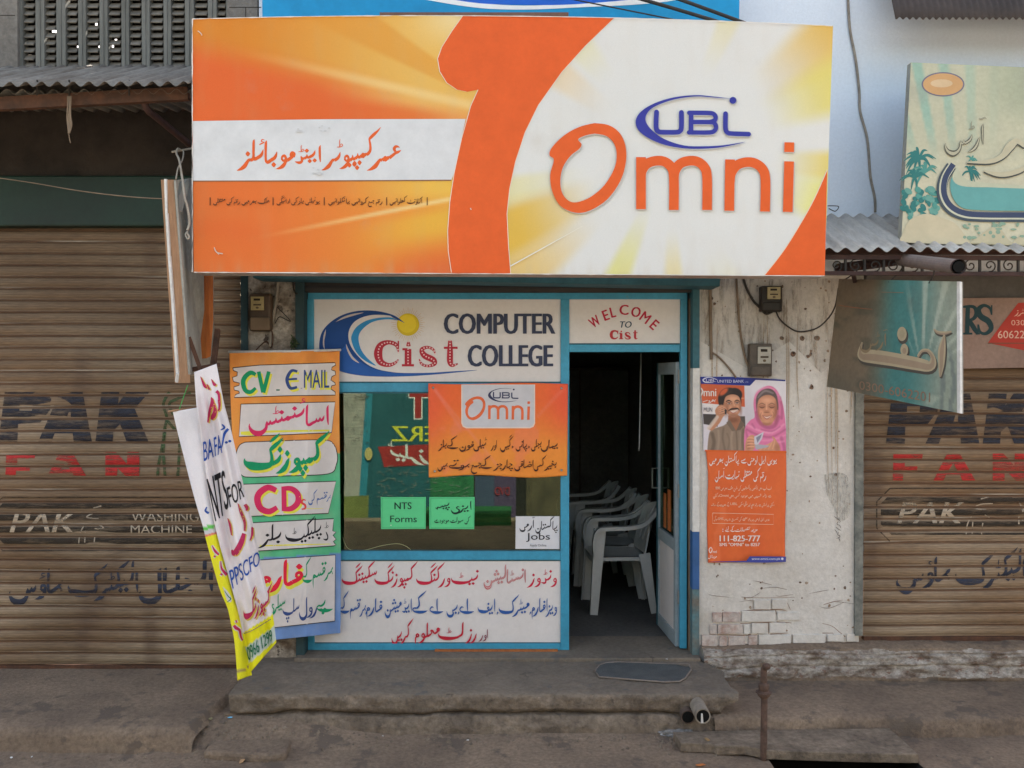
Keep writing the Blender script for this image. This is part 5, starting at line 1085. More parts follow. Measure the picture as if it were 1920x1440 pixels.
# ---- letters board over the right shutter
RS = Flat(-.05); rb = thing('shop_sign', 'dusty pink sign board with dark serif letters and a red corner over the right shutter', 'sign', tuple(RS.at(1860, 690)))
sheet('face', [(1640, 560), (2240, 556), (2240, 684), (1640, 694)], RS, mat('dusty pink board', (.30, .205, .165), (.23, .155, .125), scale=3, rough=.7, fine=.12), .03, rb)
ar = Art(RS, .6, .002); ar.z(1480, 450, 3.6); dg = (32, 52, 56)
for st in ([(1205, 450, 30), (1200, 632, 30)], [(1165, 452, 14), (1240, 450, 22), (1264, 490, 30), (1244, 530, 24), (1200, 545, 14)], [(1216, 545, 30), (1250, 600, 32), (1270, 632, 20)], [(1168, 632, 13), (1236, 632, 13)], [(1365, 500, 10), (1352, 458, 18), (1312, 442, 22), (1278, 470, 34), (1292, 515, 40), (1345, 550, 40), (1362, 600, 32), (1325, 632, 22), (1288, 620, 18), (1276, 570, 10)], [(1366, 440, 10), (1366, 505, 10)], [(1274, 570, 10), (1274, 636, 10)], [(1258, 632, 13), (1286, 632, 13)]): ar.stroke(st, dg, len(st) > 2)
ar.poly([(1545, 425), (2100, 400), (2100, 850), (1340, 695), (1440, 560)], (140, 50, 42)); ar.rect(1340, 693, 2200, 700, (96, 62, 50))
ar.latin('6062201', (1408, 612, 1650, 664), (170, 140, 126), .02); ar.latin('0300', (1498, 540, 1620, 576), (170, 130, 116), .02); ar.nast('پرنٹرز', 1515, 1640, 500, 12, (172, 134, 120))
ar.build('lettering', rb)

# ================================================================ projecting board at the left, seen almost edge on
jb = thing('projecting_sign', 'projecting wooden framed sign seen edge on, left of the large sign', 'sign', tuple(at(330, 718, -.9)))
def jq(name, a, m, off=.0, th=.02, ys=None):
    P = [at(x, y, d) for x, y, d in a]; mb = MB(); mb.prism(P, (-th, .0, 0)); return mb.build(name, m, jb)
nt_, nb2 = -.92, -.86
jq('backing', [(330, 338, -.915), (399, 330, -.10), (402, 668, -.10), (386, 697, -.20), (357, 702, -.87)], M['tin'], th=.012)
jq('front_batten', [(314, 337, -.94), (329, 337, -.90), (343, 520, -.885), (357, 718, -.86), (340, 718, -.90), (326, 520, -.92)], M['wood'], th=.035)
jq('rear_batten', [(383, 320, -.34), (399, 320, -.27), (400, 600, -.27), (395, 668, -.27), (387, 672, -.34)], M['orange_wood'], th=.035)
fx = MB(); pts = [(309, 336), (311, 400), (316, 480), (322, 560), (327, 640), (331, 700), (329, 716)]
for a, c in zip(pts, pts[1:]): fx.bar(at(a[0] + 2, a[1], -.945), at(c[0] + 2, c[1], -.93), .012, .02)
fx.build('flex_edge', M['flex'], jb)
jq('cross_block', [(334, 372, -.90), (345, 344, -.86), (352, 336, -.84), (354, 350, -.84), (342, 396, -.88), (332, 396, -.90)], M['mullion'], th=.03)
st_ = MB().bar(at(354, 632, -.82), at(378, 698, -.80), .022); st_.bar(at(408, 618, -.5), at(398, 700, -.6), .028); st_.bar(at(352, 694, -.8), at(410, 684, -.6), .022); st_.build('strut', M['rust'], jb)
rp = MB(); rp.tube(catmull([at(338, 281, -.6), at(333, 279, -.62), at(331, 288, -.66), at(336, 300, -.8), at(341, 330, -.9), at(346, 368, -.95), at(350, 382, -.95), at(354, 402, -.94), at(355, 420, -.93), at(351, 432, -.93)]), .006, 6)
rp.tube(catmull([at(338, 281, -.6), at(344, 284, -.62), at(342, 300, -.75), at(334, 315, -.85), at(330, 336, -.92)]), .004, 5); rp.tube(catmull([at(350, 436, -.93), at(355, 444, -.93), at(352, 448, -.93), at(348, 440, -.93), at(352, 434, -.93)]), .005, 5)
rp.bar(at(322, 285, -.6), at(362, 278, -.55), .010)
tag(rp.build('rope', mat('pale knotted rope', (.40, .37, .32), (.28, .24, .19)), smooth=True), 'pale knotted rope dangling beside the projecting sign', 'rope')
tag(MB().tube(catmull([at(-300, 300, -.3), at(0, 334, -.5), at(150, 358, -.7), at(245, 369, -.85), at(312, 373, -.94)]), .003, 5).build('cable', M['conduit'], smooth=True), 'thin pale wire running left from the projecting sign', 'cable')

# ================================================================ cloths
def cloth_grid(name, rowsL, rowsR, depth, m, parent, colf, nu=26, nv=70):
    """rowsL / rowsR: pixel outlines of the two side edges from top to bottom"""
    def along(pts):
        p = [q[:2] for q in smooth([tuple(map(float, q)) for q in pts], 6)]
        def f(t):
            k = t * (len(p) - 1); i = min(int(k), len(p) - 2); return (lerp(p[i][0], p[i + 1][0], k - i), lerp(p[i][1], p[i + 1][1], k - i))
        return f
    a, c = along(rowsL), along(rowsR)
    def f(u, v):
        (x0, y0), (x1, y1) = a(v), c(v); x, y = lerp(x0, x1, u), lerp(y0, y1, u); return at(x, y, depth(x, y))
    return grid_mesh(name, nu, nv, f, m, parent, lambda u, v: colf(*[lerp(p, q, u) for p, q in zip(a(v), c(v))], u, v), thick=.0012)
cm = mat('painted cotton', (.6, .6, .6), (.40, .36, .32), vcol=True, scale=3, rough=.9, fine=.05, bscale=260, lo=.58, hi=.95, bump=.15)
KC = .76; KB = .58
# --- painted panel banner
Lp = [(430, 661), (432, 740), (436, 830), (440, 930), (442, 1040), (444, 1140), (446, 1207)]; Rp = [(637, 657), (636, 740), (637, 830), (638, 930), (639, 1040), (639, 1130), (638, 1187)]
def dp(x, y): return lerp(-.115, .035, sstep(566, 630, x)) + .016 * math.sin((x - 430) / 207 * 9 + y * .004) * sstep(640, 760, y) + .006 * math.sin(y * .012 + x * .02) + .006 * noise.noise(Vector((x * .03, y * .012, 3))) + .0035 * noise.noise(Vector((x * .07 + y * .02, y * .035, 8))) - .004 * (1 - sstep(0, 5, abs(x - 576))) - .010 * sstep(1000, 1200, y) * math.sin(x * .05)
def colp(x, y, u, v):
    s_ = (x - 430) * .2
    c = (202, 116, 42) if y < 890 - s_ else ((56, 158, 112) if y < 1050 - s_ * .3 else (78, 116, 178)); c = mixl(c, tuple(k * .88 for k in c), .5 + .9 * fbm(x * .03, y * .012, 2)); c = mixl(c, (186, 166, 140), .16 + .22 * max(0, fbm(x * .02, y * .02, 5))); return alb(c, KB)
pb = thing('cloth_banner', 'painted cloth banner with orange, green and blue bands, left of the window', 'banner', tuple(at(535, 1200, -.15)))
cloth_grid('cloth', Lp, Rp, dp, cm, pb, colp, 70, 170)
MB().tube([at(428, 660, dp(428, 660)), at(560, 658.5, dp(560, 658)), at(639, 656, dp(639, 656))], .008, 8).build('rod', M['flex'], pb, smooth=True)
ar = Art(Func(dp, 3.5, 5), KB, .002, rough=.85); WB, BK, YL = (178, 172, 170), (38, 34, 34), (202, 182, 66)
def boxed(pts, sm=False):
    ar.poly(pts, WB); ar.outline(pts, BK, 7 if ar.o[2] > 4 else 6)
ar.z(420, 640, 4.8)
boxed([(80, 238), (320, 214), (1000, 192), (1004, 214), (972, 232), (966, 258), (1000, 268), (1004, 300), (970, 318), (962, 350), (998, 372), (1002, 392), (968, 400), (962, 430), (1000, 455), (1002, 484), (560, 490), (92, 506), (106, 478), (140, 466), (134, 448), (92, 438), (90, 410), (136, 396), (140, 376), (86, 362), (76, 326), (118, 310), (120, 276), (84, 262)])
def sh(fn, dx=16, dy=18):
    o = ar.o; ar.z(o[0] + dx / o[2], o[1] + dy / o[2], o[2]); fn(YL); ar.z(*o)
gn, nv_, mg = (28, 124, 84), (50, 66, 112), (178, 44, 82)
for fn in (lambda c: (ar.stroke([(285, 300, 30), (240, 282, 40), (190, 320, 42), (172, 372, 42), (192, 440, 40), (240, 456, 36), (285, 420, 26)], c), ar.stroke([(312, 272, 34), (352, 460, 36)], c, False), ar.stroke([(404, 272, 34), (354, 462, 36)], c, False)),
           lambda c: (ar.stroke([(660, 272, 22), (610, 264, 26), (572, 320, 30), (570, 370, 30), (600, 422, 28), (658, 412, 22)], c), ar.stroke([(580, 342, 20), (658, 338, 18)], c, False))): sh(fn); fn(gn)
ar.stroke([(660, 272, 22), (610, 264, 26), (572, 320, 30), (570, 370, 30), (600, 422, 28), (658, 412, 22)], nv_); ar.stroke([(580, 342, 20), (658, 338, 18)], nv_, False)
ar.rect(470, 432, 502, 444, (40, 90, 70)); ar.rect(690, 420, 704, 424, BK)
ar.latin('MAIL', (732, 274, 958, 436), YL, .03); ar.latin('MAIL', (720, 256, 946, 418), nv_, .018)
boxed([(152, 565), (1000, 545), (968, 822), (135, 858)]); ar.stroke([(150, 826, 26), (400, 812, 20), (960, 802, 16)], YL); ar.stroke([(152, 830, 18), (250, 836, 24), (300, 828, 6)], YL)
ar.nast('اسائنمنٹس', 228, 940, 752, 54, mg, .9)
boxed([q[:2] for q in smooth([(190, 908), (560, 894), (900, 888), (985, 925), (1020, 1020), (1010, 1110), (940, 1192), (560, 1210), (250, 1222), (160, 1205), (112, 1120), (110, 1010), (140, 935), (190, 908)], 5)[:-1]])
ar.nast('کمپوزنگ', 184, 948, 1118, 58, YL, 1.25, dx=14, dy=22); ar.nast('کمپوزنگ', 184, 948, 1118, 58, gn, 1.25)
ar.z(420, 900, 4.5)
boxed([(90, 38), (945, 10), (880, 282), (100, 310)])
for fn in (lambda c: (ar.stroke([(440, 88, 44), (370, 64, 52), (300, 110, 56), (282, 170, 56), (310, 240, 54), (380, 266, 50), (448, 232, 40)], c), ar.stroke([(505, 55, 42), (508, 262, 42)], c, False), ar.stroke([(500, 72, 36), (570, 74, 44), (622, 120, 50), (622, 190, 50), (570, 240, 46), (500, 246, 36)], c)),):
    sh(fn, 14, 18); fn(mg)
ar.stroke([(690, 172, 8), (668, 166, 14), (655, 190, 18), (684, 212, 18), (684, 240, 16), (655, 246, 10)], (186, 60, 60)); ar.stroke([(690, 240, 4), (760, 242, 5), (836, 240, 3)], YL)
ar.nast('ہر', 862, 900, 158, 20, (70, 92, 140), .8); ar.nast('قسم', 786, 876, 170, 22, (70, 92, 140), .8); ar.nast('کی', 712, 790, 180, 22, (70, 92, 140), .8)
boxed([(90, 368), (925, 326), (918, 430), (944, 440), (920, 468), (946, 500), (922, 520), (944, 548), (925, 556), (100, 612)]); ar.stroke([(300, 556, 10), (560, 548, 12), (900, 540, 6)], YL)
ar.nast('ڈپلیکیٹ', 520, 880, 505, 40, (34, 32, 36), .75); ar.nast('بلز', 285, 480, 520, 42, (34, 32, 36), .75)
boxed([(90, 690), (940, 632), (935, 1190), (100, 1280)])
ar.nast('فارم', 322, 664, 880, 62, YL, 1.0, dx=12, dy=28); ar.nast('فارم', 322, 664, 880, 62, (190, 36, 56), 1.0)
ar.nast('ہر', 840, 920, 800, 40, gn, .75); ar.nast('قسم', 752, 868, 830, 44, gn, .75); ar.nast('کے', 664, 745, 850, 40, gn, .75)
ar.nast('پے', 786, 920, 1096, 40, gn, .8); ar.nast('رول', 636, 786, 1118, 40, nv_, .8); ar.nast('سلپ', 496, 634, 1128, 36, nv_, .8); ar.nast('سیلری', 380, 516, 1090, 36, gn, .8)
ar.build('painted_lettering', pb)

# --- front white cloth, twisted
Lb = [(364, 698), (368, 754), (374, 800), (381, 849), (391, 920), (404, 990), (428, 1078), (449, 1156), (458, 1210), (463, 1268)]; Rb = [(406, 682), (419, 750), (428, 785), (435, 813), (456, 908), (473, 976), (485, 1038), (499, 1102), (511, 1150), (518, 1205)]
def edge_x(pts, y):
    for (xa, ya), (xb, yb) in zip(pts, pts[1:]):
        if y <= yb: return lerp(xa, xb, (y - ya) / (yb - ya))
    return pts[-1][0]
def db(x, y):
    a, c = edge_x(Lb, y), edge_x(Rb, y); u = (x - a) / max(8, c - a); f = sstep(690, 800, y)
    return -.86 + .05 * u + f * .014 * noise.noise(Vector((x * .05, y * .02, 2))) + f * (.030 * math.sin(u * 8.5 + y * .006) + .012 * math.sin(u * 19 - y * .01)) + .02 * sstep(1100, 1250, y)
def colb(x, y, u, v):
    yb_ = lerp(1187, 1152, u); c = (206, 199, 200) if y < yb_ else (226, 206, 30)
    if y > yb_ + lerp(28, 22, u) and y < yb_ + lerp(62, 48, u) and u > .03: c = (176, 186, 180)
    return alb(c, KC)
wbn = thing('cloth_banner', 'long twisted white cloth banner with blue, black and magenta lettering', 'banner', tuple(at(470, 1240, -.8)))
cloth_grid('cloth', Lb, Rb, db, cm, wbn, colb, 50, 150)
ar = Art(Func(db, 2.5, 6), KC, .002, rough=.85); ar.z(310, 660, 4.236); mr, ye = (170, 46, 84), (196, 172, 80)
for dx, c in ((10, ye), (0, mr)):
    for st in ([(280, 195, 5), (310, 265, 22), (330, 285, 12)], [(330, 255, 8), (350, 300, 16)], [(365, 215, 4), (390, 260, 22), (400, 250, 10)], [(405, 310, 26), (425, 340, 20), (430, 440, 18), (415, 470, 8)], [(365, 360, 8), (372, 400, 28), (350, 480, 20), (338, 560, 12)], [(385, 400, 10), (395, 470, 30), (375, 520, 36), (360, 530, 10)], [(420, 380, 8), (432, 440, 16)]): ar.stroke([(x + dx, y + 6 if dx else y, w) for x, y, w in st], c)
b_ = (44, 78, 152)
ar.latin('BA', None, b_, .012, quad=((300, 715), (372, 680), (384, 835), (306, 868))); ar.latin('FA', None, b_, .012, quad=((384, 680), (440, 652), (452, 800), (396, 828)))
ar.stroke([(450, 575, 10), (470, 600, 16), (440, 620, 8)], b_); ar.stroke([(500, 610, 20), (470, 650, 20), (455, 720, 12), (440, 780, 6)], b_); ar.ell(485, 718, 12, 10, b_); ar.ell(512, 708, 12, 10, b_)
bl_ = (40, 38, 40)
ar.latin('NT', None, bl_, .012, quad=((328, 1010), (436, 955), (470, 1290), (398, 1345))); ar.latin('S', None, bl_, .012, quad=((440, 950), (468, 935), (506, 1240), (474, 1262)))
ar.latin('FOR', None, bl_, .012, quad=((486, 1078), (606, 1008), (628, 1150), (514, 1236)))
ar.z(310, 960, 4.236)
for dx, c in ((9, ye), (0, mr)):
    for st in ([(575, -70, 4), (600, 0, 22), (630, 80, 20), (630, 150, 14)], [(625, 170, 30), (600, 250, 44), (550, 330, 44), (528, 300, 10)], [(495, 50, 6), (515, 110, 18), (525, 185, 8)], [(690, 120, 14), (690, 180, 18), (672, 228, 6)], [(632, -60, 24), (650, -30, 26), (640, -10, 8)]): ar.stroke([(x + dx, y + (5 if dx else 0), w) for x, y, w in st], c)
ar.latin('PPSCFO', None, b_, .012, quad=((506, 465), (745, 305), (752, 412), (536, 612)))
ar.nast('کمپوزنگ', 0, 1, 0, 1, ye, 1.0, quad=((632, 585), (862, 560), (862, 780), (632, 905))); ar.nast('کمپوزنگ', 0, 1, 0, 1, mr, 1.0, quad=((622, 575), (852, 555), (852, 770), (622, 895)))
ar.stroke([(625, 965, 5), (700, 935, 5), (840, 850, 5)], (120, 100, 110))
ar.latin('0966 1299', None, (36, 106, 74), .012, quad=((642, 1078), (842, 930), (852, 1018), (660, 1184)))
ar.build('painted_lettering', wbn)
# --- rear white and yellow cloth
La = [(324, 772), (333, 810), (343, 849), (362, 924), (381, 990), (388, 1019), (411, 1102), (426, 1139), (433, 1170), (440, 1208), (445, 1276)]; Ra = [(370, 764), (376, 810), (384, 849), (394, 924), (412, 990), (420, 1019), (440, 1102), (452, 1139), (458, 1170), (466, 1215), (472, 1266)]
def da(x, y):
    a, c = edge_x(La, y), edge_x(Ra, y); u = (x - a) / max(8, c - a); return -.85 + .04 * u + .020 * math.sin(u * 5 + y * .008) * sstep(765, 850, y)
def cola(x, y, u, v):
    yy = y + (x - edge_x(La, y)) * .25
    c = (212, 208, 212)
    if yy > 988: c = (96, 180, 84)
    if yy > 995: c = (190, 188, 190)
    if yy > 1003: c = (200, 120, 96)
    if yy > 1007: c = (226, 206, 40)
    if y > 1258 + (445 - x) * .4 and y < 1262 + (445 - x) * .4: c = (150, 130, 90)
    return alb(c, KC)
ybn = thing('cloth_banner', 'white and yellow cloth banner hanging behind the twisted white one', 'banner', tuple(at(455, 1270, -.8)))
cloth_grid('cloth', La, Ra, da, cm, ybn, cola, 24, 130)
MB().tube([at(316, 771.5, -.88), at(370, 763, -.75)], .006, 8).build('rod', M['wood'], ybn, smooth=True)
MB().tube([at(336, 768, -.87), at(352, 722, -.86)], .002, 5).build('tie_string', mat('green string', (.05, .45, .1), (.04, .35, .08)), ybn)
ar = Art(Func(da, 3, 6), KC, .002, rough=.85); ar.z(310, 960, 4.236)
for o_, c in ((10, (190, 188, 182)), (0, (170, 44, 84))):
    for st in ([(370, 265, 4), (395, 310, 18), (425, 340, 14)], [(385, 350, 14), (400, 355, 10)], [(440, 390, 6), (448, 450, 16), (490, 500, 24)], [(438, 490, 14), (455, 500, 14)], [(560, 860, 12), (568, 880, 10)], [(545, 900, 20), (560, 920, 26), (590, 940, 20), (600, 990, 16), (615, 1020, 12)]): ar.stroke([(x, y, w + o_ * 1.6) for x, y, w in st], c)
ar.curve([(455, 590), (490, 625), (525, 680), (520, 715), (490, 700)], (190, 190, 184)); ar.stroke([(470, 625, 4), (500, 670, 8), (520, 690, 10), (490, 716, 5)], (46, 110, 84))
ar.stroke([(330, -40, 8), (318, -10, 16), (345, 10, 18)], (50, 80, 150)); ar.build('painted_lettering', ybn)

# ================================================================ orange vinyl banner on the window
def dv_(x, y): return .045 - .006 * math.sin((x - 803) * .021) * sstep(860, 893, y) - .004 * math.sin(x * .03 + y * .02)
ob = thing('vinyl_banner', 'orange vinyl banner with a white logo panel pinned over the window', 'banner', tuple(at(934, 893, .05)))
def colo(u, v):
    x, y = 803 + u * 262, 720 + v * 174; c = mixl((206, 92, 48), (212, 124, 52), sstep(.15, .75, v)); c = mixl(c, (204, 84, 54), .8 * sstep(.2, 0, u) * sstep(1, .2, v)); c = mixl(c, (202, 78, 56), .8 * sstep(.80, 1, u) * sstep(.8, .1, v)); c = mixl(c, (210, 110, 84), .5 * sstep(.2, .5, fbm(u * 5, v * 4 + u * 3, 7)))
    for (ax, ay, bx, by) in ((.04, .05, .24, .5), (.97, .05, .78, .36), (.04, .05, .5, .9)):
        l = math.hypot(bx - ax, by - ay); d = abs((bx - ax) * (ay - v) - (ax - u) * (by - ay)) / l; t = ((u - ax) * (bx - ax) + (v - ay) * (by - ay)) / l / l
        if 0 < t < 1: c = mixl(c, (206, 120, 110), .35 * (1 - sstep(0, .02, d)))
    return alb(c, KF)
def opt(u, v):
    x = lerp(lerp(803, 804, v), lerp(1065, 1063.5, v), u); y = lerp(719 + 1.2 * math.sin(u * 7), 893 + 2.5 * math.sin(u * 8 + 2), v); return at(x, y, dv_(x, y))
grid_mesh('sheet', 70, 50, opt, mat('orange vinyl', (.5, .5, .5), None, vcol=True, rough=.45, fine=.04, spec=.2), ob, colo, thick=.001)
ar = Art(Func(dv_, 5, 5), KF, .002, rough=.4); ar.z(620, 720, 4.174)
rr = lambda x0, y0, x1, y1, r: [(x0, y0), (x1, y0), (x1, y1 - r), (x1 - r * .3, y1 - r * .3), (x1 - r, y1), (x0 + r, y1), (x0 + r * .3, y1 - r * .3), (x0, y1 - r)]
ar.poly(rr(1022, 4, 1600, 347, 40), (206, 186, 170)); ar.poly(rr(1030, 6, 1592, 338, 36), (178, 176, 180))
omni(ar, lambda x, y: (1052 + (x - 358) * .404, 96 + (y - 633) * .404), .404, (200, 96, 60)); ubl(ar, lambda x, y: (1232 + (x - 801) * .402, 32 + (y - 489) * .40), .40, (54, 56, 84))
t1 = (66, 42, 36)
for w_, a, c in (('یہاں', 1648, 1782), ('بجلی', 1570, 1650), ('پانی', 1450, 1540), ('گیس', 1328, 1430), ('اور', 1250, 1300), ('ٹیلی', 1120, 1222), ('فون', 1010, 1120), ('کے', 914, 1000), ('بلز', 838, 908)): ar.nast(w_, a, c, 500, 19, t1, .8)
for x in (1548, 1420): ar.stroke([(x, 484, 3), (x + 5, 492, 9), (x - 2, 504, 2)], t1)
for w_, a, c in (('بغیر', 1668, 1768), ('کسی', 1590, 1690), ('اضافی', 1440, 1586), ('چارجز', 1270, 1428), ('کے', 1176, 1262), ('جمع', 1100, 1178), ('ہوتے', 930, 1088), ('ہیں', 838, 915)): ar.nast(w_, a, c, 655, 19, t1, .8)
ar.build('printed_design', ob)
for x, y in ((812, 727), (1053, 728), (815, 884), (1053, 882)):
    p = at(x, y, .030); MB().tube([p + Vector((0, .035, 0)), p + Vector((0, .004, 0)), p], [.008, .008, .003], 10).build('screw', M['steel'], ob, smooth=True)

# ---- sheets of paper stuck to the glass
def paper(name_label, q, c, fn):
    mb = MB(); F_ = Flat(YF + .016); P = [F_.at(*p) for p in q]; mb.prism(P, (0, .002, 0)); o = mb.build('paper_notice', mat('paper', alb(c, KF), tuple(v * .93 for v in alb(c, KF)), scale=4, rough=.8, fine=.03)); tag(o, name_label, 'notice', 'paper notices on the window')
    ar = Art(F_, KF); ar.z(620, 720, 4.174); fn(ar); ar.build('lettering', o)
gp = (84, 182, 124); tk = (34, 50, 46)
def n1(ar):
    ar.latin('NTS', (500, 926, 632, 980), tk, .03); ar.latin('Forms', (466, 1030, 674, 1082), tk, .02); ar.outline([(403, 893), (735, 893), (735, 1124), (403, 1124)], (70, 150, 104), 3); ar.ell(472, 1106, 5, 5, (190, 190, 180), n=8)
def n2(ar):
    ar.nast('ایزی', 946, 1100, 985, 22, tk, .8); ar.nast('پیسہ', 818, 934, 975, 20, tk, .8); ar.nast('کی سہولت موجود ہے', 812, 1098, 1082, 11, tk, .9); ar.outline([(783, 893), (1116, 893), (1116, 1124), (783, 1124)], (70, 150, 104), 3)
def n3(ar):
    ar.nast('پاکستان', 1604, 1778, 1138, 20, (50, 48, 54), .8); ar.nast('آرمی', 1480, 1600, 1128, 20, (50, 48, 54), .8); ar.latin('Jobs', (1530, 1166, 1716, 1236), (44, 44, 50), .012); ar.latin('Apply Online', (1558, 1252, 1688, 1278), (104, 104, 108), .0)
paper('green paper notice with two English words on the window', [(714, 932), (798.5, 932), (798, 991.5), (714.5, 992)], gp, n1)
paper('green paper notice with Urdu writing, right of the English green notice', [(805, 932), (890, 932), (889, 992), (805, 991.5)], gp, n2)
paper('white paper notice about jobs in the lower right corner of the window', [(967, 968), (1049, 968), (1049, 1029.5), (966.5, 1029)], (186, 186, 190), n3)

# ================================================================ poster on the right pillar
def dpo(x, y): return -.004 - .004 * math.sin((y - 705) * .03) * sstep(1330, 1310, x) - .006 * sstep(1020, 1055, y) * sstep(1350, 1320, x) - .003 * math.sin(y * .022 + x * .02) - .003
po = thing('poster', 'tall orange poster of a phoning man and a pink shawled woman on the white pillar', 'poster', tuple(at(1395, 1054, -.01)))
def ppt(u, v):
    xl = 1312.5 + 14 * sstep(0, .55, v) + 1.0 * math.sin(v * 14); xr = lerp(1473.5, 1473, v) - 1.2 * math.sin(v * 9); x = lerp(xl, xr, u); y = lerp(lerp(705.5, 712, u), lerp(1055, 1053.5, u), v) - 2 * math.sin(u * 3) * (v < .05); return at(x, y, dpo(x, y))
KP = .74
def pcol(u, v):
    c = (186, 180, 186) if v < .385 else mixl((196, 92, 44), (190, 84, 42), .5 + .5 * fbm(u * 4, v * 7, 2)); c = mixl(c, (206, 112, 72), .4 * (v > .385) * sstep(.25, .5, fbm(u * 5, v * 3, 9))); return alb(c, KP)
grid_mesh('sheet', 40, 90, ppt, mat('poster paper', (.5, .5, .5), None, vcol=True, rough=.45, fine=.04), po, pcol, thick=.0008)
ar = Art(Func(dpo, 4, 5), KP, .003, rough=.45); ar.z(1290, 690, 3.79)
BLp = (48, 56, 124); wt = (206, 196, 190)
pt = Painter(84, 60, 706, 592, 250, 214, (186, 180, 188))
pt.ell(560, 140, 200, 120, (206, 202, 208), soft=120, al=.8); pt.ell(420, 420, 80, 200, (172, 168, 176), soft=120, al=.6)
pt.poly([(84, 108), (402, 126), (400, 278), (84, 250)], (178, 82, 50), sm=False); pt.poly([(84, 252), (240, 264), (240, 332), (84, 326)], (196, 190, 190), sm=False); pt.poly([(84, 328), (200, 332), (190, 420), (84, 400)], (58, 52, 52), sm=False); pt.poly([(350, 345), (398, 345), (400, 470), (350, 470)], (72, 66, 64), sm=False); pt.poly([(372, 210), (400, 212), (400, 222), (372, 220)], (190, 120, 90), sm=False)
# the man: shirt, neck, head, phone hand
A1, A2, A3 = (124, 106, 92), (88, 74, 64), (150, 132, 116)
pt.poly([(112, 600), (124, 480), (150, 440), (230, 414), (270, 394), (360, 392), (394, 424), (400, 500), (398, 600)], A1, 5)
for q, c, w, al in (([(150, 470), (164, 530), (150, 590)], A2, 26, .7), ([(236, 430), (228, 500), (246, 585)], A2, 12, .55), ([(196, 450), (200, 520), (190, 590)], A3, 16, .5), ([(300, 460), (292, 520), (300, 590)], A3, 18, .5), ([(330, 450), (336, 520), (338, 590)], A2, 7, .8), ([(384, 440), (378, 520), (388, 590)], A2, 20, .6), ([(262, 470), (280, 520), (268, 580)], A2, 9, .4), ([(360, 460), (362, 520), (356, 590)], A3, 10, .4)): pt.stroke([(*p, w) for p in q], c, 12, al)
pt.poly([(272, 340), (354, 340), (364, 404), (330, 448), (276, 402)], (140, 92, 70), 5); pt.ell(312, 372, 36, 18, (112, 72, 54), soft=16, al=.8)
pt.poly([(256, 392), (280, 368), (328, 448), (300, 452)], (104, 88, 76), 4, sm=False); pt.poly([(396, 404), (366, 370), (330, 450), (362, 442)], (96, 80, 70), 4, sm=False)
pt.ell(290, 232, 86, 92, (34, 27, 27), soft=8); pt.ell(330, 190, 54, 48, (36, 28, 28), soft=8); pt.ell(270, 180, 40, 20, (74, 62, 58), -20, 20, .5)
pt.ell(250, 170, 40, 16, (178, 82, 50), -38, 10); pt.poly([(248, 238), (264, 204), (310, 188), (356, 202), (371, 250), (366, 300), (342, 338), (310, 352), (276, 336), (254, 298)], (172, 122, 96), 5)
pt.ell(316, 222, 38, 18, (204, 154, 124), soft=20, al=.7); pt.ell(286, 286, 18, 14, (194, 142, 112), soft=14, al=.7); pt.ell(348, 280, 14, 14, (190, 138, 108), soft=14, al=.7); pt.ell(262, 300, 16, 40, (122, 80, 62), 10, 20, .7); pt.ell(366, 290, 10, 40, (128, 84, 66), 0, 16, .7); pt.ell(312, 340, 34, 14, (132, 90, 72), 0, 14, .7)
pt.ell(250, 266, 9, 22, (156, 104, 80), soft=5)
for x, y in ((284, 254), (343, 250)): pt.ell(x, y - 2, 20, 10, (128, 84, 66), 0, 10, .7); pt.ell(x, y, 11, 4.4, (204, 190, 180), soft=3); pt.ell(x, y, 5, 4.6, (36, 26, 26), soft=3); pt.stroke([(x - 14, y - 3, 2), (x, y - 6, 3), (x + 14, y - 2, 2)], (44, 30, 28), 3)
pt.stroke([(262, 240, 4), (282, 232, 8), (302, 240, 4)], (36, 26, 26), 4); pt.stroke([(326, 238, 4), (344, 230, 7), (362, 238, 4)], (36, 26, 26), 4)
pt.stroke([(318, 244, 6), (322, 270, 8)], (200, 150, 120), 8, .8); pt.ell(321, 282, 15, 8, (162, 108, 84), soft=7); pt.ell(320, 289, 14, 3, (96, 60, 48), soft=4, al=.8)
pt.stroke([(276, 306, 4), (298, 294, 12), (320, 292, 11), (344, 290, 11), (356, 300, 4)], (38, 28, 28), 5); pt.poly([(286, 306), (320, 302), (350, 298), (336, 316), (306, 320)], (198, 178, 168), 3); pt.stroke([(286, 308, 2), (312, 323, 5), (348, 302, 2)], (150, 86, 78), 4); pt.stroke([(272, 290, 2), (268, 310, 4), (278, 328, 2)], (124, 80, 62), 6, .7)
pt.poly([(118, 436), (178, 350), (176, 304), (206, 268), (240, 264), (264, 288), (260, 322), (232, 352), (204, 396), (150, 446)], (166, 116, 90), 5); pt.stroke([(124, 430, 26), (164, 382, 28), (190, 350, 24)], (186, 172, 162), 8, .8); pt.poly([(228, 278), (264, 300), (258, 332), (222, 318)], (40, 38, 44), 4, sm=False)
for k in range(4): pt.stroke([(196 + k * 4, 288 + k * 12, 5), (226 + k * 4, 278 + k * 13, 11), (250 - k * 2, 286 + k * 12, 7)], (186, 134, 106), 5); pt.stroke([(204 + k * 4, 294 + k * 12, 2), (244, 290 + k * 12, 2)], (116, 74, 58), 3, .8)
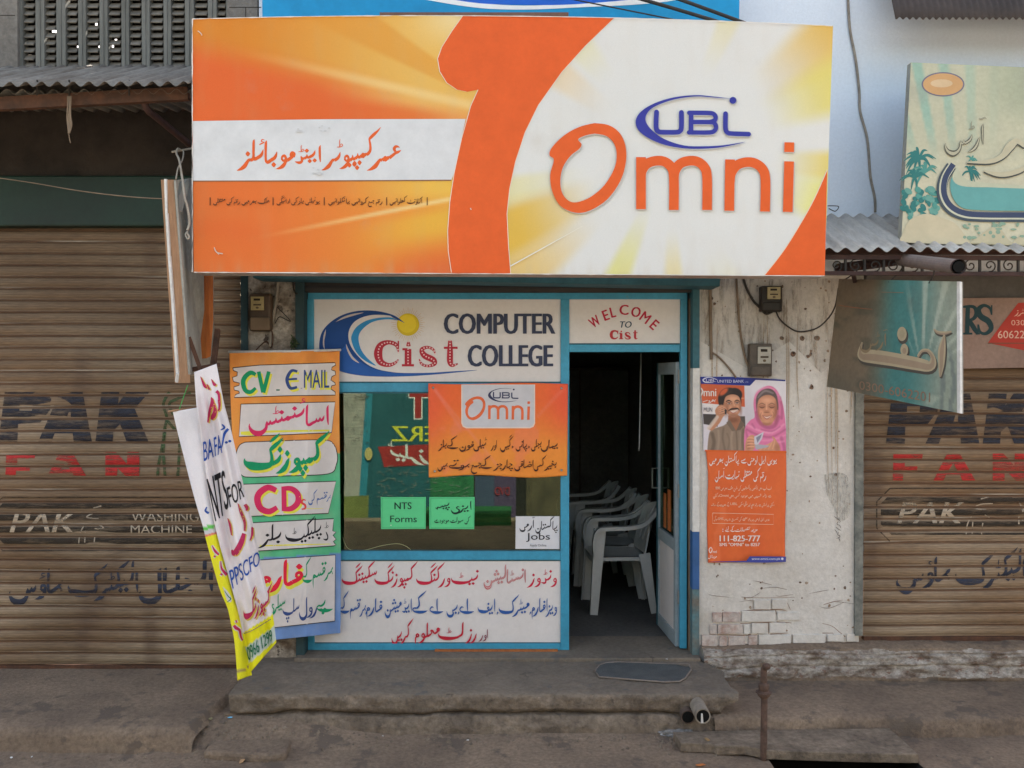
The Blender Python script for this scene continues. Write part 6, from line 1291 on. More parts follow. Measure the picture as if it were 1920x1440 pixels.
# the woman: shawl, face, hands and phone
K1, K2, K3 = (192, 106, 144), (150, 74, 110), (208, 138, 168)
pt.poly([(390, 600), (394, 440), (436, 374), (470, 350), (464, 260), (480, 190), (530, 145), (585, 126), (638, 158), (676, 240), (696, 340), (706, 460), (706, 600)], K1, 5)
for q, c, w, al in (([(478, 210), (500, 168), (560, 138), (620, 154)], K3, 16, .6), ([(660, 210), (676, 290), (672, 360)], K2, 18, .6), ([(640, 170), (664, 230)], K3, 14, .5), ([(486, 320), (500, 380), (560, 424), (620, 412), (650, 350)], K2, 26, .7), ([(420, 410), (500, 446), (600, 462), (690, 404)], K3, 16, .7), ([(410, 440), (500, 480), (600, 492), (700, 440)], K2, 14, .6), ([(430, 480), (540, 520), (650, 500), (700, 480)], K3, 12, .5), ([(404, 450), (416, 520), (410, 590)], K2, 14, .5), ([(670, 500), (690, 560), (696, 596)], K2, 24, .6), ([(560, 560), (620, 540), (690, 524)], K3, 14, .5), ([(520, 440), (600, 452), (660, 420)], K2, 8, .6), ([(450, 400), (470, 430)], K2, 12, .5)): pt.stroke([(*p, w) for p in q], c, 12, al)
pt.poly([(486, 320), (484, 226), (510, 174), (560, 148), (608, 156), (640, 204), (646, 300), (600, 250), (540, 230), (500, 250)], (86, 74, 74), 6); pt.stroke([(500, 210, 6), (550, 164, 14), (610, 180, 8)], (138, 128, 130), 12, .8)
pt.poly([(493, 272), (504, 228), (540, 198), (590, 194), (628, 222), (638, 290), (628, 350), (598, 398), (562, 410), (522, 386), (500, 334)], (178, 124, 98), 6)
pt.ell(566, 232, 44, 20, (206, 156, 128), soft=24, al=.7); pt.ell(520, 320, 18, 18, (202, 146, 118), soft=16, al=.75); pt.ell(606, 316, 18, 18, (196, 140, 112), soft=16, al=.7); pt.ell(632, 310, 14, 60, (126, 78, 64), 4, 24, .75); pt.ell(500, 330, 10, 50, (140, 90, 72), -8, 16, .6); pt.ell(562, 400, 40, 14, (140, 92, 74), 0, 14, .7); pt.ell(562, 384, 20, 10, (196, 144, 116), 0, 12, .6)
for x in (527, 600): pt.ell(x, 276, 26, 12, (140, 92, 76), 0, 12, .7); pt.stroke([(x - 20, 276, 2), (x, 285, 5), (x + 20, 277, 2)], (62, 40, 36), 4); pt.stroke([(x - 22, 262, 3), (x, 252, 6), (x + 22, 262, 3)], (96, 68, 60), 6, .8)
pt.stroke([(562, 256, 6), (560, 296, 9)], (208, 158, 130), 10, .8); pt.ell(561, 310, 17, 9, (168, 114, 90), soft=8); pt.ell(561, 317, 16, 3, (104, 66, 54), soft=5, al=.8)
pt.poly([(532, 342), (562, 350), (598, 338), (584, 358), (556, 362)], (200, 176, 164), 4); pt.stroke([(530, 340, 2), (562, 364, 6), (602, 336, 2)], (148, 80, 76), 4); pt.stroke([(530, 340, 3), (562, 346, 4), (600, 336, 3)], (136, 76, 70), 4, .8); pt.stroke([(522, 318, 2), (512, 344, 5), (522, 364, 2)], (136, 90, 74), 7, .8); pt.stroke([(606, 312, 2), (616, 336, 5), (606, 358, 2)], (132, 86, 70), 7, .8)
pt.poly([(396, 570), (408, 512), (440, 480), (472, 490), (478, 540), (454, 592), (400, 594)], (180, 128, 102), 5); pt.poly([(490, 578), (560, 548), (610, 520), (598, 492), (620, 500), (656, 560), (650, 596), (520, 594)], (178, 126, 100), 5); pt.ell(640, 570, 20, 30, (140, 92, 74), 0, 18, .6); pt.ell(420, 560, 16, 30, (142, 94, 76), 0, 18, .6)
for k in range(4): pt.stroke([(414, 502 + k * 21, 6), (442, 498 + k * 21, 11), (470, 508 + k * 18, 7)], (194, 142, 114), 5); pt.stroke([(418, 512 + k * 21, 2), (462, 512 + k * 20, 2)], (120, 76, 62), 3, .8); pt.stroke([(508 + k * 32, 588 - k * 3, 5), (540 + k * 25, 562 - k * 6, 10), (572 + k * 16, 548 - k * 12, 5)], (192, 140, 112), 5)
pt.poly([(466, 492), (538, 456), (526, 502), (492, 554), (468, 545)], (176, 174, 184), 3, sm=False); pt.poly([(480, 498), (524, 472), (514, 500), (490, 536)], (116, 116, 132), 3, sm=False); pt.poly([(468, 552), (498, 546), (582, 556), (562, 568), (480, 584)], (150, 148, 156), 3, sm=False)
SP = Func(dpo, 8, 12)
def pp_(u, v):
    x, y = 84 + u * 622, 60 + v * 528; xl = 88 + 22 * sstep(60, 420, y); x = lerp(xl, 697, u); y = max(y, lerp(64, 86, u)); return SP.at(1290 + x / 3.79, 690 + y / 3.79, .0012)
pt.X0 = None
grid_mesh('photo_print', 250, 214, pp_, mat('poster photograph', (.5, .5, .5), None, vcol=True, rough=.45, fine=.03), po, lambda u, v: alb(pt.col(u, v), KP))
ar.poly([(86, 62), (300, 62), (692, 84), (690, 94), (480, 84), (440, 126), (92, 112)], BLp)
ar.stroke([(205, 82, 4), (150, 66, 6), (108, 82, 9), (122, 100, 7), (180, 104, 3)], (190, 190, 206)); ar.latin('UBL', (128, 78, 196, 98), (190, 190, 206), .02); ar.latin('UNITED BANK', (208, 84, 398, 104), (180, 182, 204), .02); ar.latin('LTD', (405, 95, 428, 104), (150, 156, 190), .0)
ar.latin('mni', (112, 148, 200, 200), wt, .03); ar.stroke([(92, 142, 8), (104, 165, 11), (94, 196, 8)], wt); ar.nast('بھروسہ', 104, 196, 240, 9, wt, .8); ar.latin('MUN', (112, 280, 172, 312), (110, 104, 108), .02)
# words
ar.poly([(120, 582), (700, 592), (700, 604), (120, 592)], (194, 90, 44))
ar.nast('یوبی ایل اومنی سے پاکستان بھر میں', 152, 632, 672, 15, wt, .75); ar.nast('رقم کی منتقلی نہایت آسان', 192, 556, 784, 17, wt, .72)
lw = (204, 174, 150)
ar.nast('اب آپ بھی لاکھوں پاکستانیوں کی طرح ملک بھر میں', 232, 592, 862, 6.4, lw, .8); ar.latin('800', (196, 842, 228, 862), lw, .01)
ar.nast('سے زائد شہروں میں موجود کسی بھی', 292, 594, 916, 6.6, lw, .8); ar.latin('Omni', (222, 896, 288, 916), lw, .01); ar.nast('دکان', 178, 218, 916, 6.6, lw, .8)
ar.nast('دکان پر آسانی سے رقم بھیج اور منگوا سکیں', 358, 612, 980, 6.6, lw, .8); ar.latin('UBL', (300, 956, 352, 974), lw, .01); ar.nast('کے بھروسے کے ساتھ', 166, 296, 980, 6, lw, .8)
ar.outline([(176, 1030), (608, 1040), (606, 1112), (174, 1104)], lw, 3); ar.nast('یوبی ایل اومنی پر رقم بھیجنے کی تصدیق بذریعہ', 256, 580, 1082, 6, lw, .8); ar.latin('SMS', (214, 1062, 252, 1080), lw, .01); ar.nast('ہوگی', 184, 210, 1080, 6, lw, .8)
ar.nast('مزید تفصیلات کے لئے', 264, 492, 1160, 8, wt, .85); ar.ell(248, 1146, 4, 4, wt, n=8); ar.ell(248, 1160, 4, 4, wt, n=8)
ar.latin('111-825-777', (226, 1190, 512, 1232), wt, .05); ar.latin('SMS "OMNI" to 8257', (224, 1242, 510, 1266), wt, .03)
ar.stroke([(165, 1272, 5), (150, 1290, 6), (160, 1314, 6), (172, 1290, 5), (162, 1274, 4)], wt); ar.latin('mni', (176, 1296, 204, 1314), wt, .02); ar.nast('موبائل', 144, 204, 1348, 6, wt, .8)
ar.poly([(140, 1376), (414, 1370), (440, 1338), (697, 1340), (696, 1378), (540, 1384)], (64, 70, 136)); ar.latin('www.omni.com.pk', (452, 1348, 656, 1368), (196, 196, 210), .02); ar.ell(670, 1356, 9, 9, (190, 190, 206), n=12)
ar.build('printed_design', po)

# ================================================================ electricity meters and their wiring
def meter(label, x0, y0, x1, y1, face, win, body, dial, low=None, round_=True):
    t = thing('electricity_meter', label, 'meter', tuple(at((x0 + x1) / 2, y1, 0)), 'electricity meters on the whitewashed pillars')
    mb = MB(); mb.bpx(x0, y0, x1, y1, -.07, -.003); mb.build('case', body, t, bevel=.018 if round_ else .008)
    mb = MB(); mb.bpx(win[0], win[1], win[2], win[3], -.082, -.071); mb.build('dial_window', dial, t, bevel=.003)
    ar = Art(Flat(-.082), .6, .001); wx, wy = win[2] - win[0], win[3] - win[1]
    ar.rect(win[0] + wx * .22, win[1] + wy * .14, win[0] + wx * .72, win[1] + wy * .30, (40, 34, 28)); ar.rect(win[0] + wx * .2, win[1] + wy * .55, win[0] + wx * .8, win[1] + wy * .66, (60, 50, 40)); ar.ell(win[0] + wx * .5, win[1] + wy * .82, wx * .12, wy * .08, (80, 66, 50)); ar.build('dial_marks', t)
    if low: mb = MB(); mb.bpx(*low, -.086, -.071); mb.build('terminal_cover', face, t, bevel=.006)
    return t
tan = mat('tan terminal cover', (.22, .15, .09), (.15, .10, .06), scale=9, rough=.6)
meter('brown electricity meter with a bright yellow dial on the left pillar', 466, 550, 508, 621, tan, (470, 556, 494.5, 581.5), M['meter'], M['dial'], (469, 595, 505, 619))
meter('dark electricity meter with a dull yellow dial, nearest the large sign on the right pillar', 1428, 536, 1467, 584, M['meter_dark'], (1439, 538, 1464, 561), M['meter_dark'], M['dial'], (1430, 566, 1464, 582), False)
meter('grey brown electricity meter with a pale dial just above the poster', 1406, 644, 1448, 706, M['meter_grey'], (1421, 650, 1446, 682), M['meter_grey'], M['dial_white'], (1409, 686, 1445, 704), False)
def cable(label, pts, r=.006, m=None, grp=None, name='cable'):
    return tag(MB().tube(catmull([at(*p) for p in pts]), r, 6).build(name, m or M['cable'], smooth=True), label, 'conduit' if name == 'conduit' else 'cable', grp)
cable('black cable swooping from beneath the sign to the upper right meter', [(1392, 500, -.012), (1396, 530, -.014), (1410, 560, -.014), (1424, 576, -.016), (1436, 588, -.02), (1448, 584, -.03)], .008)
cable('looping black cable from the upper right meter to the hanging sign', [(1454, 580, -.03), (1462, 598, -.02), (1480, 614, -.02), (1500, 622, -.02), (1530, 616, -.03), (1552, 598, -.05), (1566, 574, -.1), (1572, 540, -.16)], .005)
cable('thin grey cable running down the right pillar to the lower meter', [(1380, 500, -.01), (1383, 560, -.012), (1388, 620, -.012), (1396, 665, -.012), (1404, 688, -.02), (1412, 698, -.03)], .007, M['conduit'])
cable('tan conduit pipe beside the right guide rail', [(1331, 500, -.012), (1332, 580, -.012), (1333, 640, -.012), (1334, 674, -.012)], .010, M['conduit'], name='conduit')
cable('drooping tan wire from the conduit foot to behind the poster', [(1334, 660, -.014), (1346, 668, -.014), (1358, 680, -.014), (1370, 694, -.014), (1380, 708, -.012)], .006, M['conduit'])
cable('pale conduit slanting beside the left meter', [(522, 524, -.012), (518, 560, -.02), (513, 590, -.02), (508, 618, -.016), (506, 650, -.012)], .011, M['pvc'], name='conduit')
cable('thin dark wire looping right of the pale conduit', [(520, 576, -.02), (534, 590, -.03), (545, 602, -.03), (538, 600, -.03), (524, 594, -.02), (516, 606, -.02)], .003)
cable('red brown wire tangle below the left meter', [(508, 612, -.02), (512, 636, -.02), (508, 652, -.016), (500, 640, -.02), (486, 650, -.016), (478, 660, -.012)], .004, M['rust'])
cable('dark wire curving down by the left guide rail', [(549, 524, -.012), (550, 540, -.02), (554, 550, -.022), (557, 550, -.03)], .005)
cable('wire dangling on the bluish white upper wall', [(1589, -30, -.012), (1593, 50, -.012), (1604, 110, -.014), (1611, 170, -.012), (1613, 210, -.012), (1626, 260, -.014), (1632, 330, -.012), (1640, 370, -.012), (1641, 398, -.012)], .008, M['pvc'])
tag(MB().tube(catmull([at(1552, 386, -.2), at(1572, 387, -.25), at(1566, 396, -.3), at(1554, 391, -.3)]), .003, 5).build('wire', M['iron'], smooth=True), 'bent dark wire scrap on the right awning by the large sign', 'wire')
# little weed growing by the left guide rail
pl = thing('weed', 'small dark green weed growing from the left pillar by the guide rail', 'weed', tuple(at(552, 655, -.01)))
mb = MB(); rnd = random.Random(4)
for i in range(46):
    p = at(551 + rnd.gauss(0, 3.2), 642 + rnd.gauss(0, 7), -.02 - rnd.random() * .04); a = Vector((rnd.gauss(0, 1), rnd.gauss(0, 1), rnd.gauss(0, 1))).normalized() * .014; c = a.orthogonal().normalized() * .006
    mb.add([p - a, p + c, p + a, p - c], [(0, 1, 2, 3)])
mb.build('foliage', mat('weed leaf', (.05, .075, .03), (.03, .045, .02), rough=.7), pl, fix=False)
MB().tube([at(554, 656, -.005), at(551, 640, -.03)], .003, 5).build('stem', M['mullion'], pl)

# ================================================================ plastic chairs in the doorway
def sweep(mb, pts, w, t, side):
    """flat tapering bar along pts; side = width direction"""
    P = catmull(pts, 5); n = len(P); ws = w if isinstance(w, (list, tuple)) else [w] * 2; V = []; F = []; sd = Vector(side).normalized()
    for i, p in enumerate(P):
        d = (P[min(i + 1, n - 1)] - P[max(i - 1, 0)]).normalized(); u = sd - d * sd.dot(d); u.normalize(); nrm = d.cross(u).normalized(); k = i / (n - 1) * (len(ws) - 1); j = min(int(k), len(ws) - 2); ww = lerp(ws[j], ws[j + 1], k - j) / 2
        V += [p + u * ww + nrm * t / 2, p - u * ww + nrm * t / 2, p - u * ww - nrm * t / 2, p + u * ww - nrm * t / 2]
    for i in range(n - 1):
        for k in range(4): F.append((i * 4 + k, i * 4 + (k + 1) % 4, (i + 1) * 4 + (k + 1) % 4, (i + 1) * 4 + k))
    F += [(3, 2, 1, 0), tuple((n - 1) * 4 + k for k in range(4))]
    return mb.add(V, F)
def local(name, mb, m, parent, **k):
    o = mb.build(name, m, None, **k); o.parent = parent; return o
# chair in its own space: x forward (towards the sitter's knees), y to the side, z up
ch = thing('plastic_chair', 'x', 'chair', (0, 0, 0), 'plastic chairs in a row inside the doorway')
mb = MB(); nx, ny = 10, 12
def seat(u, v):
    x, y = lerp(-.20, .23, u), lerp(-.205, .205, v) * lerp(.86, 1.0, u); return (x, y, .425 - .018 * (1 - (2 * v - 1) ** 2) + .012 * u - .03 * sstep(.9, 1, u))
V = [seat(i / nx, j / ny) for j in range(ny + 1) for i in range(nx + 1)]; k = len(V); V += [(x, y, z - .012) for x, y, z in V]
F = [(j * (nx + 1) + i, j * (nx + 1) + i + 1, (j + 1) * (nx + 1) + i + 1, (j + 1) * (nx + 1) + i) for j in range(ny) for i in range(nx)]; F += [tuple(q + k for q in f[::-1]) for f in F]
mb.add(V, F); mb.box(-.2, -.19, .395, .22, -.178, .422); mb.box(-.2, .178, .395, .22, .19, .422); mb.box(.212, -.19, .385, .226, .19, .42); local('seat', mb, M['chair'], ch, smooth=False)
mb = MB(); ny = 18; nz = 14
def bk(u, v):
    z = .43 + v * .385 - .05 * v * abs(2 * u - 1) ** 2.2; wv = .205 * (1 - .42 * v ** 2.4); y = (2 * u - 1) * wv; return (-.19 - .11 * v + .07 * (2 * u - 1) ** 2 * (.4 + .6 * v), y, z)
for j in range(nz):
    for i in range(ny):
        u, v = (i + .5) / ny, (j + .5) / nz
        if .18 < v < .80 and i in (3, 6, 11, 14) : continue
        q = [Vector(bk((i + a) / ny, (j + c) / nz)) for a, c in ((0, 0), (1, 0), (1, 1), (0, 1))]; mb.add(q + [p + Vector((-.010, 0, 0)) for p in q], [(0, 1, 2, 3), (7, 6, 5, 4), (0, 4, 5, 1), (1, 5, 6, 2), (2, 6, 7, 3), (3, 7, 4, 0)])
local('backrest', mb, M['chair'], ch)
for s_ in (-1, 1):
    local('armrest', sweep(MB(), [(.215, s_ * .235, .44), (.225, s_ * .245, .55), (.20, s_ * .252, .635), (.13, s_ * .255, .652), (-.02, s_ * .255, .655), (-.14, s_ * .245, .675), (-.22, s_ * .225, .73), (-.27, s_ * .20, .79)], [.05, .055, .06, .06, .055, .05, .045, .04], .028, (0, 1, 0)), M['chair'], ch)
    def leg(a, c, wa, wc):
        m_ = MB(); sweep(m_, [a, (Vector(a) + Vector(c)) / 2, c], [wa, wc], .010, (1, 0, 0)); e = Vector((.0, -s_ * .018, 0)); a2 = Vector(a) + Vector((math.copysign(wa * .48, a[0]), 0, 0)) + e; c2 = Vector(c) + Vector((math.copysign(wc * .46, c[0]), 0, 0)) + e
        sweep(m_, [a2, (a2 + c2) / 2, c2], [.05, .035], .009, (0, 1, 0)); return m_
    local('leg', leg((.175, s_ * .232, .645), (.225, s_ * .238, .002), .085, .055), M['chair'], ch); local('leg', leg((-.165, s_ * .20, .45), (-.235, s_ * .225, .002), .085, .042), M['chair'], ch)
def put(root, px, py, py_d, rot, label):
    p = ground_at(px, py, .004); root.location = (p.x, p.y, .004); root.rotation_euler = (0, 0, rot); root['label'] = label
def dup(root):
    r = root.copy(); COL.objects.link(r)
    for q in root.children: c = q.copy(); COL.objects.link(c); c.parent = r
    return r
labs = ['grey white plastic chair nearest the doorway', 'second grey white plastic chair from the doorway', 'third grey white plastic chair from the doorway', 'deepest grey white plastic chair, farthest from the doorway']
for i, (px, py) in enumerate(((1158, 1137), (1146, 1111), (1128, 1088), (1098, 1066))):
    o = ch if i == 0 else dup(ch)
    put(o, px, py, 0, R(184 - 3 * i + (10 if i == 3 else 0)), labs[i])
# hanging cord in the dark doorway
tag(MB().tube([at(1202, 662, .9), at(1199, 830, .9), at(1198, 845, .9)], .005, 6).build('pull_cord', M['flex'], smooth=True), 'pale pull cord hanging inside the dark doorway', 'cord')

swb = thing('switch_box', 'small pale switch box on the dark wall inside the doorway', 'switch box', (1.6, 2.2, 1.45))
MB().box(1.56, 2.1, 1.42, 1.62, 2.32, 1.55).build('box', M['flex'], swb, bevel=.005); MB().box(1.552, 2.16, 1.46, 1.56, 2.2, 1.51).box(1.552, 2.22, 1.46, 1.56, 2.26, 1.51).build('switches', M['meter_dark'], swb)
cb = thing('cupboard', 'dim brown cupboard at the back of the room behind the chairs', 'cupboard', (.75, 4.2, 0))
MB().box(.2, 4.1, .01, 1.3, 4.58, 1.9).build('carcass', M['mortar'], cb, bevel=.01); MB().box(.22, 4.08, .1, .74, 4.1, 1.86).build('door', M['old_wall'], cb); MB().box(.76, 4.08, .1, 1.28, 4.1, 1.86).build('door', M['old_wall'], cb)
tb = thing('desk', 'plain desk dimly seen inside behind the window glass', 'desk', (-.6, 1.2, 0))
MB().box(-1.4, .95, .70, .1, 1.55, .74).build('desk_top', M['wood'], tb, bevel=.006)
for x_ in (-1.36, .06):
    for y_ in (.98, 1.52): MB().box(x_ - .03, y_ - .03, .005, x_ + .03, y_ + .03, .699).build('leg', M['wood'], tb)

# ================================================================ things on the ground
# loose grit gathered along the foot of the step and the kerbs
mb = MB(); rnd = random.Random(21)
for i in range(1500):
    k = rnd.random()
    if k < .45: x = rnd.uniform(-1.9, 1.3); y = -.70 - abs(rnd.gauss(0, .10))
    elif k < .6: x = rnd.gauss(-1.5, .16); y = rnd.gauss(-.85, .10)
    elif k < .8: x = rnd.uniform(-4.2, -1.5); y = -.95 - abs(rnd.gauss(0, .08))
    elif k < .9: x = rnd.gauss(1.0, .16); y = rnd.gauss(-.85, .06)
    else: x = rnd.uniform(-3.6, 3.6); y = rnd.uniform(-2, -.75)
    if TX0 - .05 < x < TX1 + .05 and y < -.66: continue
    z = street_z(x, y); r = min(.016, rnd.expovariate(240) + .0015); q = [Vector((x + r * rnd.uniform(.6, 1.3) * math.cos(a), y + r * rnd.uniform(.6, 1.3) * math.sin(a), z - .001)) for a in (0, 1.57, 3.14, 4.71)]
    mb.add(q + [Vector((x + r * .2, y, z + r * rnd.uniform(.6, 1.1)))], [(0, 1, 4), (1, 2, 4), (2, 3, 4), (3, 0, 4)])
tag(mb.build('grit', M['rough_concrete'], fix=False), 'loose grit and gravel scattered along the foot of the step', 'gravel', kind='stuff')
zt_ = -.012
out = [(1116, 1258), (1118, 1254), (1124, 1247), (1136, 1242.5), (1160, 1241), (1210, 1243), (1268, 1245), (1279, 1249), (1292, 1249.5), (1296, 1255), (1285, 1271), (1274, 1277.5), (1246, 1278.5), (1186, 1274), (1124, 1269)]
dm = thing('doormat', 'flat blue grey doormat with a curled corner on the step at the door', 'doormat', tuple(ground_at(1205, 1260, zt_)))
Pm = [ground_at(x, y, zt_ + .004) for x, y in out]; mb = MB(); mb.prism([p - Vector((0, 0, .0)) for p in Pm], (0, 0, -.005)); mb.build('pile', M['mat'], dm)
for i in (7, 8): Pm[i].z += .014
MB().tube([p + Vector((0, 0, -.001)) for p in Pm + [Pm[0]]], .0055, 6).build('binding', M['mat_edge'], dm, smooth=True)
# standpipe
tp = thing('standpipe', 'thin rusty standpipe with a bent spout rising before the right pavement', 'standpipe', (1.34, -.985, -.3))
d_ = -.985
MB().tube([at(1432, 1440, d_) - Vector((0, 0, .06)), at(1432, 1400, d_), at(1433, 1312, d_), at(1432, 1296, d_)], [.019, .0185, .0175, .0175], 14).build('riser', M['galv'], tp, smooth=True)
MB().tube([at(1432, 1308, d_), at(1432, 1303, d_), at(1432, 1296, d_), at(1432, 1294, d_)], [.022, .034, .034, .022], 12).tube([at(1432, 1298.6, d_), at(1432, 1297, d_)], [.044, .044], 8).build('union', M['galv'], tp)
MB().tube([at(1432, 1295, d_), at(1432, 1290, d_), at(1432, 1283, d_), at(1432, 1280, d_)], [.024, .029, .029, .022], 12).build('coupling', M['galv'], tp)
MB().tube(catmull([at(1432, 1282, d_), at(1432, 1266, d_), at(1433, 1254, d_), at(1437, 1249, d_ - .02), at(1439, 1250, d_ - .05)]), .017, 12).build('spout', M['galv'], tp, smooth=True)
# drain pipe ends in the side of the step
def pipe_end(label, px, py, y0, y1, r, m, name='drain_pipe'):
    t = thing(name, label, 'drain pipe', tuple(at(px, py, y0))); a, c = at(px, py, y0), at(px, py, y0) + Vector((0, y1 - y0, .015)); d = (c - a).normalized()
    MB().tube([a, c], r, 20, caps=False).build('tube', m, t); MB().tube([a + d * .004, a + d * .20], r * .86, 18).build('bore_shade', M['black'], t)  # black plug stands in for the shade inside the pipe
    V = [a + Vector((q * math.cos(2 * math.pi * k / 20), 0, q * math.sin(2 * math.pi * k / 20))) for q in (r, r * .84) for k in range(20)]
    mesh_obj('rim', V, [(k, (k + 1) % 20, (k + 1) % 20 + 20, k + 20) for k in range(20)], m, t); return t
pipe_end('open grey plastic drain pipe end poking out of the step side', 1318, 1343, -.80, -.45, .043, M['pvc'])
pipe_end('dark broken drain pipe hole beside the grey plastic pipe end', 1290, 1345, -.700, -.5, .040, M['mortar'])
sp = at(1316, 1345, -.806); tag(MB().prism([sp + Vector((-.006, 0, -.03)), sp + Vector((.008, 0, -.03)), sp + Vector((.004, 0, .02)), sp + Vector((-.004, .002, .022))], (0, -.004, 0)).build('straw', M['flex']), 'pale splinter of straw standing in the drain pipe end', 'straw')
# rubble and loose bricks by the right end of the step
def lump(name, px, py, z, sx, sy, sz, m, label, cat, rot=0, seed=0, grp=None):
    bm = bmesh.new(); bmesh.ops.create_cube(bm, size=1); bmesh.ops.subdivide_edges(bm, edges=bm.edges[:], cuts=5, use_grid_fill=True)
    for v in bm.verts:
        p = v.co; q = p.normalized() * .62; v.co = p.lerp(q, .35) * (1 + .22 * noise.noise(p * 2.3 + Vector((seed, 0, 0)))); v.co = Vector((v.co.x * sx, v.co.y * sy, v.co.z * sz))
    me = bpy.data.meshes.new(name); bm.to_mesh(me); bm.free(); me.materials.append(m); o = bpy.data.objects.new(name, me); COL.objects.link(o); g_ = ground_at(px, py, z); o.location = (g_.x, g_.y, z + sz * .35); o.rotation_euler = (0, 0, rot)
    return tag(o, label, cat, grp)
lump('brick_rubble', 1362, 1341, -.235, .15, .11, .085, M['brick'], 'broken pinkish brick at the right end of the step', 'brick', .2, 1)
lump('brick_rubble', 1338, 1312, -.17, .16, .12, .10, M['rough_concrete'], 'chipped concrete lump under the right corner of the step', 'rubble', .1, 5)
lump('stone', 432, 1346, -.165, .075, .05, .04, M['dust'], 'dusty stone in the litter left of the step', 'stone', .4, 8)
lump('stone', 300, 1397, -.25, .05, .04, .03, M['dust'], 'small dusty stone before the left forecourt', 'stone', .4, 3)
for i in range(13):
    px = 1400 + i * 44 + random.uniform(-8, 8)
    if 1420 < px < 1444: continue
    lump('kerb_brick', px, 1352 + random.uniform(-2, 2), -.245, .20 + random.uniform(-.04, .02), .09, .095, M['mortar'] if i % 3 else M['brick'], '%s edging brick %s' % ('worn brown' if i % 3 else 'pinkish', ['half hidden beside the standpipe', 'just left of the standpipe', 'right of the standpipe', 'second right of the standpipe', 'above the left of the drain slab', 'above the middle of the drain slab', 'below the whitewashed plinth corner', 'below the right guide rail', 'above the right end of the drain slab', 'just past the drain slab', 'below the right shutter', 'near the right edge of the photo', 'at the right edge of the photo'][i]), 'brick', random.uniform(-.06, .06), i, 'edging bricks of the right pavement')
# slab over the drain
sl2 = [(1262, 1372), (1300, 1371), (1480, 1367.5), (1668, 1364.5), (1722, 1414), (1600, 1412), (1505, 1409), (1440, 1407), (1395, 1398), (1345, 1399), (1336, 1395), (1276, 1393)]
Ps = [ground_at(x, y, -.19) for x, y in sl2]; mb = MB(); mb.prism(Ps, (0, 0, -.05)); tag(mb.build('drain_slab', M['rough_concrete'], bevel=.006), 'flat concrete slab laid over the open drain', 'slab')
# low ledge at the left front of the step
Pl = [ground_at(x, y, -.20) for x, y in [(395, 1388), (470, 1386), (548, 1384), (536, 1412), (500, 1416), (380, 1408)]]; mb = MB(); mb.prism(Pl, (0, 0, -.06)); tag(mb.build('concrete_patch', M['dust'], bevel=.02), 'low dusty concrete patch in front of the left end of the step', 'slab')
# litter
lit = [(462, 1363, -.225, 14, (196, 200, 206), 'crumpled white paper scrap left of the step'), (432, 1375, -.23, 10, (110, 170, 200), 'light blue wrapper scrap left of the step'), (622, 1367, -.232, 18, (190, 170, 110), 'pale straw coloured stick before the step'), (106, 1384, -.243, 7, (206, 206, 204), 'white scrap on the street, upright in front of the left forecourt'),
       (22, 1422, -.243, 8, (200, 202, 206), 'white paper bit at the far left bottom of the street'), (60, 1420, -.243, 6, (186, 188, 190), 'smaller pale paper bit beside the one at the far left'), (152, 1403, -.243, 12, (150, 130, 104), 'tan leaf strip on the street below the left forecourt'), (232, 1406, -.243, 6, (190, 186, 180), 'tiny pale scrap below the middle of the left forecourt'),
       (408, 1352, -.2, 8, (150, 60, 96), 'pink wrapper bit at the forecourt corner'), (395, 1373, -.22, 14, (122, 116, 90), 'greenish wrapper beside the forecourt corner'), (455, 1428, -.243, 22, (150, 120, 90), 'long tan leaf near the bottom of the photo left of the middle'), (877, 1391, -.243, 6, (190, 188, 186), 'white fleck on the street before the middle of the step'),
       (1314, 1406, -.24, 12, (150, 110, 70), 'curled tan leaf in front of the drain slab'), (1326, 1388, -.187, 16, (132, 108, 76), 'dry leaf lying on the drain slab'), (1314, 1436, -.243, 16, (160, 100, 60), 'orange brown leaf at the bottom edge before the drain'), (1240, 1380, -.235, 6, (186, 184, 182), 'white fleck beside the left end of the drain slab'), (1250, 1237, .010, 8, (150, 150, 150), 'white scrap on the sill by the door'), (718, 1384, -.243, 4, (190, 188, 184), 'tiny white fleck before the step below the window'), (580, 1362, -.23, 5, (190, 188, 184), 'small white fleck by the crack of the step')]
rnd = random.Random(9)
for x, y, z, s_, c, lb in lit:
    p = ground_at(x, y, z); p.z = max(z, street_z(p.x, p.y)) if z < -.19 else z; w = s_ / 2 * (5.0 / 1663); mb = MB(); n = 7; up = []
    a0 = rnd.uniform(0, 3)
    for k in range(n):
        a = 2 * math.pi * k / n; r = w * rnd.uniform(.7, 1.2); up.append(Vector((r * math.cos(a), r * math.sin(a) * .6, 0)))
    rot = Matrix.Rotation(a0, 3, 'Z'); up = [rot @ q for q in up]; cen = Vector((0, 0, w * .35 + .004))
    mb.add([p + q + Vector((0, 0, .003 + .3 * w * rnd.random())) for q in up] + [p + cen], [(k, (k + 1) % n, n) for k in range(n)])
    nm = 'leaf' if 'leaf' in lb else ('stick' if 'stick' in lb else 'litter_scrap')
    o = mb.build(nm, ink(c, KG), None, fix=False); sd_ = o.modifiers.new('thickness', 'SOLIDIFY'); sd_.thickness = .0015; tag(o, lb, 'leaf' if nm == 'leaf' else 'litter', 'litter on the street')
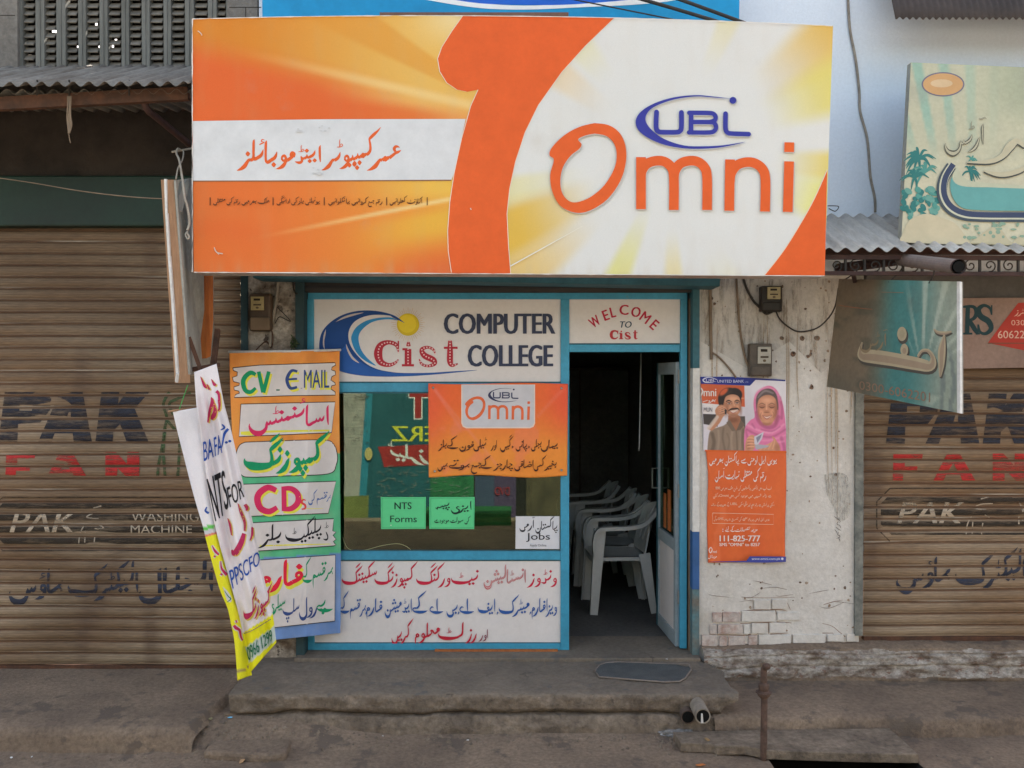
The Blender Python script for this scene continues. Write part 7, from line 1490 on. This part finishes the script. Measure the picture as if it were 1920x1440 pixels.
# crumpled clear plastic bag by the pipe
bm = bmesh.new(); bmesh.ops.create_icosphere(bm, subdivisions=4, radius=1)
for v in bm.verts: v.co = v.co * (1 + .35 * noise.noise(v.co * 3.1)) ; v.co = Vector((v.co.x * .10, v.co.y * .045, max(-.2, v.co.z) * .022))
me = bpy.data.meshes.new('plastic_bag'); bm.to_mesh(me); bm.free(); me.materials.append(mat('dusty clear plastic', (.30, .29, .28), (.14, .13, .12), scale=30, rough=.25, spec=.6, fine=.2)); o = bpy.data.objects.new('plastic_bag', me); COL.objects.link(o); g_ = ground_at(1272, 1372, -.215); o.location = (g_.x, g_.y, -.225)
tag(o, 'crumpled dusty plastic bag below the drain pipes', 'plastic bag')

# ================================================================ the shop across the street, seen only as a reflection in the window
OY = -6.5; YG = YF + .02
ob2 = thing('opposite_shop', 'whitewashed shop opposite with a teal panel, reflected in the window', 'building', (-1, OY, -.25))
class Mirror:
    """a wall across the street; px, py are where the window shows it"""
    grid = None
    def at(s, px, py, off=0):
        q = at(px, py, 2 * YG - OY); return Vector((q.x, OY + off * 6, q.z))
MI = Mirror(); P_ = lambda x, y: MI.at(x, y)
MB().box(-9, OY - .3, -.3, 9, OY, 3.0).build('wall', mat('sunlit whitewash', (.36, .36, .32), (.27, .27, .24), scale=2, rough=.9, bump=.3, bscale=40, fine=.15), ob2)
ar = Art(MI, 1, .002); ar.z(620, 720, 4.174)
teal_, fr_c, red_ = mat('deep teal panel', (.018, .10, .12), (.012, .07, .085), scale=2, rough=.6), mat('turquoise post', (.03, .22, .30), (.02, .16, .22), rough=.6), mat('red paint', (.34, .03, .03), (.26, .025, .025), rough=.6)
yel_, whp, dkp, gnp = mat('yellow paint', (.55, .55, .05), None, rough=.6), mat('white paint', (.6, .62, .6), None, rough=.6), mat('dark doorway', (.02, .02, .018), (.012, .012, .01), rough=.8), mat('green cloth', (.02, .13, .04), (.014, .09, .03), rough=.8)
ar.poly([(305, -300), (1120, -300), (1120, 1180), (215, 1180)], teal_); ar.poly([(300, -300), (352, -300), (262, 1180), (205, 1180)], fr_c)
ar.poly([(1120, -300), (2300, -300), (2300, 1180), (1120, 1180)], dkp); ar.poly([(1130, 720), (1280, 720), (1280, 1180), (1130, 1180)], mat('dull blue cloth', (.05, .07, .12), None, rough=.9)); ar.poly([(1280, 720), (1450, 720), (1450, 1180), (1280, 1180)], mat('dull violet board', (.07, .05, .10), None, rough=.9)); ar.poly([(1530, 720), (1800, 720), (1800, 1050), (1530, 1050)], mat('brown boxes', (.10, .085, .05), (.05, .045, .03), rough=.9))
ar.poly([(780, 720), (1120, 720), (1120, 1180), (780, 1180)], mat('dull green cloth', (.03, .17, .07), (.02, .11, .05), rough=.9)); ar.poly([(95, 880), (300, 870), (290, 1180), (95, 1180)], mat('olive patch', (.17, .20, .06), (.11, .13, .04), rough=.9)); ar.rect(610, 66, 770, 112, whp); ar.rect(650, 66, 720, 278, whp); ar.rect(616, 60, 780, 102, red_); ar.rect(660, 60, 710, 268, red_)
ar.latin('ERZ', (482, 330, 820, 448), yel_, .04, flip=True); ar.poly([(370, 490), (800, 470), (800, 630), (420, 650), (395, 560)], red_)
ar.nast('ٹیلرز', 450, 800, 590, 34, whp, 1.0, flip=True)
rnd = random.Random(6)
for i in range(60): x, y = rnd.uniform(340, 1080), rnd.uniform(660, 900); ar.stroke([(x, y, 2), (x + rnd.uniform(10, 40), y + rnd.uniform(-20, 20), 5), (x + rnd.uniform(10, 60), y + rnd.uniform(-30, 30), 2)], mat('faded scrawl', (.20, .24, .22), None, rough=.8) if i == 0 else ar.mats[-1])
ar.latin('DVD', (1285, 805, 1400, 868), red_, .02, flip=True)
dk2 = mat('charcoal scribble', (.06, .06, .05), None, rough=.9)
ar.nast('برائے', 190, 300, 100, 8, dk2, .9, flip=True)
for i in range(26): x, y = rnd.uniform(95, 280), rnd.uniform(90, 520); ar.stroke([(x, y, 2), (x + 12, y + rnd.uniform(-16, 16), 4), (x + 26, y + rnd.uniform(-12, 18), 2)], dk2)
for i in range(16): ar.rect(90, 80 + i * 26, 300 - i * 4, 82 + i * 26, mat('mortar line', (.2, .2, .17), None, rough=.9) if i == 0 else ar.mats[-1])
ar.ell(300, 545, 30, 50, mat('ochre patch', (.42, .36, .14), None, rough=.8)); ar.build('painted_panel', ob2)
gq = MB(); a, c = P_(803, 990), P_(945, 1033); gq.box(a.x, OY + .02, -.22, c.x + .1, OY + .7, -.02); gq.build('green_cover', gnp, ob2)
